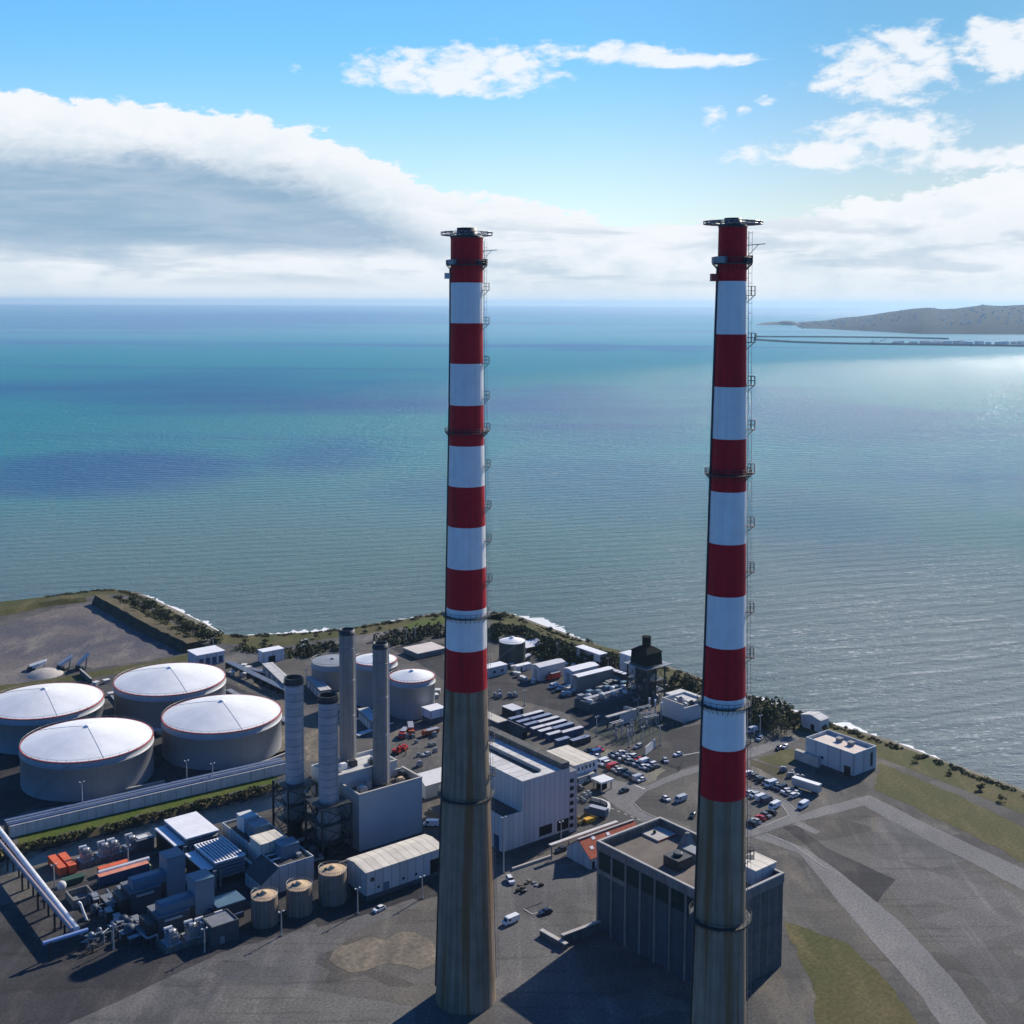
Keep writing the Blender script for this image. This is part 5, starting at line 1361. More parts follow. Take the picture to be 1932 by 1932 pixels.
for k, (a, b_, z) in enumerate((((560, 1150), (690, 1190), 6), ((800, 1180), (1010, 1130), 6), ((830, 1240), (1090, 1200), 5), ((370, 1400), (560, 1340), 5), ((900, 1300), (1130, 1250), 5))):
    A = G(12, *a); B = G(12, *b_); t = thing('busbar_frame', 'steel busbar frame %s' % ('beside the blast wall', 'nearest the three tall insulators', 'in the middle of the substation', 'at the left of the substation', 'along the right side of the substation')[k], 'busbar', A, math.atan2(B.y - A.y, B.x - A.x), 'steel busbar frames')
    d = (B - A).length; q = MB(GALV); q.tube((0, 0, z), (d, 0, z), .16, n=6); q.tube((0, 1.4, z), (d, 1.4, z), .16, n=6); q.build('busbar', t)
    for x in (.2, d * .5, d - .2):
        q = MB(GALV); q.box(x - .12, -.12, 0, x + .12, .12, z); q.box(x - .12, 1.28, 0, x + .12, 1.52, z); q.box(x - .1, -.1, z - 1, x + .1, 1.5, z - .8); q.build('post', t)
def fence(label, pts, h, n=None, posts=True):
    t = thing('chain_fence', label, 'fence', pts[0], 0)
    q = MB(STEELG); m = MB(mat('fence_mesh', (.10, .11, .11), .7))
    for a, b in zip(pts, pts[1:]):
        a = a - pts[0]; b = b - pts[0]; k = max(1, int((b - a).length / 3))
        for i in range(k + 1):
            p_ = a.lerp(b, i / k); q.tube((p_.x, p_.y, 0), (p_.x, p_.y, h), .06, n=4)
        for z in [h * j / 7 for j in range(1, 8)]: m.tube((a.x, a.y, z), (b.x, b.y, z), .02, n=3)
    q.build('post', t); m.build('mesh', t)
fence('wire fence round the near side of the substation', [G(12, 0, 1340), G(12, 540, 1570), G(12, 640, 1560), G(12, 1180, 1300), G(12, 1600, 1200)], 2.4)
fence('wire fence along the seaward side of the pipe track', [G(0, 76, 1552), G(0, 300, 1500), G(0, 470, 1455)], 2.0)
fence('wire fence on the yard edge beside the office car park', [G(7, 0, 1115), G(5, 1900, 1655), G(5, 1640, 1570)], 2.0)
t = T('hoarding', 'white panel hoarding at the corner of the tar lot', 'hoarding', (12, 918, 1745), ang=math.atan2((G(12, 1075, 1610) - G(12, 918, 1745)).y, (G(12, 1075, 1610) - G(12, 918, 1745)).x))
d = (G(12, 1075, 1610) - G(12, 918, 1745)).length; hb = 4.0
MB(WALLW).box(0, 0, .4, d, .35, hb).build('panel', t.o)
for x in (.4, d / 2, d - .4): MB(STEELG).tube((x, .5, 0), (x, .5, hb - .3), .12, n=6).build('post', t.o)

# ------------------------------------------------------------------ right-hand buildings
t = T('pump_station', 'blue clad box building with a tan sunken roof near the shore on the right', 'building', (9, 1290, 1165))
h = t.h(9, 1290, 700); W = t.l(9, 1720, 545, h)[0]; L1 = t.l(9, 395, 380, h)[1]
m_ = mat('cladding_blue_panel', (.45, .49, .51), .5, .05, .06, .1, .35, panel=6.1)
walls(t, 0, 0, W, L1, 1.0, h, m_, par=1.5, th=.4)
MB(CLADP).box(.1, .1, 0, W - .1, L1 - .1, 1.0).build('plinth', t.o)
roofslab(t, .4, .4, W - .4, L1 - .4, h - 1.5, mat('roof_pinkish', (.62, .53, .46), .85, 0, .14, .3))
for yy in (.38, .62):
    q = MB(ROOFS); q.box(W * .62, L1 * yy - 1, h - 1.37, W * .62 + 2.2, L1 * yy + 1, h - .2); q.box(W * .62 - .3, L1 * yy - 1.3, h - .2, W * .62 + 2.5, L1 * yy + 1.3, h + .1); q.build('roof_vent', t.o)
sidewin(t, [(L1 * .06, .1, L1 * .06 + 3.2, 4.2)], LOUV, 'doorway'); sidewin(t, [(L1 * .62, 3.4, L1 * .62 + 1.6, 4.4)], LOUV, 'vent')
windows(t, [(W * .74, 2.5, W * .74 + 1.4, h * .8)], LOUV, 'ladder_recess')
MB(CONCL).box(-2.2, L1 - 8, 0, -.01, L1 + 4, 4.0).build('lean_to', t.o)
t = T('gate_house', 'small pale gabled store behind the blue clad building', 'shed', (9, 660, 300))
L1 = max(10.0, t.l(9, 250, 190)[1]); b = MB(WALLW); b.yz([(0, 0), (0, 5.2), (L1 / 2, 6.6), (L1, 5.2), (L1, 0)], 0, 6); b.build('wall', t.o); q = MB(ROOFG); q.yz([(-.3, 5.25), (L1 / 2, 6.65), (L1 + .3, 5.25), (L1 + .3, 5.45), (L1 / 2, 6.85), (-.3, 5.45)], -.2, 6.2); q.build('roof', t.o)
MB(LOUV).box(-.05, L1 * .3, .1, .02, L1 * .3 + 2, 2.6).build('door', t.o)
a_ = GA + R(90)
p_a = G(9, 625, 1490); p_b = G(9, 120, 1330)
t = T('box_trailer', 'long silver box trailer parked beside the car park by the blue clad building', 'trailer', p_a, ang=math.atan2((p_b - p_a).y, (p_b - p_a).x))
d = (p_b - p_a).length
MB(mat('trailer_silver', (.42, .44, .46), .4, .3, .06, .3, .5)).box(0, -2.5, 1.0, d, 0, 4.0).build('box', t.o)
MB(ROOFW).box(-.02, -2.52, 4.003, d + .02, .02, 4.08).build('roof', t.o)
MB(STEELD).box(.3, -2.1, .7, d - .3, -.4, .997).build('chassis', t.o)
for x in (1.4, 2.8, d - 1.6):
    for y in (-2.3, -.3): MB(RUBBER).tube((x, y - .15, .5), (x, y + .15, .5), .5, n=14).build('wheel', t.o)

# flat concrete building under the slim chimney
c0 = G(8, 130, 1462)
t0 = T('concrete_building', 'flat roofed dark concrete building with sunken roof behind the slim chimney', 'building', c0)
h = t0.h(8, 85, 672)
left = un_at(Q(8, 82, 668), h); nearc = un_at(Q(8, 1194, 1223), h); right = un_at(Q(8, 1791, 972), h)
ang = math.atan2((left - nearc).y, (left - nearc).x) - R(90)
t0.o.location = (nearc.x, nearc.y, 0); t0.o.rotation_euler = (0, 0, ang); t0.p = Vector((nearc.x, nearc.y, 0)); t0.a = ang
L1 = (left - nearc).length; W = loc_in(t0.p, ang, right)[0]
par = 2.6; th = .8
walls(t0, 0, 0, W, L1, 0, h, CONCD, par=par, th=th)
roofslab(t0, th, th, W - th, L1 - th, h - par, mat('roof_weathered', (.165, .145, .125), .95, 0, .3, .12, .1))
e = MB(CONCL); e.box(-.25, -.25, h + .003, .55, L1 + .25, h + .4); e.box(.55, -.25, h + .003, W + .25, .55, h + .4); e.box(W - .55, .55, h + .003, W + .25, L1 + .25, h + .4); e.box(.55, L1 - .55, h + .003, W - .55, L1 + .25, h + .4); e.build('coping', t0.o)
fa = MB(CONC2); fa.box(-.35, -.35, h - 2.4, -.003, L1 + .35, h - .003); fa.box(-.003, -.35, h - 2.4, W, -.003, h - .003); fa.build('fascia', t0.o)
nb = 8
for k in range(nb + 1):
    y = L1 - .5 - k * (L1 - 1) / nb
    MB(CONC2).box(-.5, y - .35, 0, -.002, y + .35, h - 2.403).build('pilaster', t0.o)
GREENG = mat('dark_green_glazing', (.010, .028, .030), .55, 0, .25, .3, .15, panel=1.6, axis='z')
PANB = mat('wall_panel_blue', (.055, .072, .09), .7, 0, .15, .2, .2, panel=1.5, axis='y')
for k in range(nb):
    y1 = L1 - .5 - k * (L1 - 1) / nb - .36; y0 = L1 - .5 - (k + 1) * (L1 - 1) / nb + .36
    MB(GREENG).box(-.12, y0, h - 8.0, -.002, y1, h - 2.41).build('window', t0.o)
    if k < 2: MB(CONC2).box(-.42, y0, h - 9.4, -.002, y1, h - 8.01).build('ledge', t0.o)
    MB(PANB).box(-.1, y0, .1, -.002, y1, h - (9.41 if k < 2 else 8.01)).build('wall_panel', t0.o)
zr = h - par + .13
def on_roof(n, x, y): return loc_in(t0.p, ang, un_at(Q(n, x, y), zr))
x, y = on_roof(16, 745, 350)
q = MB(CONCL); q.box(x - 4, y - 4, zr, x + 4, y + 4, zr + .6); q.build('roof_hatch', t0.o); MB(TANKR).box(x - 4.06, y - 4.06, zr, x + 4.06, y - 4.003, zr + .5).build('hatch_trim', t0.o); MB(STEELD).lathe([(.5, zr + .6), (.5, zr + 1.4), (.2, zr + 1.6)], 12, cx=x - 1, cy=y + .5).build('vent_cowl', t0.o)
x, y = on_roof(16, 1060, 520)
q = MB(CONC2); frus(q, x - 2.4, y - 2.4, x + 2.4, y + 2.4, zr, x - .6, y - .6, x + .6, y + .6, zr + 5.5); q.build('pyramid_vent', t0.o)
x, y = on_roof(16, 960, 680)
q = MB(STEELD); q.box(x - 3, y - 3, zr, x + 3, y + 3, zr + 3); q.lathe([(1.4, zr + 3.01), (1.4, zr + 3.8), (1.0, zr + 3.9)], 16, cx=x, cy=y, close=True); q.build('chiller', t0.o)
x, y = on_roof(16, 1120, 590); MB(STEELG).box(x - 2, y - 3, zr, x + 2, y + 3, zr + 2.4).build('air_handler', t0.o)
x, y = on_roof(16, 1800, 800)
q = MB(CLADB); q.box(x - 5, y - 4, zr, x + 4, y + 4, zr + 4.4); q.build('plant_room', t0.o); MB(ROOFC).box(x - 5.2, y - 4.2, zr + 4.403, x + 4.2, y + 4.2, zr + 4.7).build('plant_roof', t0.o)
# low yard walls
def lowwall(label, a, b, h, m, th=.5, nm='yard_wall', cap=None):
    t = thing(nm, label, 'wall', a, math.atan2((b - a).y, (b - a).x)); d = (b - a).length
    MB(m).box(0, -th / 2, 0, d, th / 2, h).build('wall', t)
    MB(cap or CONCL).box(-.1, -th / 2 - .12, h + .003, d + .1, th / 2 + .12, h + .2).build('coping', t)
    return t
lowwall('low dark wall running from the yard toward the concrete building', G(6, 1200, 1545), G(6, 840, 1680), 3.0, CONCD, 1.0)
lowwall('low dark wall running left from the corner of the yard', G(6, 880, 1720), G(6, 650, 1590), 1.6, CONCD, 1.2)
lowwall('white kerb wall in front of the hall', G(6, 390, 1005), G(6, 750, 885), .7, CONCL, .5)
# red tiled house
pa = G(6, 1095, 1000); 
t = T('red_roof_house', 'old house with a red tiled roof and skylights in front of the hall', 'house', pa)
Wd = t.l(6, 1560, 800)[0]; Ld = 10.0; h = t.h(6, 1090, 900)
Ld = 12.0
rg = h + Ld * .36
b = MB(CLADB); b.yz([(0, 0), (0, h), (Ld / 2, rg), (Ld, h), (Ld, 0)], 0, Wd); b.build('wall', t.o)
q = MB(ROOFR); k_ = (rg - h) / (Ld / 2)
q.yz([(-.4, h - .4 * k_ + .03), (Ld / 2, rg + .03), (Ld / 2, rg + .25), (-.4, h - .4 * k_ + .25)], -.3, Wd + .3); rr = q.build('roof', t.o)
q = MB(ROOFR); q.yz([(Ld / 2, rg + .03), (Ld + .4, h - .4 * k_ + .03), (Ld + .4, h - .4 * k_ + .25), (Ld / 2, rg + .25)], -.3, Wd + .3); q.build('roof', t.o)
MB(CONCL).box(-.35, Ld / 2 - .35, rg + .2, Wd + .35, Ld / 2 + .35, rg + .5).build('ridge', t.o)
for x, f in ((2.2, .35), (5.0, .75), (8.0, .3), (11.5, .7), (15, .4)):
    if x + 1.4 > Wd: continue
    y = Ld / 2 * f; z = h + y * k_
    MB(ROOFW).add([(x, y, z + .27), (x + 1.4, y, z + .27), (x + 1.4, y + .9, z + .27 + .9 * k_), (x, y + .9, z + .27 + .9 * k_), (x, y, z + .36), (x + 1.4, y, z + .36), (x + 1.4, y + .9, z + .36 + .9 * k_), (x, y + .9, z + .36 + .9 * k_)],
        [(3, 2, 1, 0), (4, 5, 6, 7), (0, 1, 5, 4), (1, 2, 6, 5), (2, 3, 7, 6), (3, 0, 4, 7)]).build('skylight', t.o)
MB(LOUV).box(.8, -.05, .1, 2.0, .02, 2.6).build('door', t.o)
for x in (4, 8, 12): MB(GLASS).box(x, -.05, 1.2, x + 1.2, .02, 2.6).build('window', t.o)
t = T('lean_to_roof', 'long pale strip canopy along the back of the red tiled house', 'canopy', t.w(-6, Ld + 1.2)); hz = 5.0
MB(ROOFG).box(0, 0, hz, Wd + 6, 1.5, hz + .3).build('roof', t.o)
for k in range(5): MB(STEELG).box(.3 + k * (Wd + 5) / 4, .2, 0, .6 + k * (Wd + 5) / 4, .5, hz).build('post', t.o)
# glass-walled tent by the thick chimney, and small boxes
t = T('glass_house', 'small pale glazed tent roof between the grey block and thick chimney', 'canopy', (4, 1690, 360)); W = 14
q = MB(mat('pale_sheet', (.50, .54, .54), .5, 0, .1, .3)); q.yz([(0, 0), (0, 5), (5.5, 8), (11, 5), (11, 0)], 0, W); q.build('wall', t.o); q = MB(ROOFW); q.yz([(-.2, 5.0), (5.5, 8.1), (11.2, 5.0), (11.2, 5.2), (5.5, 8.3), (-.2, 5.2)], -.2, W + .2); q.build('roof', t.o)
t = T('site_office', 'white cube cabin on a dark base left of the thick chimney', 'cabin', (3, 1735, 1230)); q = MB(CLADP); q.box(.2, .2, 0, 8, 6.8, 2.4); q.build('base', t.o); q = MB(CLADW); q.box(0, 0, 2.403, 8.2, 7, 6.0); q.build('wall', t.o); MB(ROOFW).box(-.2, -.2, 6.003, 8.4, 7.2, 6.3).build('roof', t.o)
t = T('white_cabin', 'small white cabin by the shore road, above the row of tanks', 'cabin', (3, 220, 680)); q = MB(CLADW); q.box(0, 0, 0, 12, 6, 6); q.build('wall', t.o); MB(ROOFW).box(-.2, -.2, 6.003, 12.2, 6.2, 6.3).build('roof', t.o); MB(LOUV).box(3, -.06, .1, 7, .02, 3.4).build('door', t.o)
t = T('white_warehouse', 'white flat roofed depot right behind the furthest oil tank', 'building', (1, 1440, 790)); W = t.l(1, 1690, 745)[0]; q = MB(CLADW); q.box(0, 0, 0, W, 12, 6); q.build('wall', t.o); MB(ROOFW).box(-.3, -.3, 6.003, W + .3, 12.3, 6.4).build('roof', t.o)
for k in range(4): MB(DKBLUE).box(1 + k * W / 4.2, -.06, .4, 3.4 + k * W / 4.2, .02, 4).build('door', t.o)
t = T('round_slab', 'pale concrete slab roof on low walls beside the shore road', 'building', (3, 1790, 600)); q = MB(CONC2); q.box(-12, 0, 0, 6, 14, 2.6); q.build('wall', t.o); MB(mat('slab_pinkish', (.55, .49, .44), .85, 0, .12, .2)).box(-12.3, -.3, 2.603, 6.3, 14.3, 3.0).build('roof', t.o)
# long pipe gallery in the tank field between depot and stacks
for k, (a, b, lb) in enumerate((((215, 760), (420, 960), 'first low pump shed row behind the oil tanks'), ((610, 880), (740, 1010), 'second low pump shed row between the steel stacks'), ((1080, 1180), (1200, 1290), 'third low pump shed row left of the near plain stack'))):
    A = G(3, *b); B = G(3, *a); t = T('pump_shed', lb, 'shed', A, ang=math.atan2((B - A).y, (B - A).x)); d = (B - A).length
    q = MB(mat('shed_grey', (.22, .24, .27), .6)); q.box(0, 0, 0, d, -5, 4.5); q.build('wall', t.o); MB(ROOFG).box(-.3, .3, 4.503, d + .3, -5.3, 4.8).build('roof', t.o)
    for j in range(4): MB(WALLW).box(d * (.1 + .22 * j), .01, .1, d * (.1 + .22 * j) + 3, .07, 3.2).build('door', t.o)
t = T('pipe_bridge', 'dark pipe bridge crossing the tank field toward the stacks', 'pipe bridge', G(1, 1700, 800), ang=math.atan2((G(3, 420, 985) - G(1, 1700, 800)).y, (G(3, 420, 985) - G(1, 1700, 800)).x)); d = (G(3, 420, 985) - G(1, 1700, 800)).length
for k in range(4): MB(GALV).tube((0, k * .9, 3.4), (d, k * .9, 3.4), .3).build('pipe', t.o)
for k in range(9): MB(STEELD).box(k * d / 8 - .2, -.3, 0, k * d / 8 + .2, 3.0, 3.05).build('trestle', t.o)

# ------------------------------------------------------------------ long wall and pipe rack beside the channel
A = G(2, -260, 712); B = G(4, 445, 122)
t = thing('boundary_wall', 'long pale panelled wall along the grass strip below the oil tanks', 'wall', A, math.atan2((B - A).y, (B - A).x)); d = (B - A).length
WALLP = mat('wall_panels', (.56, .555, .54), .85, 0, .12, .3, .1, streak=.16)
MB(WALLP).box(0, 0, 0, d, .4, 4.2).build('wall', t)
for k in range(int(d / 6)): MB(CONCL).box(k * 6 - .12, -.15, 0, k * 6 + .12, -.003, 4.3).build('wall_post', t)
t2 = thing('pipe_rack', 'dark blue pipes on trestles running behind the long panelled wall', 'pipe rack', A + Vector((-math.sin(t.rotation_euler.z), math.cos(t.rotation_euler.z), 0)) * 3.0, t.rotation_euler.z)
for k in range(5):
    MB(PIPEB if k % 2 == 0 else GALV).tube((0, k * 1.15, 3.6 + (k % 2) * .3), (d, k * 1.15, 3.6 + (k % 2) * .3), .42 if k % 2 == 0 else .25, n=10).build('pipe', t2)
for k in range(int(d / 8)): MB(STEELD).box(k * 8, -.5, 0, k * 8 + .3, 5.2, 3.15).build('trestle', t2)
# kerb of the tank bund
for a, b, lb in (((0, 180, 1505), (0, 310, 1478), 'low bund wall below the nearest oil tank'), ((0, 430, 1468), (0, 540, 1425), 'low bund wall between the oil tank and the steel stacks')):
    lowwall(lb, G(*a), G(*b), 1.0, CONCL, .6, 'bund_wall')

# twin overhead pipes at lower left
for a, b, lb, r, m in (((0, -10, 1555), (11, 545, 1560), 'upper white insulated overhead pipe at the lower left edge', .95, PIPEW), ((0, -10, 1578), (11, 480, 1570), 'lower grey and pink overhead pipe beneath the white one at lower left', .7, mat('pipe_mauve', (.30, .25, .27), .5, .1, .12, .3)), ((11, 60, 1760), (11, 700, 1565), 'blue overhead pipe crossing the bottom left corner', .6, mat('pipe_sky_blue', (.26, .36, .58), .4, .1, .08, .3))):
    zz = 5.5; P0 = un_at(Q(*a), zz); P1 = un_at(Q(*b), zz)
    t = thing('overhead_pipe', lb, 'pipe', (P0.x, P0.y, 0), math.atan2((P1 - P0).y, (P1 - P0).x), 'overhead pipes'); d = (P1 - P0).length
    q = MB(m); q.tube((0, 0, zz), (d, 0, zz), r, n=16)
    for k in range(int(d / 6)): q.tube((k * 6, 0, zz), (k * 6 + .3, 0, zz), r * 1.06, n=16)
    q.build('barrel', t)
    for k in range(int(d / 16) + 1):
        q = MB(STEELD); x = min(d - .5, k * 16 + 2); q.box(x - .25, -r - .5, 0, x + .25, -r, zz + .2); q.box(x - .25, r, 0, x + .25, r + .5, zz + .2); q.box(x - .25, -r - .5, zz - r - .5, x + .25, r + .5, zz - r - .1); q.build('trestle', t)
t = T('valve_station', 'tangle of pipes and valves at the bottom left corner', 'plant', (11, 870, 1760))
rng = random.Random(21)
for k in range(16):
    x, y, z = rng.uniform(-5, 5), rng.uniform(-4, 5), rng.uniform(.6, 4)
    q = MB(rng.choice([STEELG, STEELD, GALV, STEELD])); q.path([(x, y, 0), (x, y, z), (x + rng.uniform(-4, 4), y, z), (x + rng.uniform(-4, 4), y + rng.uniform(-3, 3), z)], rng.uniform(.12, .32)); q.build('pipe', t.o)
for k in range(4):
    q = MB(STEELG); q.ball((rng.uniform(-5, 4), rng.uniform(-4, 4), rng.uniform(1.5, 4)), rng.uniform(.5, .9)); q.build('valve', t.o)
t = T('elbow_pipe', 'white bent pipe stub beside the open pit', 'pipe', (11, 690, 1440)); q = MB(PIPEW); q.path([(0, 0, 0), (-.6, 1.6, 2.6), (-.9, 3.0, 4.6), (-1.5, 3.2, 5.2)], .38, n=10); q.build('barrel', t.o); MB(STEELD).lathe([(.8, 0), (.8, .35), (.4, .4)], 14, close=True).build('flange', t.o)
t = T('open_pit', 'open topped concrete pit beside the small yard', 'pit', (11, 500, 1270)); h = 2.6
q = MB(CONC2); q.box(0, 0, 0, 7.0, .5, h); q.box(0, .5, 0, .5, 8, h); q.box(.5, 7.5, 0, 7, 8, h); q.box(6.5, .5, 0, 7, 7.5, h); q.build('wall', t.o); MB(ROOFS).box(.5, .5, .1, 6.5, 7.5, .6).build('floor', t.o)
t = T('gas_sphere', 'small white spherical vessel on legs by the overhead pipes', 'tank', (11, 330, 1050)); q = MB(WALLW); q.ball((0, 0, 2.6), 1.5, n=20); q.build('vessel', t.o)
for x, y in ((-1, -1), (1, -1), (1, 1), (-1, 1)): MB(STEELG).tube((x, y, 0), (x * .8, y * .8, 2.2), .12, n=6).build('leg', t.o)
t = T('green_skip', 'dark green skip in the shade by the leftmost lamp mast', 'skip', (11, 390, 960)); q = MB(mat('skip_green', (.03, .07, .045), .6)); q.xz([(-.6, 2.0), (0, .2), (5.4, .2), (6.2, 2.0)], 0, 3); q.build('body', t.o); MB(STEELD).box(.4, .2, 0, 5, 2.8, .197).build('skid', t.o)
# slabs in the shaded plant yard at the bottom
for k, (x, y, w_, l_) in enumerate(((1020, 1350, 11, 9), (1460, 1750, 11, 9))):
    t = T('slab_plinth', ('flat grey plinth in the shaded yard, upper of two', 'flat grey plinth in the shaded yard, lower of two')[k], 'plinth', (11, x, y)); MB(CLADP).box(0, 0, 0, w_, l_, 2.2).build('plinth', t.o); MB(ROOFS).box(-.15, -.15, 2.203, w_ + .15, l_ + .15, 2.45).build('cover', t.o)
    for j in range(5): MB(GALV).box(-3 + j * .2, 1 + j * 1.6, 0, -1.8, 1.9 + j * 1.6, 1.4 + .2 * (j % 2)).build('cabinet', t.o)

# white screening plant on the bare lot
t = T('screening_plant', 'white conveyors and hopper on the bare lot at the far left', 'machine', (1, 190, 800), ang=R(20))
for x0, z0, x1, z1, y in ((-14, .6, -6, 3.4, 0), (0, 1.0, 6.5, 5.5, -3), (9, 1.5, 14.5, 7.0, -6)):
    q = MB(WALLW); q.xz([(x0, z0), (x1, z1), (x1, z1 + 1.2), (x0 - .3, z0 + 1.8)], y, y + 4.6); q.build('conveyor', t.o)
    q = MB(STEELG); q.xz([(x1 - 2.2, 0), (x1 - 1.6, 0), (x1 - .7, z1 - .3), (x1 - 1.4, z1 - .8)], y + .2, y + 2.4); q.build('leg', t.o)
    q = MB(STEELD); q.box(x0 - 1.5, y - .5, 0, x0 + 2.5, y + 3.1, 1.3); q.box(x0 - 1.2, y - .2, 1.3, x0 + 1.0, y + 2.8, 2.2); q.build('hopper', t.o)
t = T('spoil_heap', 'pale heap of spoil beside the white conveyors', 'heap', (1, 60, 850), 0); q = MB(mat('spoil', (.45, .41, .36), .95, 0, .25, .4)); q.lathe([(9, -.05), (7.2, 1.0), (4.6, 2.0), (2.2, 2.5), (.1, 2.6)], 24, close=False, smooth=True); q.build('heap', t.o)
lowwall('low dark wall with a concrete coping at the lot corner', G(1, 480, 940), G(1, 380, 850), 2.6, CONCD, .6)

# earth bank beside the bare lot and the one across its far end
def berm(name, line, h, w_top, slope, m, mt):
    q = MB(m); k = len(line); vs = []
    for i, p in enumerate(line):
        a = line[max(0, i - 1)]; b = line[min(k - 1, i + 1)]; tt = (b - a).normalized(); nn = Vector((-tt.y, tt.x, 0))
        f = 1.0 if 0 < i < k - 1 else .9
        hh = h * f + .35 * math.sin(i * 2.3) + random.uniform(-.3, .3)
        for off, z in ((0, 0), (slope, hh), (slope + w_top, hh), (slope * 3.0 + w_top, -.2)):
            v = p - nn * off; vs.append((v.x, v.y, z))
    q.add(vs, [(4 * i, 4 * i + 1, 4 * i + 5, 4 * i + 4) for i in range(k - 1)], m)
    q.add(vs, [(4 * i + j, 4 * i + j + 1, 4 * i + j + 5, 4 * i + j + 4) for i in range(k - 1) for j in (1, 2)], mt)
    q.add([vs[i] for i in range(4)], [(0, 1, 2, 3)], m); q.add([vs[4 * k - 4 + i] for i in range(4)], [(3, 2, 1, 0)], m)
    return struct(name, q)
BERMD = ground_mat('bank_face', (.050, .044, .032), (.036, .036, .026), (.075, .065, .045), .05, .2, 1)
bl = [G(1, 480, 215), G(1, 620, 300), G(1, 760, 375), G(1, 950, 478), G(1, 1130, 575), G(1, 1310, 660)]
berm('earth_bank', [a.lerp(b, k / 4) + Vector((random.uniform(-.8, .8), random.uniform(-.8, .8), 0)) for a, b in zip(bl[::-1], bl[::-1][1:]) for k in range(4)] + [bl[0]], 5.2, 7.0, 2.4, BERMD, mat('bank_top', (.125, .105, .062), .95, 0, .35, .12, .1))
bl2 = [G(0, -80, 1180), G(1, 20, 250), G(1, 240, 220), G(1, 440, 195)]
berm('earth_bank', bl2[::-1], 2.5, 10.0, 4.0, GRASSD, GRASSD)
berm('earth_bank', [G(5, 1440, 690), G(5, 1250, 640), G(5, 1000, 575), G(5, 800, 540), G(5, 600, 470), G(5, 480, 390), G(5, 200, 370)], 3.0, 6.0, 3.0, GRASSD, GRASSD)

# ------------------------------------------------------------------ vegetation
def scrub(name, line, width, dens, h0, h1, mats, size=.55, off=0.0):
    """a mass of thicket along a line: leaf-sized faces in many small clumps"""
    rnd = random.Random(hash(name) % 1000 + len(line)); q = MB(mats[0])
    for a, b in zip(line, line[1:]):
        L_ = (b - a).length; tt = (b - a).normalized(); nn = Vector((-tt.y, tt.x, 0))
        for _ in range(int(L_ * width * dens)):
            p = a.lerp(b, rnd.random()) + nn * (rnd.uniform(-.5, .5) * width + off)
            s_ = .5 + .8 * (.5 + .5 * mnoise.noise(Vector((p.x * .06, p.y * .06, 0))))
            h = rnd.uniform(h0, h1) * s_; r = rnd.uniform(1.0, 2.3) * s_
            q.leaves((p.x, p.y, p.z + h * .45), r, r, h * .55, int(16 + 10 * r), size, mats[rnd.choice([0, 0, 1, 1, 2]) if len(mats) > 2 else 0])
    return struct(name, q, 'stuff')
random.seed(31)
VM = [LEAFD, LEAFM, LEAFO]
scrub('coastal_scrub', [G(5, 185, 400), G(5, 420, 420), G(5, 560, 470), G(5, 700, 545), G(5, 900, 600), G(5, 1100, 650), G(5, 1340, 730)], 27, .22, 2.2, 4.6, [LEAFM, LEAFD, LEAFO], .7, off=-2)
scrub('coastal_scrub', [G(5, 1760, 840), G(5, 1932, 900), G(7, 190, 560)], 18, .17, 2.2, 4.6, VM, .7)
scrub('coastal_scrub', [G(7, 590, 640), G(7, 760, 700), G(7, 930, 790)], 28, .10, 3.5, 7.0, [LEAFM, LEAFO, LEAFD], .7)
scrub('coastal_scrub', [G(3, 1340, 500), G(3, 1560, 430), G(3, 1880, 390)], 20, .10, 2.5, 5.0, [LEAFD, LEAFD, LEAFM], .7)
scrub('coastal_scrub', [G(3, 430, 610), G(3, 700, 560), G(3, 900, 530)], 16, .10, 2.0, 4.2, [LEAFD, LEAFM, LEAFD], .7)
scrub('coastal_scrub', [G(3, 0, 545), G(3, 250, 560), G(3, 420, 560)], 9, .10, 1.5, 3.0, [LEAFD, LEAFD, LEAFM], .6)
# low growth along the top of the shore slope and on the channel bank
def fringe(line, off, dens, h, name, width=5.0):
    return scrub(name, [Vector((p.x, p.y, 0)) for p in line], width, dens, h * .5, h, [LEAFO, LEAFM, LEAFD], .45, off)
fringe(top_edge[3:], -2.0, .14, .8, 'shore_growth', 4.0)
scrub('bank_growth', [p + Vector((.9, -1.4, -.7)) for p in ch_up], 3.2, .32, .5, 1.2, [LEAFD, LEAFO, LEAFM], .5)
scrub('bank_growth', [Vector((p.x, p.y, 4.6)) + Vector((7.5, 5.5, 0)) for p in bl], 5.0, .06, .5, 1.2, [LEAFO, LEAFM, LEAFD], .5)

def shrub(label, loc, h, r, mats, seed, grp, name='shrub', cat='shrub'):
    random.seed(seed)
    t = thing(name, label, cat, loc, 0, grp)
    q = MB(BARK); q.tube((0, 0, -.3), (.1, .05, h * .45), .22, n=6, r1=.12)
    for k in range(5):
        a = k * 1.3; q.tube((.05, .03, h * .25), (r * .55 * math.cos(a), r * .55 * math.sin(a), h * (.5 + .06 * k)), .1, n=5, r1=.04)
    q.build('trunk', t)
    c = MB(mats[0])
    for k in range(13):
        a = random.uniform(0, 6.28); d_ = r * random.uniform(.1, .85); z = h * random.uniform(.35, .85)
        rr = r * random.uniform(.32, .52)
        c.leaves((d_ * math.cos(a), d_ * math.sin(a), z), rr, rr, rr * .8, 34, .42, mats[k % len(mats)])
    c.build('crown', t)
    return t
GB = 'dark bushes along the earth bank'
LB = 'dark bush in the line along the earth bank beside the bare lot'
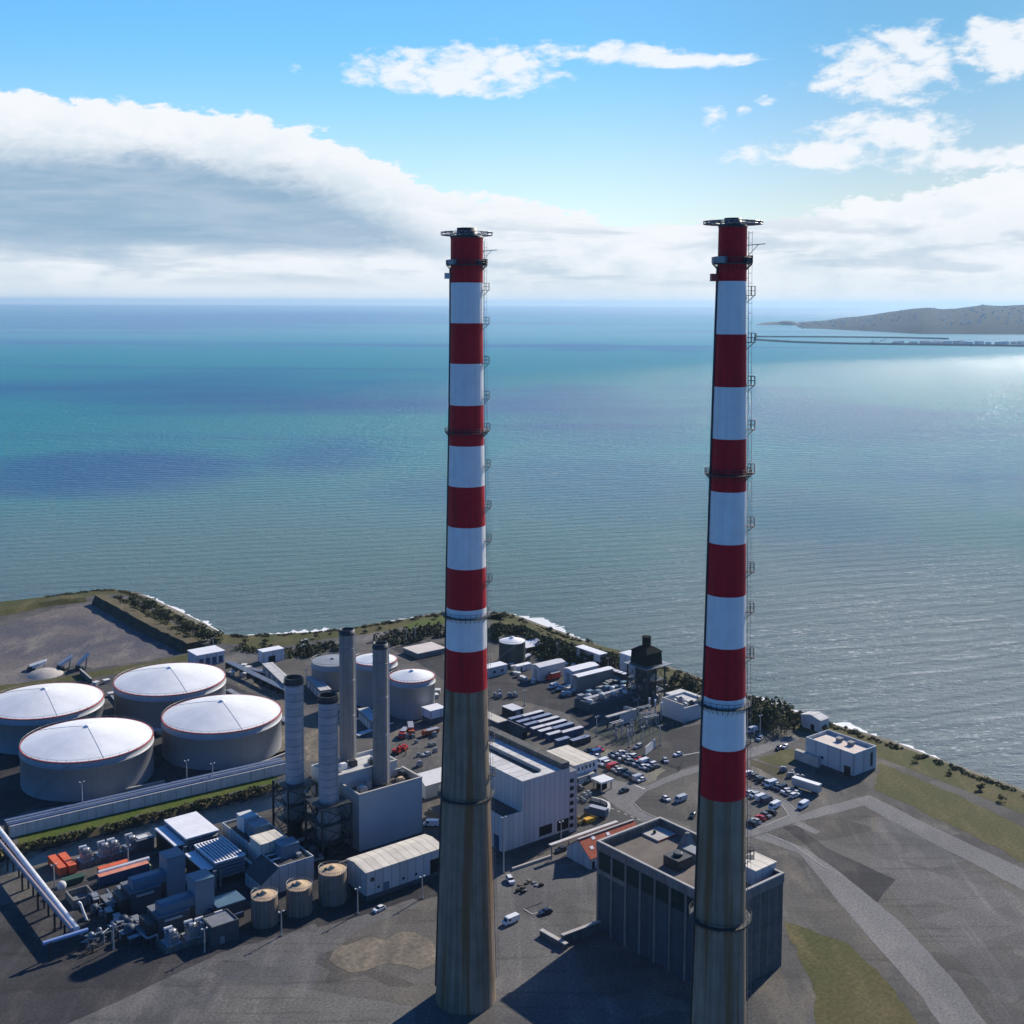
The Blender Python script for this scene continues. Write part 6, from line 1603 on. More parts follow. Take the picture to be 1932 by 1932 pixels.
bush_px = [(720, 210), (860, 225), (880, 250), (980, 275), (1000, 300), (1060, 320), (1090, 345), (1130, 365), (1180, 380), (1270, 415), (1300, 440), (1345, 455), (1380, 480), (1420, 505), (1480, 540), (1530, 545), (1570, 575), (1610, 590), (790, 230), (940, 290)]
protos = [shrub(LB, G(1, *bush_px[0]), 5.2, 3.2, [LEAFD, LEAFD, LEAFM], 1, GB), shrub(LB, G(1, *bush_px[1]), 6.4, 4.0, [LEAFD, LEAFM, LEAFD], 2, GB), shrub(LB, G(1, *bush_px[2]), 4.4, 3.4, [LEAFD, LEAFD], 3, GB)]
rng = random.Random(5)
for k, p in enumerate(bush_px[3:]):
    s_ = rng.uniform(.8, 1.35); dup(protos[k % 3], G(1, *p), rng.uniform(0, 6), LB, GB, scale=(s_, s_, s_ * rng.uniform(.8, 1.1)))
GB2 = 'bushes dotted along the shore'
LB2 = 'small round bush on the shore grass between the path and the sea'
for k, (n, x, y) in enumerate([(3, 560, 500), (3, 610, 495), (3, 1140, 400), (3, 1280, 370), (3, 1270, 365), (3, 240, 490), (3, 60, 490), (3, 700, 450), (3, 830, 415), (3, 1790, 270), (5, 310, 275), (5, 735, 380), (5, 890, 425), (5, 1080, 500), (7, 650, 550), (7, 700, 560), (7, 950, 640), (7, 1060, 670), (7, 1200, 720), (7, 1280, 830), (7, 1330, 770), (7, 1480, 810), (7, 1560, 840), (7, 60, 360), (7, 120, 380), (0, 1730, 1436), (0, 1790, 1462), (0, 1850, 1490), (0, 1890, 1512)]):
    s_ = rng.uniform(.3, .65); dup(protos[k % 3], G(n, x, y), rng.uniform(0, 6), LB2, GB2, scale=(s_, s_, s_ * .8))
tb = shrub('big olive green bush by the road end behind the slim chimney', G(7, 890, 850), 6.5, 5.5, [LEAFO, LEAFM, LEAFO], 9, None)
shrub('dark upright bush beside the pale gabled store', G(7, 1010, 850), 7.5, 3.0, [LEAFD, LEAFD], 10, None)
for k, (x, y) in enumerate([(7, 700), ]): pass
LB3 = 'leafy tree among the scrub behind the yard sheds'
for k, (n, x, y) in enumerate([(5, 250, 440), (5, 560, 540), (5, 640, 560), (5, 760, 600), (5, 880, 650), (5, 960, 640), (5, 1230, 720), (5, 1290, 740), (5, 1180, 700), (5, 450, 430), (7, 610, 700), (7, 690, 745), (7, 750, 760), (7, 800, 790)]):
    s_ = rng.uniform(1.0, 1.5); dup(protos[k % 3], G(n, x, y), rng.uniform(0, 6), LB3, 'leafy trees in the scrub', cat='tree', scale=(s_, s_, s_ * 1.1))
# grey spoil in the near yard

# ------------------------------------------------------------------ vehicles
CARP = {'white': (.72, .72, .73), 'silver': (.42, .43, .45), 'grey': (.14, .145, .15), 'black': (.014, .014, .017), 'red': (.48, .018, .022), 'blue': (.03, .08, .22), 'dark blue': (.015, .028, .07)}
def carpaint(c): return mat('car_paint_' + c.replace(' ', '_'), CARP[c], .3, 0, .03, 1, .6)
TAIL = mat('tail_lamp', (.35, .01, .01), .3); HEAD = mat('head_lamp', (.75, .75, .72), .2)
CARS = {}
def wheels(t, xs_, w, r):
    for x in xs_:
        for y in (-w / 2 + .1, w / 2 - .1):
            q = MB(RUBBER); q.tube((x, y - .11, r), (x, y + .11, r), r, n=14); q.build('wheel', t)
def make_car(kind, c):
    m = carpaint(c)
    t = thing('parked_car' if kind != 'van' else 'van', 'x', 'car' if kind != 'van' else 'van', (0, -4000, 0), 0)
    q = MB(m)
    if kind == 'car':
        w = 1.8
        q.xz([(-2.15, .32), (-2.2, .72), (-2.0, .95), (-.9, 1.02), (1.35, 1.0), (2.1, .98), (2.2, .6), (2.15, .32)], -w / 2, w / 2)
        frus(q, -.35, -.68, 1.25, .68, 1.47, -.3, -.62, 1.2, .62, 1.50)
        g = MB(GLASS); frus(g, -1.0, -.82, 1.95, .82, 1.005, -.38, -.69, 1.28, .69, 1.468)
        wx = (-1.35, 1.35)
        hx, tx = -2.2, 2.2
    elif kind == 'suv':
        w = 1.9
        q.xz([(-2.3, .38), (-2.35, .8), (-2.15, 1.08), (-1.0, 1.15), (2.15, 1.15), (2.3, .7), (2.25, .38)], -w / 2, w / 2)
        frus(q, -.55, -.75, 2.0, .75, 1.69, -.5, -.7, 1.95, .7, 1.74)
        g = MB(GLASS); frus(g, -1.05, -.88, 2.2, .88, 1.155, -.58, -.77, 2.03, .77, 1.688)
        wx = (-1.4, 1.4); hx, tx = -2.34, 2.3
    else:
        w = 2.0
        q.xz([(-2.75, .4), (-2.8, .95), (-2.3, 1.2), (-1.75, 2.1), (-1.4, 2.25), (2.75, 2.25), (2.8, .4)], -w / 2, w / 2)
        g = MB(GLASS); g.add([(-2.29, -.85, 1.25), (-2.29, .85, 1.25), (-1.79, .82, 2.07), (-1.79, -.82, 2.07), (-2.34, -.85, 1.25), (-2.34, .85, 1.25), (-1.84, .82, 2.07), (-1.84, -.82, 2.07)], [(0, 1, 2, 3), (4, 7, 6, 5), (0, 4, 5, 1), (1, 5, 6, 2), (2, 6, 7, 3), (3, 7, 4, 0)])
        for s_ in (-1, 1): g.box(-1.6, s_ * w / 2, 1.3, -.7, s_ * (w / 2 + .015), 2.0)
        wx = (-1.8, 1.7); hx, tx = -2.8, 2.8
    q.build('body', t); g.build('windows', t)
    wheels(t, wx, w, .34 if kind != 'suv' else .38)
    for y in (-w / 2 + .3, w / 2 - .3):
        MB(HEAD).box(hx + .02 - .06, y - .2, .62, hx + .1, y + .2, .8).build('headlight', t)
        MB(TAIL).box(tx - .12, y - .2, .72, tx + .02, y + .2, .9).build('tail_lamp', t)
    return t
def put_car(kind, c, loc, rz, label, grp):
    key = (kind, c)
    cat = 'van' if kind == 'van' else 'car'
    if key not in CARS:
        t = make_car(kind, c); CARS[key] = t
        t.location = loc; t.rotation_euler = (0, 0, rz); t['label'] = label
        if grp: t['group'] = grp
        return t
    return dup(CARS[key], loc, rz, label, grp)
rng = random.Random(77)
ORD = ['first', 'second', 'third', 'fourth', 'fifth', 'sixth']
def car_row(a, b, cols, rz, where, grp):
    """cols: list of (kind, colour) or None for a gap, evenly spaced from a to b"""
    n = len(cols); cnt = {}; seen = {}
    for c in cols:
        if c: cnt[c] = cnt.get(c, 0) + 1
    for i, c in enumerate(cols):
        if not c: continue
        p = a.lerp(b, i / max(1, n - 1)); kind, colr = c
        nm = {'car': 'car', 'suv': 'tall car', 'van': 'van'}[kind]
        seen[c] = seen.get(c, 0) + 1
        lb = '%s %s %s from the left %s' % (ORD[seen[c] - 1], colr, nm, where) if cnt[c] > 1 else 'only %s %s %s' % (colr, nm, where)
        put_car(kind, colr, p + Vector((rng.uniform(-.25, .25), rng.uniform(-.25, .25), .07)), rz + rng.choice([0, math.pi]) + R(rng.uniform(-2, 2)), lb, grp)
W_, S_, Y_, K_, R_, U_, D_ = 'white', 'silver', 'grey', 'black', 'red', 'blue', 'dark blue'
c, s, v = 'car', 'suv', 'van'
car_row(G(5, 1295, 1510), G(5, 1640, 1645), [(c, K_), (c, S_), (c, D_), (c, W_), (s, K_), (c, S_), (c, K_), (c, S_), (c, D_), (c, W_), (c, S_), (c, K_)], GA, 'in front line of office car park far rows', 'cars in the far double row of the office car park')
car_row(G(5, 1375, 1497), G(5, 1690, 1622), [(c, W_), (c, D_), (c, S_), (s, W_), (c, K_), (c, R_), (c, Y_), (v, W_), (c, K_), (s, W_), (c, Y_)], GA, 'in back line of office car park far rows', 'cars in the far double row of the office car park')
car_row(G(5, 1205, 1585), G(5, 1560, 1745), [(v, W_), (s, W_), (c, K_), (v, R_), (c, S_), (c, W_), (s, K_), (c, D_), (c, K_), (c, Y_), (v, S_), (c, W_)], GA, 'in the row nearest the white office', 'cars in the near row of the office car park')
put_car(c, R_, G(5, 1185, 1462), GA + R(90), 'bright red car standing apart at the top of the office car park', None)
put_car(v, U_, G(5, 1140, 1500), GA, 'blue van parked right behind the tan roofed office', None)
put_car(c, W_, G(5, 1150, 1530), GA, 'white car tucked at the back corner of the tan roofed office', None)
put_car(c, K_, G(5, 1080, 1475), GA, 'black car in the gap behind the tan roofed office', None)
put_car(s, S_, G(5, 1530, 1440), GA + R(10), 'silver tall car left of the white hoarding', None)
put_car(c, W_, G(5, 1890, 1510), GA, 'lone white car on the empty tar lot', None)
put_car(c, S_, G(5, 1775, 1565), GA + R(60), 'lone silver car at the near edge of the tar lot', None)
put_car(c, K_, G(5, 1400, 1840), GA, 'black car driving on the junction in front of the kiosk', None)
GR = 'cars in the lot right of the slim chimney'
car_row(G(7, 600, 1225), G(7, 1010, 1420), [(s, W_), (c, K_), (c, Y_), (s, K_), (c, S_), (v, W_), (c, K_), (s, D_), (c, W_), (c, S_), (s, W_)], GA, 'in the upper row right of the slim chimney', GR)
car_row(G(7, 790, 1300), G(7, 1020, 1398), [(c, K_), (c, S_), (s, D_), (c, S_), (c, W_)], GA, 'in the short back row by the silver trailer', GR)
car_row(G(7, 605, 1400), G(7, 760, 1470), [(c, W_), (s, S_), (v, W_), (v, D_)], GA, 'in the middle row right of the slim chimney', GR)
put_car(v, W_, G(7, 830, 1520), GA + R(5), 'white van at the tip of the grass island, right of the slim chimney', GR)
car_row(G(7, 620, 1680), G(7, 800, 1575), [(s, K_), (c, S_), (c, R_), (c, Y_), (c, K_)], GA + R(90), 'in the lower row beside the pale road', GR)
put_car(v, W_, G(7, 1090, 1515), GA + R(8), 'white van standing alone below the silver box trailer', None)
put_car(c, W_, G(7, 925, 975), GA + R(15), 'white car on the pale road left of the blue clad building', None)
put_car(c, K_, G(7, 870, 990), GA + R(15), 'black car on the pale road left of the blue clad building', None)
put_car(v, W_, G(7, 630, 830), GA, 'white van half hidden behind the slim chimney beside the bushes', None)
put_car(s, S_, G(7, 700, 905), GA + R(20), 'silver tall car parked on the dark apron behind the slim chimney', None)
put_car(v, W_, G(6, 375, 1480), GA + R(2), 'white van casting a long shadow near the foot of the thick chimney', None)
put_car(c, D_, G(6, 690, 1395), GA + R(-8), 'dark blue car alone in the middle of the pale yard', None)
put_car(s, W_, G(6, 370, 1110), GA + R(70), 'white tall car beside pallets in front of the hall', None)
put_car(v, W_, G(13, 1015, 720), GA, 'white van in front of the red machine', None)
put_car(c, W_, G(13, 1110, 740), GA + R(30), 'white car right of the van by the twin sheds', None)
put_car(c, K_, G(13, 1050, 790), GA, 'black car left of the loader by the twin sheds', None)
put_car(c, S_, G(13, 1160, 825), GA + R(50), 'silver car nearest the open yard by the twin sheds', None)
put_car(c, S_, G(3, 1700, 1510), GA, 'silver car parked behind the grey block', None)
put_car(v, W_, G(4, 1740, 600), GA + R(-40), 'white van between the grey block and the thick chimney', None)
put_car(c, S_, G(5, 1060, 1745), GA, 'silver car under the office canopy', None)
put_car(c, W_, G(4, 1270, 1370), GA + R(10), 'small white car on the apron in front of the cream roofed shed', None)
put_car(c, D_, G(6, 830, 830), GA, 'dark blue car near the white kerb wall', None)
put_car(c, K_, G(8, 940, 440), GA + R(30), 'black car half hidden left of the slim chimney shaft', None)
put_car(v, S_, G(8, 830, 300), GA, 'silver van with pale green sheets left of the slim chimney', None)
put_car(c, W_, G(8, 700, 290), GA + R(80), 'white car on the plot left of the slim chimney', None)
put_car(c, W_, G(3, 600, 480), GA + R(-30), 'white car on the shore road above the rear stacks', None)
put_car(c, W_, G(3, 585, 530), GA + R(-30), 'white car on the verge below the shore road', None)
# trucks and machines
def truck(name, label, loc, rz, L_, cabm, boxm, hb=3.2, grp=None):
    t = thing(name, label, 'truck', loc, rz, grp)
    q = MB(cabm); q.xz([(-1.9, .6), (-1.95, 1.4), (-1.7, 2.5), (-.1, 2.6), (-.1, .6)], -1.15, 1.15); q.build('cab', t)
    g = MB(GLASS); g.add([(-1.98, -1.0, 1.5), (-1.98, 1.0, 1.5), (-1.75, 1.0, 2.35), (-1.75, -1.0, 2.35), (-1.9, -1.0, 1.5), (-1.9, 1.0, 1.5), (-1.67, 1.0, 2.35), (-1.67, -1.0, 2.35)], [(3, 2, 1, 0), (4, 5, 6, 7), (0, 1, 5, 4), (1, 2, 6, 5), (2, 3, 7, 6), (3, 0, 4, 7)]); g.build('windscreen', t)
    MB(boxm).box(.1, -1.22, 1.0, L_, 1.22, hb).build('load_box', t)
    MB(ROOFB_).box(.08, -1.24, hb + .003, L_ + .02, 1.24, hb + .08).build('box_roof', t)
    MB(STEELD).box(-1.8, -.9, .55, L_, .9, .8).build('chassis', t)
    wheels(t, (-1.2, L_ - 2.3, L_ - 1.1), 2.3, .5)
    return t
ROOFB_ = mat('truck_roof', (.30, .32, .38), .5, 0, .1, .4)
truck('box_truck', 'dark box truck with a slate roof parked in front of the office', G(14, 1300, 1230), GA - R(70), 7.0, DKBLUE, DKBLUE, 3.6)
truck('tipper_truck', 'red machine truck beside the grey gabled shed', G(13, 960, 610), GA, 6.0, REDB, REDB, 3.6)
truck('flat_truck', 'orange truck left of the thick chimney behind the yard', G(3, 1560, 1325), GA + R(60), 8.0, ORANGE, ORANGE, 3.4)
truck('flat_truck', 'smaller rusty truck next to the orange truck', G(3, 1700, 1330), GA, 6.0, mat('rust_brown', (.28, .09, .05), .7), mat('rust_brown', (.28, .09, .05)), 2.4)
truck('flat_truck', 'red truck behind the near plain stack', G(3, 1480, 1350), GA + R(40), 5.5, REDB, mat('dark_red', (.22, .03, .03), .5), 3.0)
def digger(label, loc, rz, m):
    t = thing('digger', label, 'digger', loc, rz)
    for y in (-1.2, .6):
        q = MB(RUBBER); q.xz([(-1.8, .3), (-1.5, 0), (1.5, 0), (1.8, .3), (1.6, .8), (-1.6, .8)], y, y + .6); q.build('track', t)
    q = MB(m); q.box(-1.4, -1.1, .85, 1.7, 1.1, 1.7); q.build('body', t)
    q = MB(m); q.box(-1.3, -1.0, 1.703, .1, .1, 2.7); q.box(-1.2, -1.03, 1.9, 0, .13, 2.55, GLASS); q.build('cab', t)
    q = MB(m); q.tube((-1.2, .5, 1.6), (-3.4, .5, 3.6), .22, n=6); q.tube((-3.4, .5, 3.6), (-4.8, .5, 1.6), .18, n=6); q.build('arm', t)
    q = MB(STEELD); q.xz([(-5.2, .6), (-4.6, 1.6), (-4.3, 1.0), (-4.5, .3)], .1, .9); q.build('bucket', t)
    return t
digger('red digger nearest the grey block roof, left of two', G(3, 1430, 1490), GA + R(120), REDB)
digger('red digger with raised arm, right of two by the grey block', G(3, 1495, 1460), GA + R(30), REDB)
digger('yellow and black digger beside the stair tower of the hall', G(14, 1170, 1350), GA + R(200), mat('digger_dark', (.12, .09, .03), .5))
t = T('yellow_skip', 'bright yellow skip beside the digger in front of the hall', 'skip', (14, 1275, 1350)); q = MB(YELLOW); q.xz([(-.5, 1.6), (0, .15), (3.6, .15), (4.1, 1.6)], 0, 2.2); q.build('body', t.o); MB(STEELD).box(.2, .2, 0, 3.4, 2.0, .147).build('skid', t.o)
t = T('bent_pipe', 'curved white hoarding beside the dark box truck', 'hoarding', (14, 1510, 1200), 0); q = MB(WALLW)
pts = [(0, 0), (.8, 2.6), (.6, 5.6), (-1.6, 8.4), (-5, 10.5)]
for (x0, y0), (x1, y1) in zip(pts, pts[1:]): q.prism([(x0, y0), (x0 + .9, y0), (x1 + .9, y1), (x1, y1)], 0, 1.5)
q.build('panel', t.o)
for x, y in pts: MB(CONCD).box(x - .2, y - .2, 0, x - .003, y + .2, 1.2).build('foot', t.o)
t = T('gate_kiosk', 'kiosk with a flat white roof on posts in the middle of the car park', 'kiosk', (5, 1195, 1840)); w_ = 5.5; hk = t.h(5, 1195, 1765)
MB(ROOFW).box(-.6, -.6, hk, w_ + .6, 5.4, hk + .7).build('roof', t.o)
for x, y in ((0, 0), (w_ - .4, 0), (w_ - .4, 4.4), (0, 4.4)): MB(CONCL).box(x, y, 0, x + .4, y + .4, hk - .003).build('post', t.o)
MB(LOUV).box(1.0, 1.2, 0, w_ - 1.4, 4, hk - .4).build('booth', t.o)
t = T('pallet_stack', 'scattered pallets and scrap beside the white tall car', 'pallets', (6, 480, 1170))
rng = random.Random(4)
for k in range(12):
    x, y = rng.uniform(-3, 6), rng.uniform(-3, 3); q = MB(rng.choice([TIMBER, STEELG, RUBBER])); hh = rng.uniform(.15, .9)
    for j in range(4): q.box(x, y + j * .3, 0, x + 1.2, y + j * .3 + .2, hh)
    q.box(x, y, hh + .001, x + .15, y + 1.1, hh + .1); q.build('pallet', t.o)
t = T('marked_bay', 'dark fenced bay with pale edges round the dark blue car', 'kerb', (6, 570, 1410)); q = MB(CONCL); q.box(0, 0, 0, 7.6, .3, .2); q.box(0, .3, 0, .3, 4.5, .2); q.build('kerb', t.o); MB(CONCD).box(.3, 4.2, 0, 7.6, 4.5, .25).build('kerb', t.o)
# clutter by the twin sheds
GC = 'crates and drums by the twin sheds'
LC = 'small weathered crate in the yard clutter by the twin sheds'
t = thing('crate', LC, 'crate', G(13, 1240, 790), GA, GC); q = MB(GALV); q.box(0, 0, 0, 2.2, 1.8, 1.8); q.build('body', t); MB(WALLW).box(-.1, -.1, 1.803, 2.3, 1.9, 2.0).build('lid', t)
for k, (x, y) in enumerate([(1310, 800), (1220, 840), (1290, 840), (1180, 770), (1270, 750), (430, 530), (560, 600), (620, 620), (720, 660), (520, 560), (380, 400), (420, 440), (1240, 400), (1330, 430), (1180, 520)]):
    dup(t, G(13, x, y), GA + R((k * 37) % 90), LC, GC, scale=(1, 1, .7 + .1 * (k % 5)))
GC2 = 'tank field boxes'
LC2 = 'small pale valve box on the tank field ground'
for k, (n, x, y) in enumerate([(1, 640, 1060), (1, 1040, 1410), (1, 1120, 1400), (1, 1780, 860), (1, 1850, 880), (1, 1900, 820), (3, 60, 720), (3, 700, 860), (3, 730, 870), (3, 1100, 1060), (3, 1820, 950), (3, 1810, 990), (1, 600, 940), (1, 520, 960)]):
    dup(t, G(n, x, y), GA + R((k * 23) % 90), LC2, GC2, scale=(1.3, 1.3, .9))
# ------------------------------------------------------------------ more of the working yard
rng = random.Random(404)
def small(kind):
    if kind == 0:
        t = thing('equipment_cabinet', 'x', 'cabinet', (0, -4200, 0)); q = MB(STEELD); q.box(0, 0, .15, 2.6, 1.4, 2.3); q.build('body', t); MB(STEELG).box(-.1, -.1, 2.303, 2.7, 1.5, 2.42).build('lid', t); MB(STEELG).box(.2, -.04, .3, 1.2, -.002, 2.1).build('door', t)
    elif kind == 1:
        t = thing('pipe_bend', 'x', 'pipework', (0, -4200, 0)); q = MB(STEELG); q.path([(0, 0, 0), (0, 0, 2.2), (3.5, 0, 2.2), (3.5, 2.5, 2.2), (3.5, 2.5, 0)], .28, n=8); q.build('pipe', t); q = MB(STEELD); q.path([(.6, .5, 0), (.6, .5, 1.5), (5, .5, 1.5), (5, .5, 0)], .2, n=8); q.build('lower_pipe', t); MB(STEELD).box(1.5, -.4, 0, 1.8, .9, 1.28).build('trestle', t)
    elif kind == 2:
        t = thing('process_drum', 'x', 'drum', (0, -4200, 0)); q = MB(mat('plant_slate_blue', (.055, .075, .10))); q.lathe([(1.1, .4), (1.2, .6), (1.2, 2.6), (.8, 3.1), (.2, 3.3)], 16, close=True); q.build('shell', t)
        for x, y in ((-.8, -.8), (.8, -.8), (.8, .8), (-.8, .8)): MB(STEELD).box(x - .1, y - .1, 0, x + .1, y + .1, .7).build('leg', t)
    else:
        t = thing('pallet_load', 'x', 'pallet', (0, -4200, 0)); MB(TIMBER).box(0, 0, 0, 1.6, 1.3, .2).build('pallet', t); q = MB(rng.choice([STEELG, STEELG])); q.box(.1, .1, .203, 1.5, 1.2, 1.2); q.box(.2, .2, 1.2, 1.1, 1.0, 1.6); q.build('load', t)
    return t
KP = [small(k) for k in range(4)]; used_ = [False] * 4
def scatter(kind, n, corners, label, grp):
    a, b, c, d = (G(*q) for q in corners)
    for _ in range(n):
        u, v_ = rng.random(), rng.random()
        p = a.lerp(b, u).lerp(d.lerp(c, u), v_); p.z = .05
        rz = GA + R(rng.choice([0, 90, 180, 270]) + rng.uniform(-6, 6)); s_ = rng.uniform(.8, 1.5)
        if not used_[kind]:
            used_[kind] = True; o = KP[kind]; o.location = p; o.rotation_euler = (0, 0, rz); o['label'] = label; o['group'] = grp
        else: dup(KP[kind], p, rz, label, grp, scale=(s_, s_, s_))
PB = [((10, 560, 1430), (10, 860, 1380), (10, 900, 1560), (10, 560, 1640)), ((11, 700, 1150), (11, 1150, 1030), (11, 1250, 1250), (11, 820, 1480)), ((11, 1050, 1450), (11, 1400, 1500), (11, 1500, 1760), (11, 1050, 1720)), ((4, 480, 760), (4, 700, 780), (4, 690, 980), (4, 660, 1090))]
for z_, (nc, npp, nd) in zip(PB, ((6, 3, 3), (8, 4, 2), (9, 5, 3), (4, 3, 3))):
    scatter(0, nc, z_, 'dark steel cabinet in the shaded yard of the lower left plant', 'dark cabinets of the lower left plant')
    scatter(1, npp, z_, 'bent grey pipe run in the shaded yard of the lower left plant', 'pipe runs of the lower left plant')
    scatter(2, nd, z_, 'dark blue drum on legs in the shaded yard of the lower left plant', 'drums of the lower left plant')
scatter(1, 8, ((12, 620, 620), (12, 1150, 640), (12, 1100, 900), (12, 640, 930)), 'grey pipe run at the foot of the hooded tower', 'pipe runs round the hooded tower')
scatter(2, 8, ((12, 640, 640), (12, 1150, 700), (12, 1100, 900), (12, 660, 930)), 'dark drum on legs at the foot of the hooded tower', 'drums round the hooded tower')
scatter(0, 8, ((13, 1450, 800), (13, 1900, 650), (12, 640, 600), (12, 200, 700)), 'dark steel cabinet between the twin sheds and the hooded tower', 'cabinets by the hooded tower')
scatter(3, 12, ((3, 1400, 1300), (3, 1850, 1250), (3, 1840, 1700), (3, 1530, 1560)), 'loaded pallet in the yard between the grey block and the thick chimney', 'pallets left of the thick chimney')
scatter(3, 6, ((5, 200, 930), (5, 420, 880), (5, 480, 990), (5, 220, 1000)), 'loaded pallet on the dark yard right of the thick chimney', 'pallets right of the thick chimney')
scatter(3, 8, ((7, 820, 1150), (7, 1000, 1180), (7, 1180, 1280), (7, 960, 1260)), 'loaded pallet in front of the blue clad building', 'pallets by the blue clad building')
scatter(3, 9, ((14, 1120, 900), (14, 1280, 930), (14, 1260, 1100), (14, 1110, 1080)), 'loaded pallet at the foot of the stair tower', 'pallets by the stair tower')
# kerbs and worn slabs of the roads on the right
def kerbline(pts, nm='kerb'):
    q = MB(CONCL)
    for a, b in zip(pts, pts[1:]):
        t_ = (b - a).normalized(); nn = Vector((-t_.y, t_.x, 0)) * .15
        q.prism([(a - nn).xy, (b - nn).xy, (b + nn).xy, (a + nn).xy], 0, .14)
    struct(nm, q)
kerbline([G(7, 720, 1400), G(7, 900, 1500), G(7, 960, 1590), G(7, 760, 1680), G(7, 600, 1730)])
kerbline([G(7, 590, 1335), G(7, 700, 1345), G(7, 960, 1475), G(7, 1060, 1580)])
kerbline([G(7, 760, 1755), G(7, 1000, 1860), G(0, 1560, 1640)])
kerbline([G(6, 1490, 395), G(6, 1560, 465), G(6, 1730, 545)])
S('road', [(7, 1270, 1510), (0, 1640, 1500), (0, 1760, 1560), (0, 1932, 1640), (0, 2150, 1760), (0, 2150, 1800), (0, 1910, 1668), (0, 1740, 1580), (0, 1630, 1520), (7, 1420, 1560)], .037, ROADM)
S('road', [(7, 1050, 1930), (7, 1120, 1890), (0, 1590, 1650), (0, 1700, 1740), (0, 1800, 1850), (0, 1930, 2020), (0, 1850, 2040), (0, 1730, 1870), (0, 1640, 1770)], .037, ROADM)
S('yard_asphalt', [(7, 900, 1690), (7, 1040, 1680), (0, 1560, 1600), (0, 1690, 1660), (0, 1640, 1720), (7, 1130, 1870)], .032, ASPH)
S('yard_asphalt', [(0, 1660, 1530), (0, 1760, 1588), (0, 1920, 1690), (0, 2040, 1800), (0, 1900, 1900), (0, 1760, 1770), (0, 1640, 1640)], .031, ASPHL)
S('rough_plot', [(0, 1660, 1440), (0, 1760, 1480), (0, 1932, 1560), (0, 2060, 1650), (0, 1960, 1640), (0, 1780, 1550), (0, 1650, 1490)], .032, GRASSD)
S('rough_plot', [(0, 1480, 1740), (0, 1600, 1780), (0, 1690, 1870), (0, 1800, 2040), (0, 1560, 2040), (0, 1540, 1880)], .032, GRASSD)
S('yard_asphalt', [(0, 930, 1830), (0, 1080, 1780), (0, 1110, 1860), (0, 1250, 1960), (0, 1200, 2060), (0, 940, 2060)], .031, ASPHL)
S('concrete_slabs', [(0, 420, 1850), (0, 600, 1870), (0, 780, 1900), (0, 800, 2060), (0, 300, 2060)], .045, ground_mat('slab_concrete', (.13, .125, .115), (.10, .098, .092), (.17, .16, .14), patches=True))

# ground pipes of the tank field
for k, (a, b, lb) in enumerate((((1, 1700, 1010), (3, 430, 1230), 'long pale ground pipe run skirting the right side of the oil tanks'), ((1, 640, 1040), (1, 740, 1170), 'short pale ground pipe run between the two left oil tanks'), ((1, 1010, 1360), (1, 1180, 1420), 'short pale ground pipe run between the nearest oil tank and its neighbour'),
        ((3, 640, 900), (3, 900, 1120), 'pale ground pipe run behind the two steel stacks'), ((3, 1080, 1350), (3, 1400, 1230), 'pale ground pipe run between the two plain stacks and the white cabin'), ((1, 1750, 780), (3, 330, 800), 'pale ground pipe run in front of the depot'))):
    A = G(*a); B = G(*b); t = thing('ground_pipe', lb, 'pipe', A, math.atan2((B - A).y, (B - A).x), 'ground pipes of the tank field'); d = (B - A).length
    for j in range(4): MB(GALV if j % 2 else PIPEW).tube((0, j * .8, .9), (d - j * 1.1, j * .8, .9), .24).build('pipe', t)
    for j in range(int(d / 7) + 1): MB(CONC2).box(j * 7 + .2, -.4, 0, j * 7 + .6, 2.8, .645).build('sleeper', t)

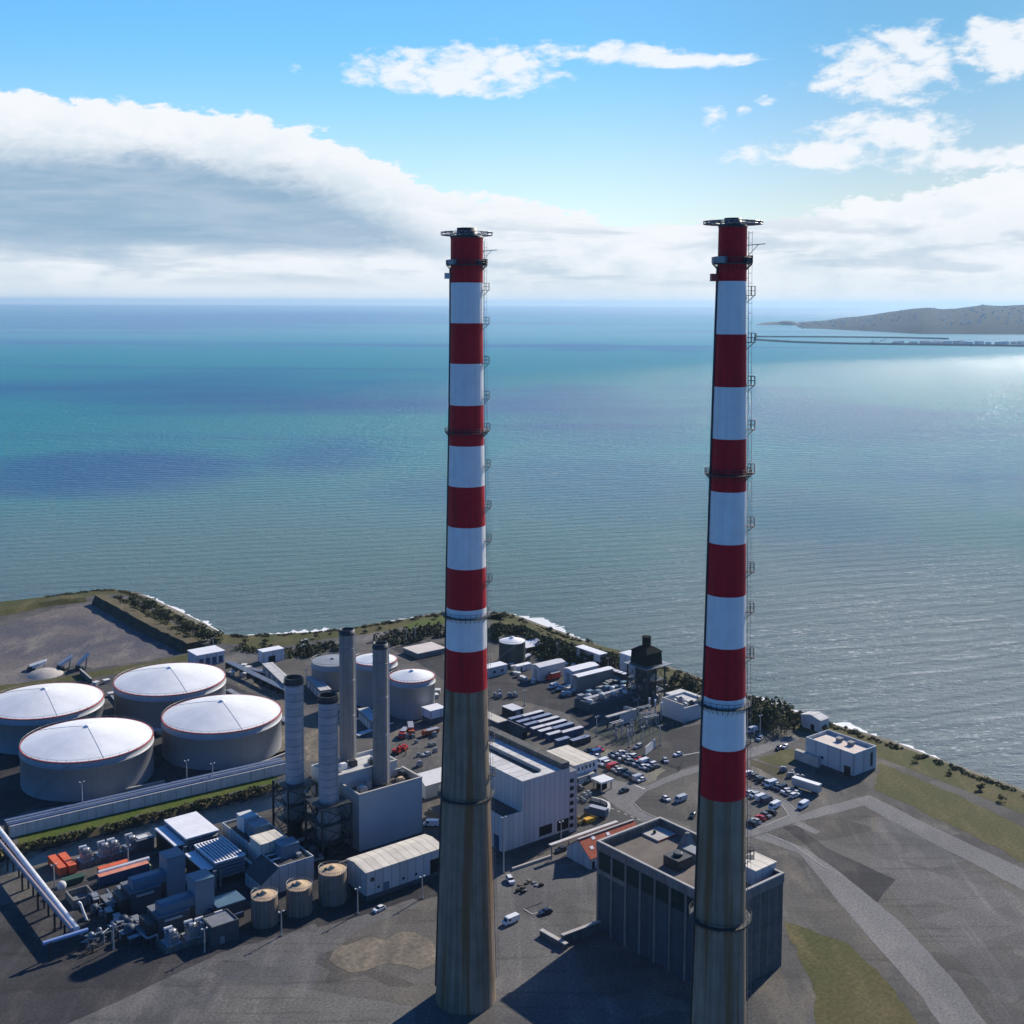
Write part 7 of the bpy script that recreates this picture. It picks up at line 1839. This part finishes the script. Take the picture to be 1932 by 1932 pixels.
# ------------------------------------------------------------------ lamp masts
def mast(label, base, top, grp='lamp masts'):
    b = G(*base); h = max(7.0, min(32.0, HG(b, *top)))
    t = thing('lamp_mast', label, 'lamp mast', b, GA, grp)
    q = MB(GALV); q.tube((0, 0, 0), (0, 0, h), .26, n=8, r1=.16); q.build('pole', t)
    q = MB(STEELG); q.box(-1.0, -.12, h, 1.0, .12, h + .15); q.build('crossarm', t)
    for x in (-.95, .55): MB(WALLW).box(x, -.35, h + .153, x + .4, .15, h + .45).build('lamp', t)
    MB(CONC2).box(-.4, -.4, 0, .4, .4, .4).build('footing', t)
masts = [((1, 880, 1330), (1, 875, 1065), 'lamp mast standing against the shaded side of the furthest oil tank'), ((1, 1345, 1860), (1, 1340, 1640), 'lamp mast beside the wall below the oil tank nearest the stacks'),
         ((1, 1580, 1860), (1, 1575, 1665), 'shorter lamp mast right of its neighbour below the oil tank nearest the stacks'), ((2, 400, 470), (2, 400, 210), 'lamp mast in front of the nearest oil tank at the left'),
         ((2, 815, 990), (2, 810, 790), 'lamp mast between the transformers and the white pipe load'), ((2, 145, 1170), (2, 140, 960), 'lamp mast at far left beside the orange containers'),
         ((4, 385, 1600), (4, 375, 1385), 'lamp mast left of the three, in front of the leftmost brown tank'), ((4, 1075, 1400), (4, 1065, 1175), 'lamp mast at the near corner of the cream roofed shed'), ((4, 1660, 1260), (4, 1655, 1095), 'lamp mast in front of the dark doorway of the cream roofed shed'),
         ((6, 310, 1030), (6, 300, 530), 'tall mast at the near corner of the hall'), ((6, 830, 745), (6, 825, 620), 'lamp mast in front of the hall doorways'),
         ((13, 575, 990), (13, 590, 780), 'lamp mast behind the container columns'), ((13, 1070, 290), (13, 1070, 60), 'lamp mast in front of the coastal scrub, left one'), ((12, 125, 1420), (12, 125, 1110), 'lamp mast at the near left corner of the substation'), ((12, 1155, 1570), (12, 1150, 1260), 'lamp mast at the right corner of the substation'),
         ((12, 310, 380), (12, 300, 190), 'lamp mast in front of the scrub left of the white cube'), ((12, 690, 820), (12, 690, 600), 'lamp mast at the left foot of the hooded tower'), ((12, 650, 1600), (12, 650, 1440), 'lamp mast at the near corner of the substation fence'),
         ((7, 700, 880), (7, 695, 690), 'lamp mast beside the bushes behind the slim chimney'), ((3, 1515, 480), (3, 1510, 410), 'lamp mast left of two above the dark yard on the shore road'), ((3, 1595, 480), (3, 1590, 350), 'lamp mast right of two above the dark yard on the shore road'),
         ((10, 680, 1890), (10, 670, 1730), 'lamp mast at the bottom edge between the two transformers'), ((10, 680, 1510), (10, 680, 1370), 'short mast under the blue square tower'), ((2, 680, 1720), (2, 675, 1570), 'lamp mast at the bottom left corner'), ((1, 1585, 640), (1, 1585, 540), 'slender mast at the end of the earth bank'),
         ((5, 1570, 1400), (5, 1555, 1330), 'lamp mast beside the white hoarding'), ((3, 610, 870), (3, 605, 740), 'lamp mast behind the farther steel stack')]
for b, tp, lb in masts: mast(lb, b, tp)

# ------------------------------------------------------------------ far shore
def headland():
    # ridge heights read off the photograph: (pixel x, pixel y of the skyline)
    sky_ = [(1480, 620), (1500, 617), (1530, 613), (1560, 611), (1590, 606), (1620, 604), (1650, 600), (1675, 595), (1700, 591), (1720, 587), (1750, 585), (1775, 589), (1800, 588), (1830, 584), (1855, 581), (1900, 583), (1960, 579), (2040, 584), (2150, 577)]
    D0 = 9300.0; q = MB(mat('headland_cover', (.022, .030, .046), .95, 0, .60, .0022, .05)); nx = 90; ny = 22; vs = []
    x0, x1 = 1478, 2150
    for j in range(ny + 1):
        for i in range(nx + 1):
            px = x0 + (x1 - x0) * i / nx
            for (a, ya), (b, yb) in zip(sky_, sky_[1:]):
                if a <= px <= b: break
            y = ya + (yb - ya) * (px - a) / (b - a); y = y - 6.0 * min(1, (px - 1478) / 150)
            d = ray((px, 600)); top = HG(Vector((0, D0 + 900, 0)), 0, px, y)
            v = j / ny; Y = D0 - 1500 * min(1, max(0, (px - 1540) / 200)) * 1.0 + 3600 * v
            shape = math.sin(math.pi * min(1, v * 1.0)) ** .7 if v < 1 else 0
            edge = min(1, i / 6)
            n_ = mnoise.fractal(Vector((px * .012, Y * .0012, 1)), 1.0, 2.0, 5)
            z = -6 + (top + 6) * shape * edge * (1 + .13 * n_ * (1 - shape * .6))
            k = Y / d.y
            vs.append((d.x * k, Y, z))
    q.add(vs, [(j * (nx + 1) + i, j * (nx + 1) + i + 1, (j + 1) * (nx + 1) + i + 1, (j + 1) * (nx + 1) + i) for j in range(ny) for i in range(nx)], None, True)
    o = struct('headland', q)
    # the town on its slope: a mass of tiny houses
    rnd = random.Random(8); hs = MB(mat('town_render', (.72, .70, .68), .8, 0, .3, .01)); hr = mat('town_roof', (.45, .40, .38), .8)
    for _ in range(170):
        i = rnd.randrange(4, nx); j = int(rnd.triangular(1, 10, 2)); a = vs[j * (nx + 1) + i]
        x, y, z = a[0] + rnd.uniform(-25, 25), a[1] + rnd.uniform(-60, 60), a[2]
        w_ = rnd.choice([8, 10, 12, 16, 22]); h_ = rnd.choice([5, 6, 7, 9])
        hs.box(x, y, z - 4, x + w_, y + 9, z + h_); hs.add([(x, y, z + h_), (x + w_, y, z + h_), (x + w_, y + 4.5, z + h_ + 3.5), (x, y + 4.5, z + h_ + 3.5), (x, y + 9, z + h_), (x + w_, y + 9, z + h_)], [(0, 1, 2, 3), (3, 2, 5, 4)], hr)
    struct('hillside_town', hs, 'stuff')
headland()
q = MB(mat('islet_rock', (.10, .095, .10), .95, 0, .3, .01))
for px, w_, h_ in ((1478, 190, 22), (1490, 120, 34), (1455, 120, 7)):
    d = ray((px, 617)); k = 10800 / d.y; q.lathe([(w_, -6), (w_ * .8, h_ * .5), (w_ * .4, h_ * .9), (1, h_)], 20, cx=d.x * k, cy=10800 + w_, close=False)
struct('islet', q)
# harbour piers
def pier(label, pts, w_, h):
    P_ = [G(0, x, y, SEA_Z) for x, y in pts]; t = thing('harbour_pier', label, 'pier', P_[0], 0, 'harbour piers')
    q = MB(mat('pier_granite', (.12, .125, .14), .9, 0, .2, .02))
    for a, b in zip(P_, P_[1:]):
        a2 = a - P_[0]; b2 = b - P_[0]; tt = (b2 - a2).normalized(); nn = Vector((-tt.y, tt.x, 0)) * w_ / 2
        q.prism([(a2 - nn).xy, (b2 - nn).xy, (b2 + nn).xy, (a2 + nn).xy], -2, h)
        q.prism([(a2 - nn * .2).xy, (b2 - nn * .2).xy, (b2 + nn * .2).xy, (a2 + nn * .2).xy], h + .01, h + 2.5)
    q.build('deck', t)
    q = MB(CONC2); q.lathe([(9, h), (8, h + 6), (4, h + 7), (3.4, h + 15), (4, h + 15.4), (.5, h + 19)], 16, cx=4, cy=0, close=True); q.build('pier_head', t)
pier('far thin harbour pier reaching left from the headland', [(1425, 636), (1560, 636.5), (1700, 638), (1790, 640)], 14, 5)
pier('near dark harbour pier reaching left from the headland', [(1424, 642), (1500, 646.5), (1600, 649.5), (1750, 651.5), (1860, 653), (2000, 655)], 20, 6)
GY = 'sailing boats in the harbour'
yt = thing('sailing_boat', 'tiny sailing boat inside the far harbour', 'boat', G(0, 1690, 644, SEA_Z), 0, GY)
q = MB(WALLW); q.prism([(-9, -2), (7, -2), (12, 0), (7, 2), (-9, 2)], -.5, 2.4); q.build('hull', yt); q = MB(GALV); q.tube((0, 0, 2.4), (0, 0, 22), .3, n=5); q.build('mast', yt)
rng = random.Random(12)
for k in range(26): dup(yt, G(0, rng.uniform(1640, 1850), rng.uniform(641.5, 648), SEA_Z), rng.uniform(0, 6), 'tiny sailing boat inside the far harbour', GY)
q = MB(WALLW); 
for k in range(40):
    p = G(0, rng.uniform(1690, 1960), 651 - rng.uniform(0, 1.5), SEA_Z); w_ = rng.uniform(15, 50); q.box(p.x, p.y + 60, SEA_Z, p.x + w_, p.y + 75, rng.uniform(6, 14))
struct('harbour_front', q, 'stuff')

# ------------------------------------------------------------------ the air
HAZE = True
if HAZE:
    hz = MB(bpy.data.materials.new('haze_air'))
    m = hz.ms[0]; m.use_nodes = True; nt = m.node_tree; nt.nodes.clear()
    out = nt.nodes.new('ShaderNodeOutputMaterial'); pv = nt.nodes.new('ShaderNodeVolumePrincipled')
    pv.inputs['Color'].default_value = (.48, .74, 1.0, 1); pv.inputs['Density'].default_value = 3.0e-5; pv.inputs['Anisotropy'].default_value = .3
    nt.links.new(pv.outputs[0], out.inputs['Volume'])
    S_B = 64000.0
    hz.box(-S_B, -S_B, SEA_Z - 5.5, S_B, S_B, 262.0)
    o = struct('haze', hz, 'stuff')
scene.cycles.volume_bounces = 0
scene.cycles.max_bounces = 6
scene.cycles.use_denoising = True
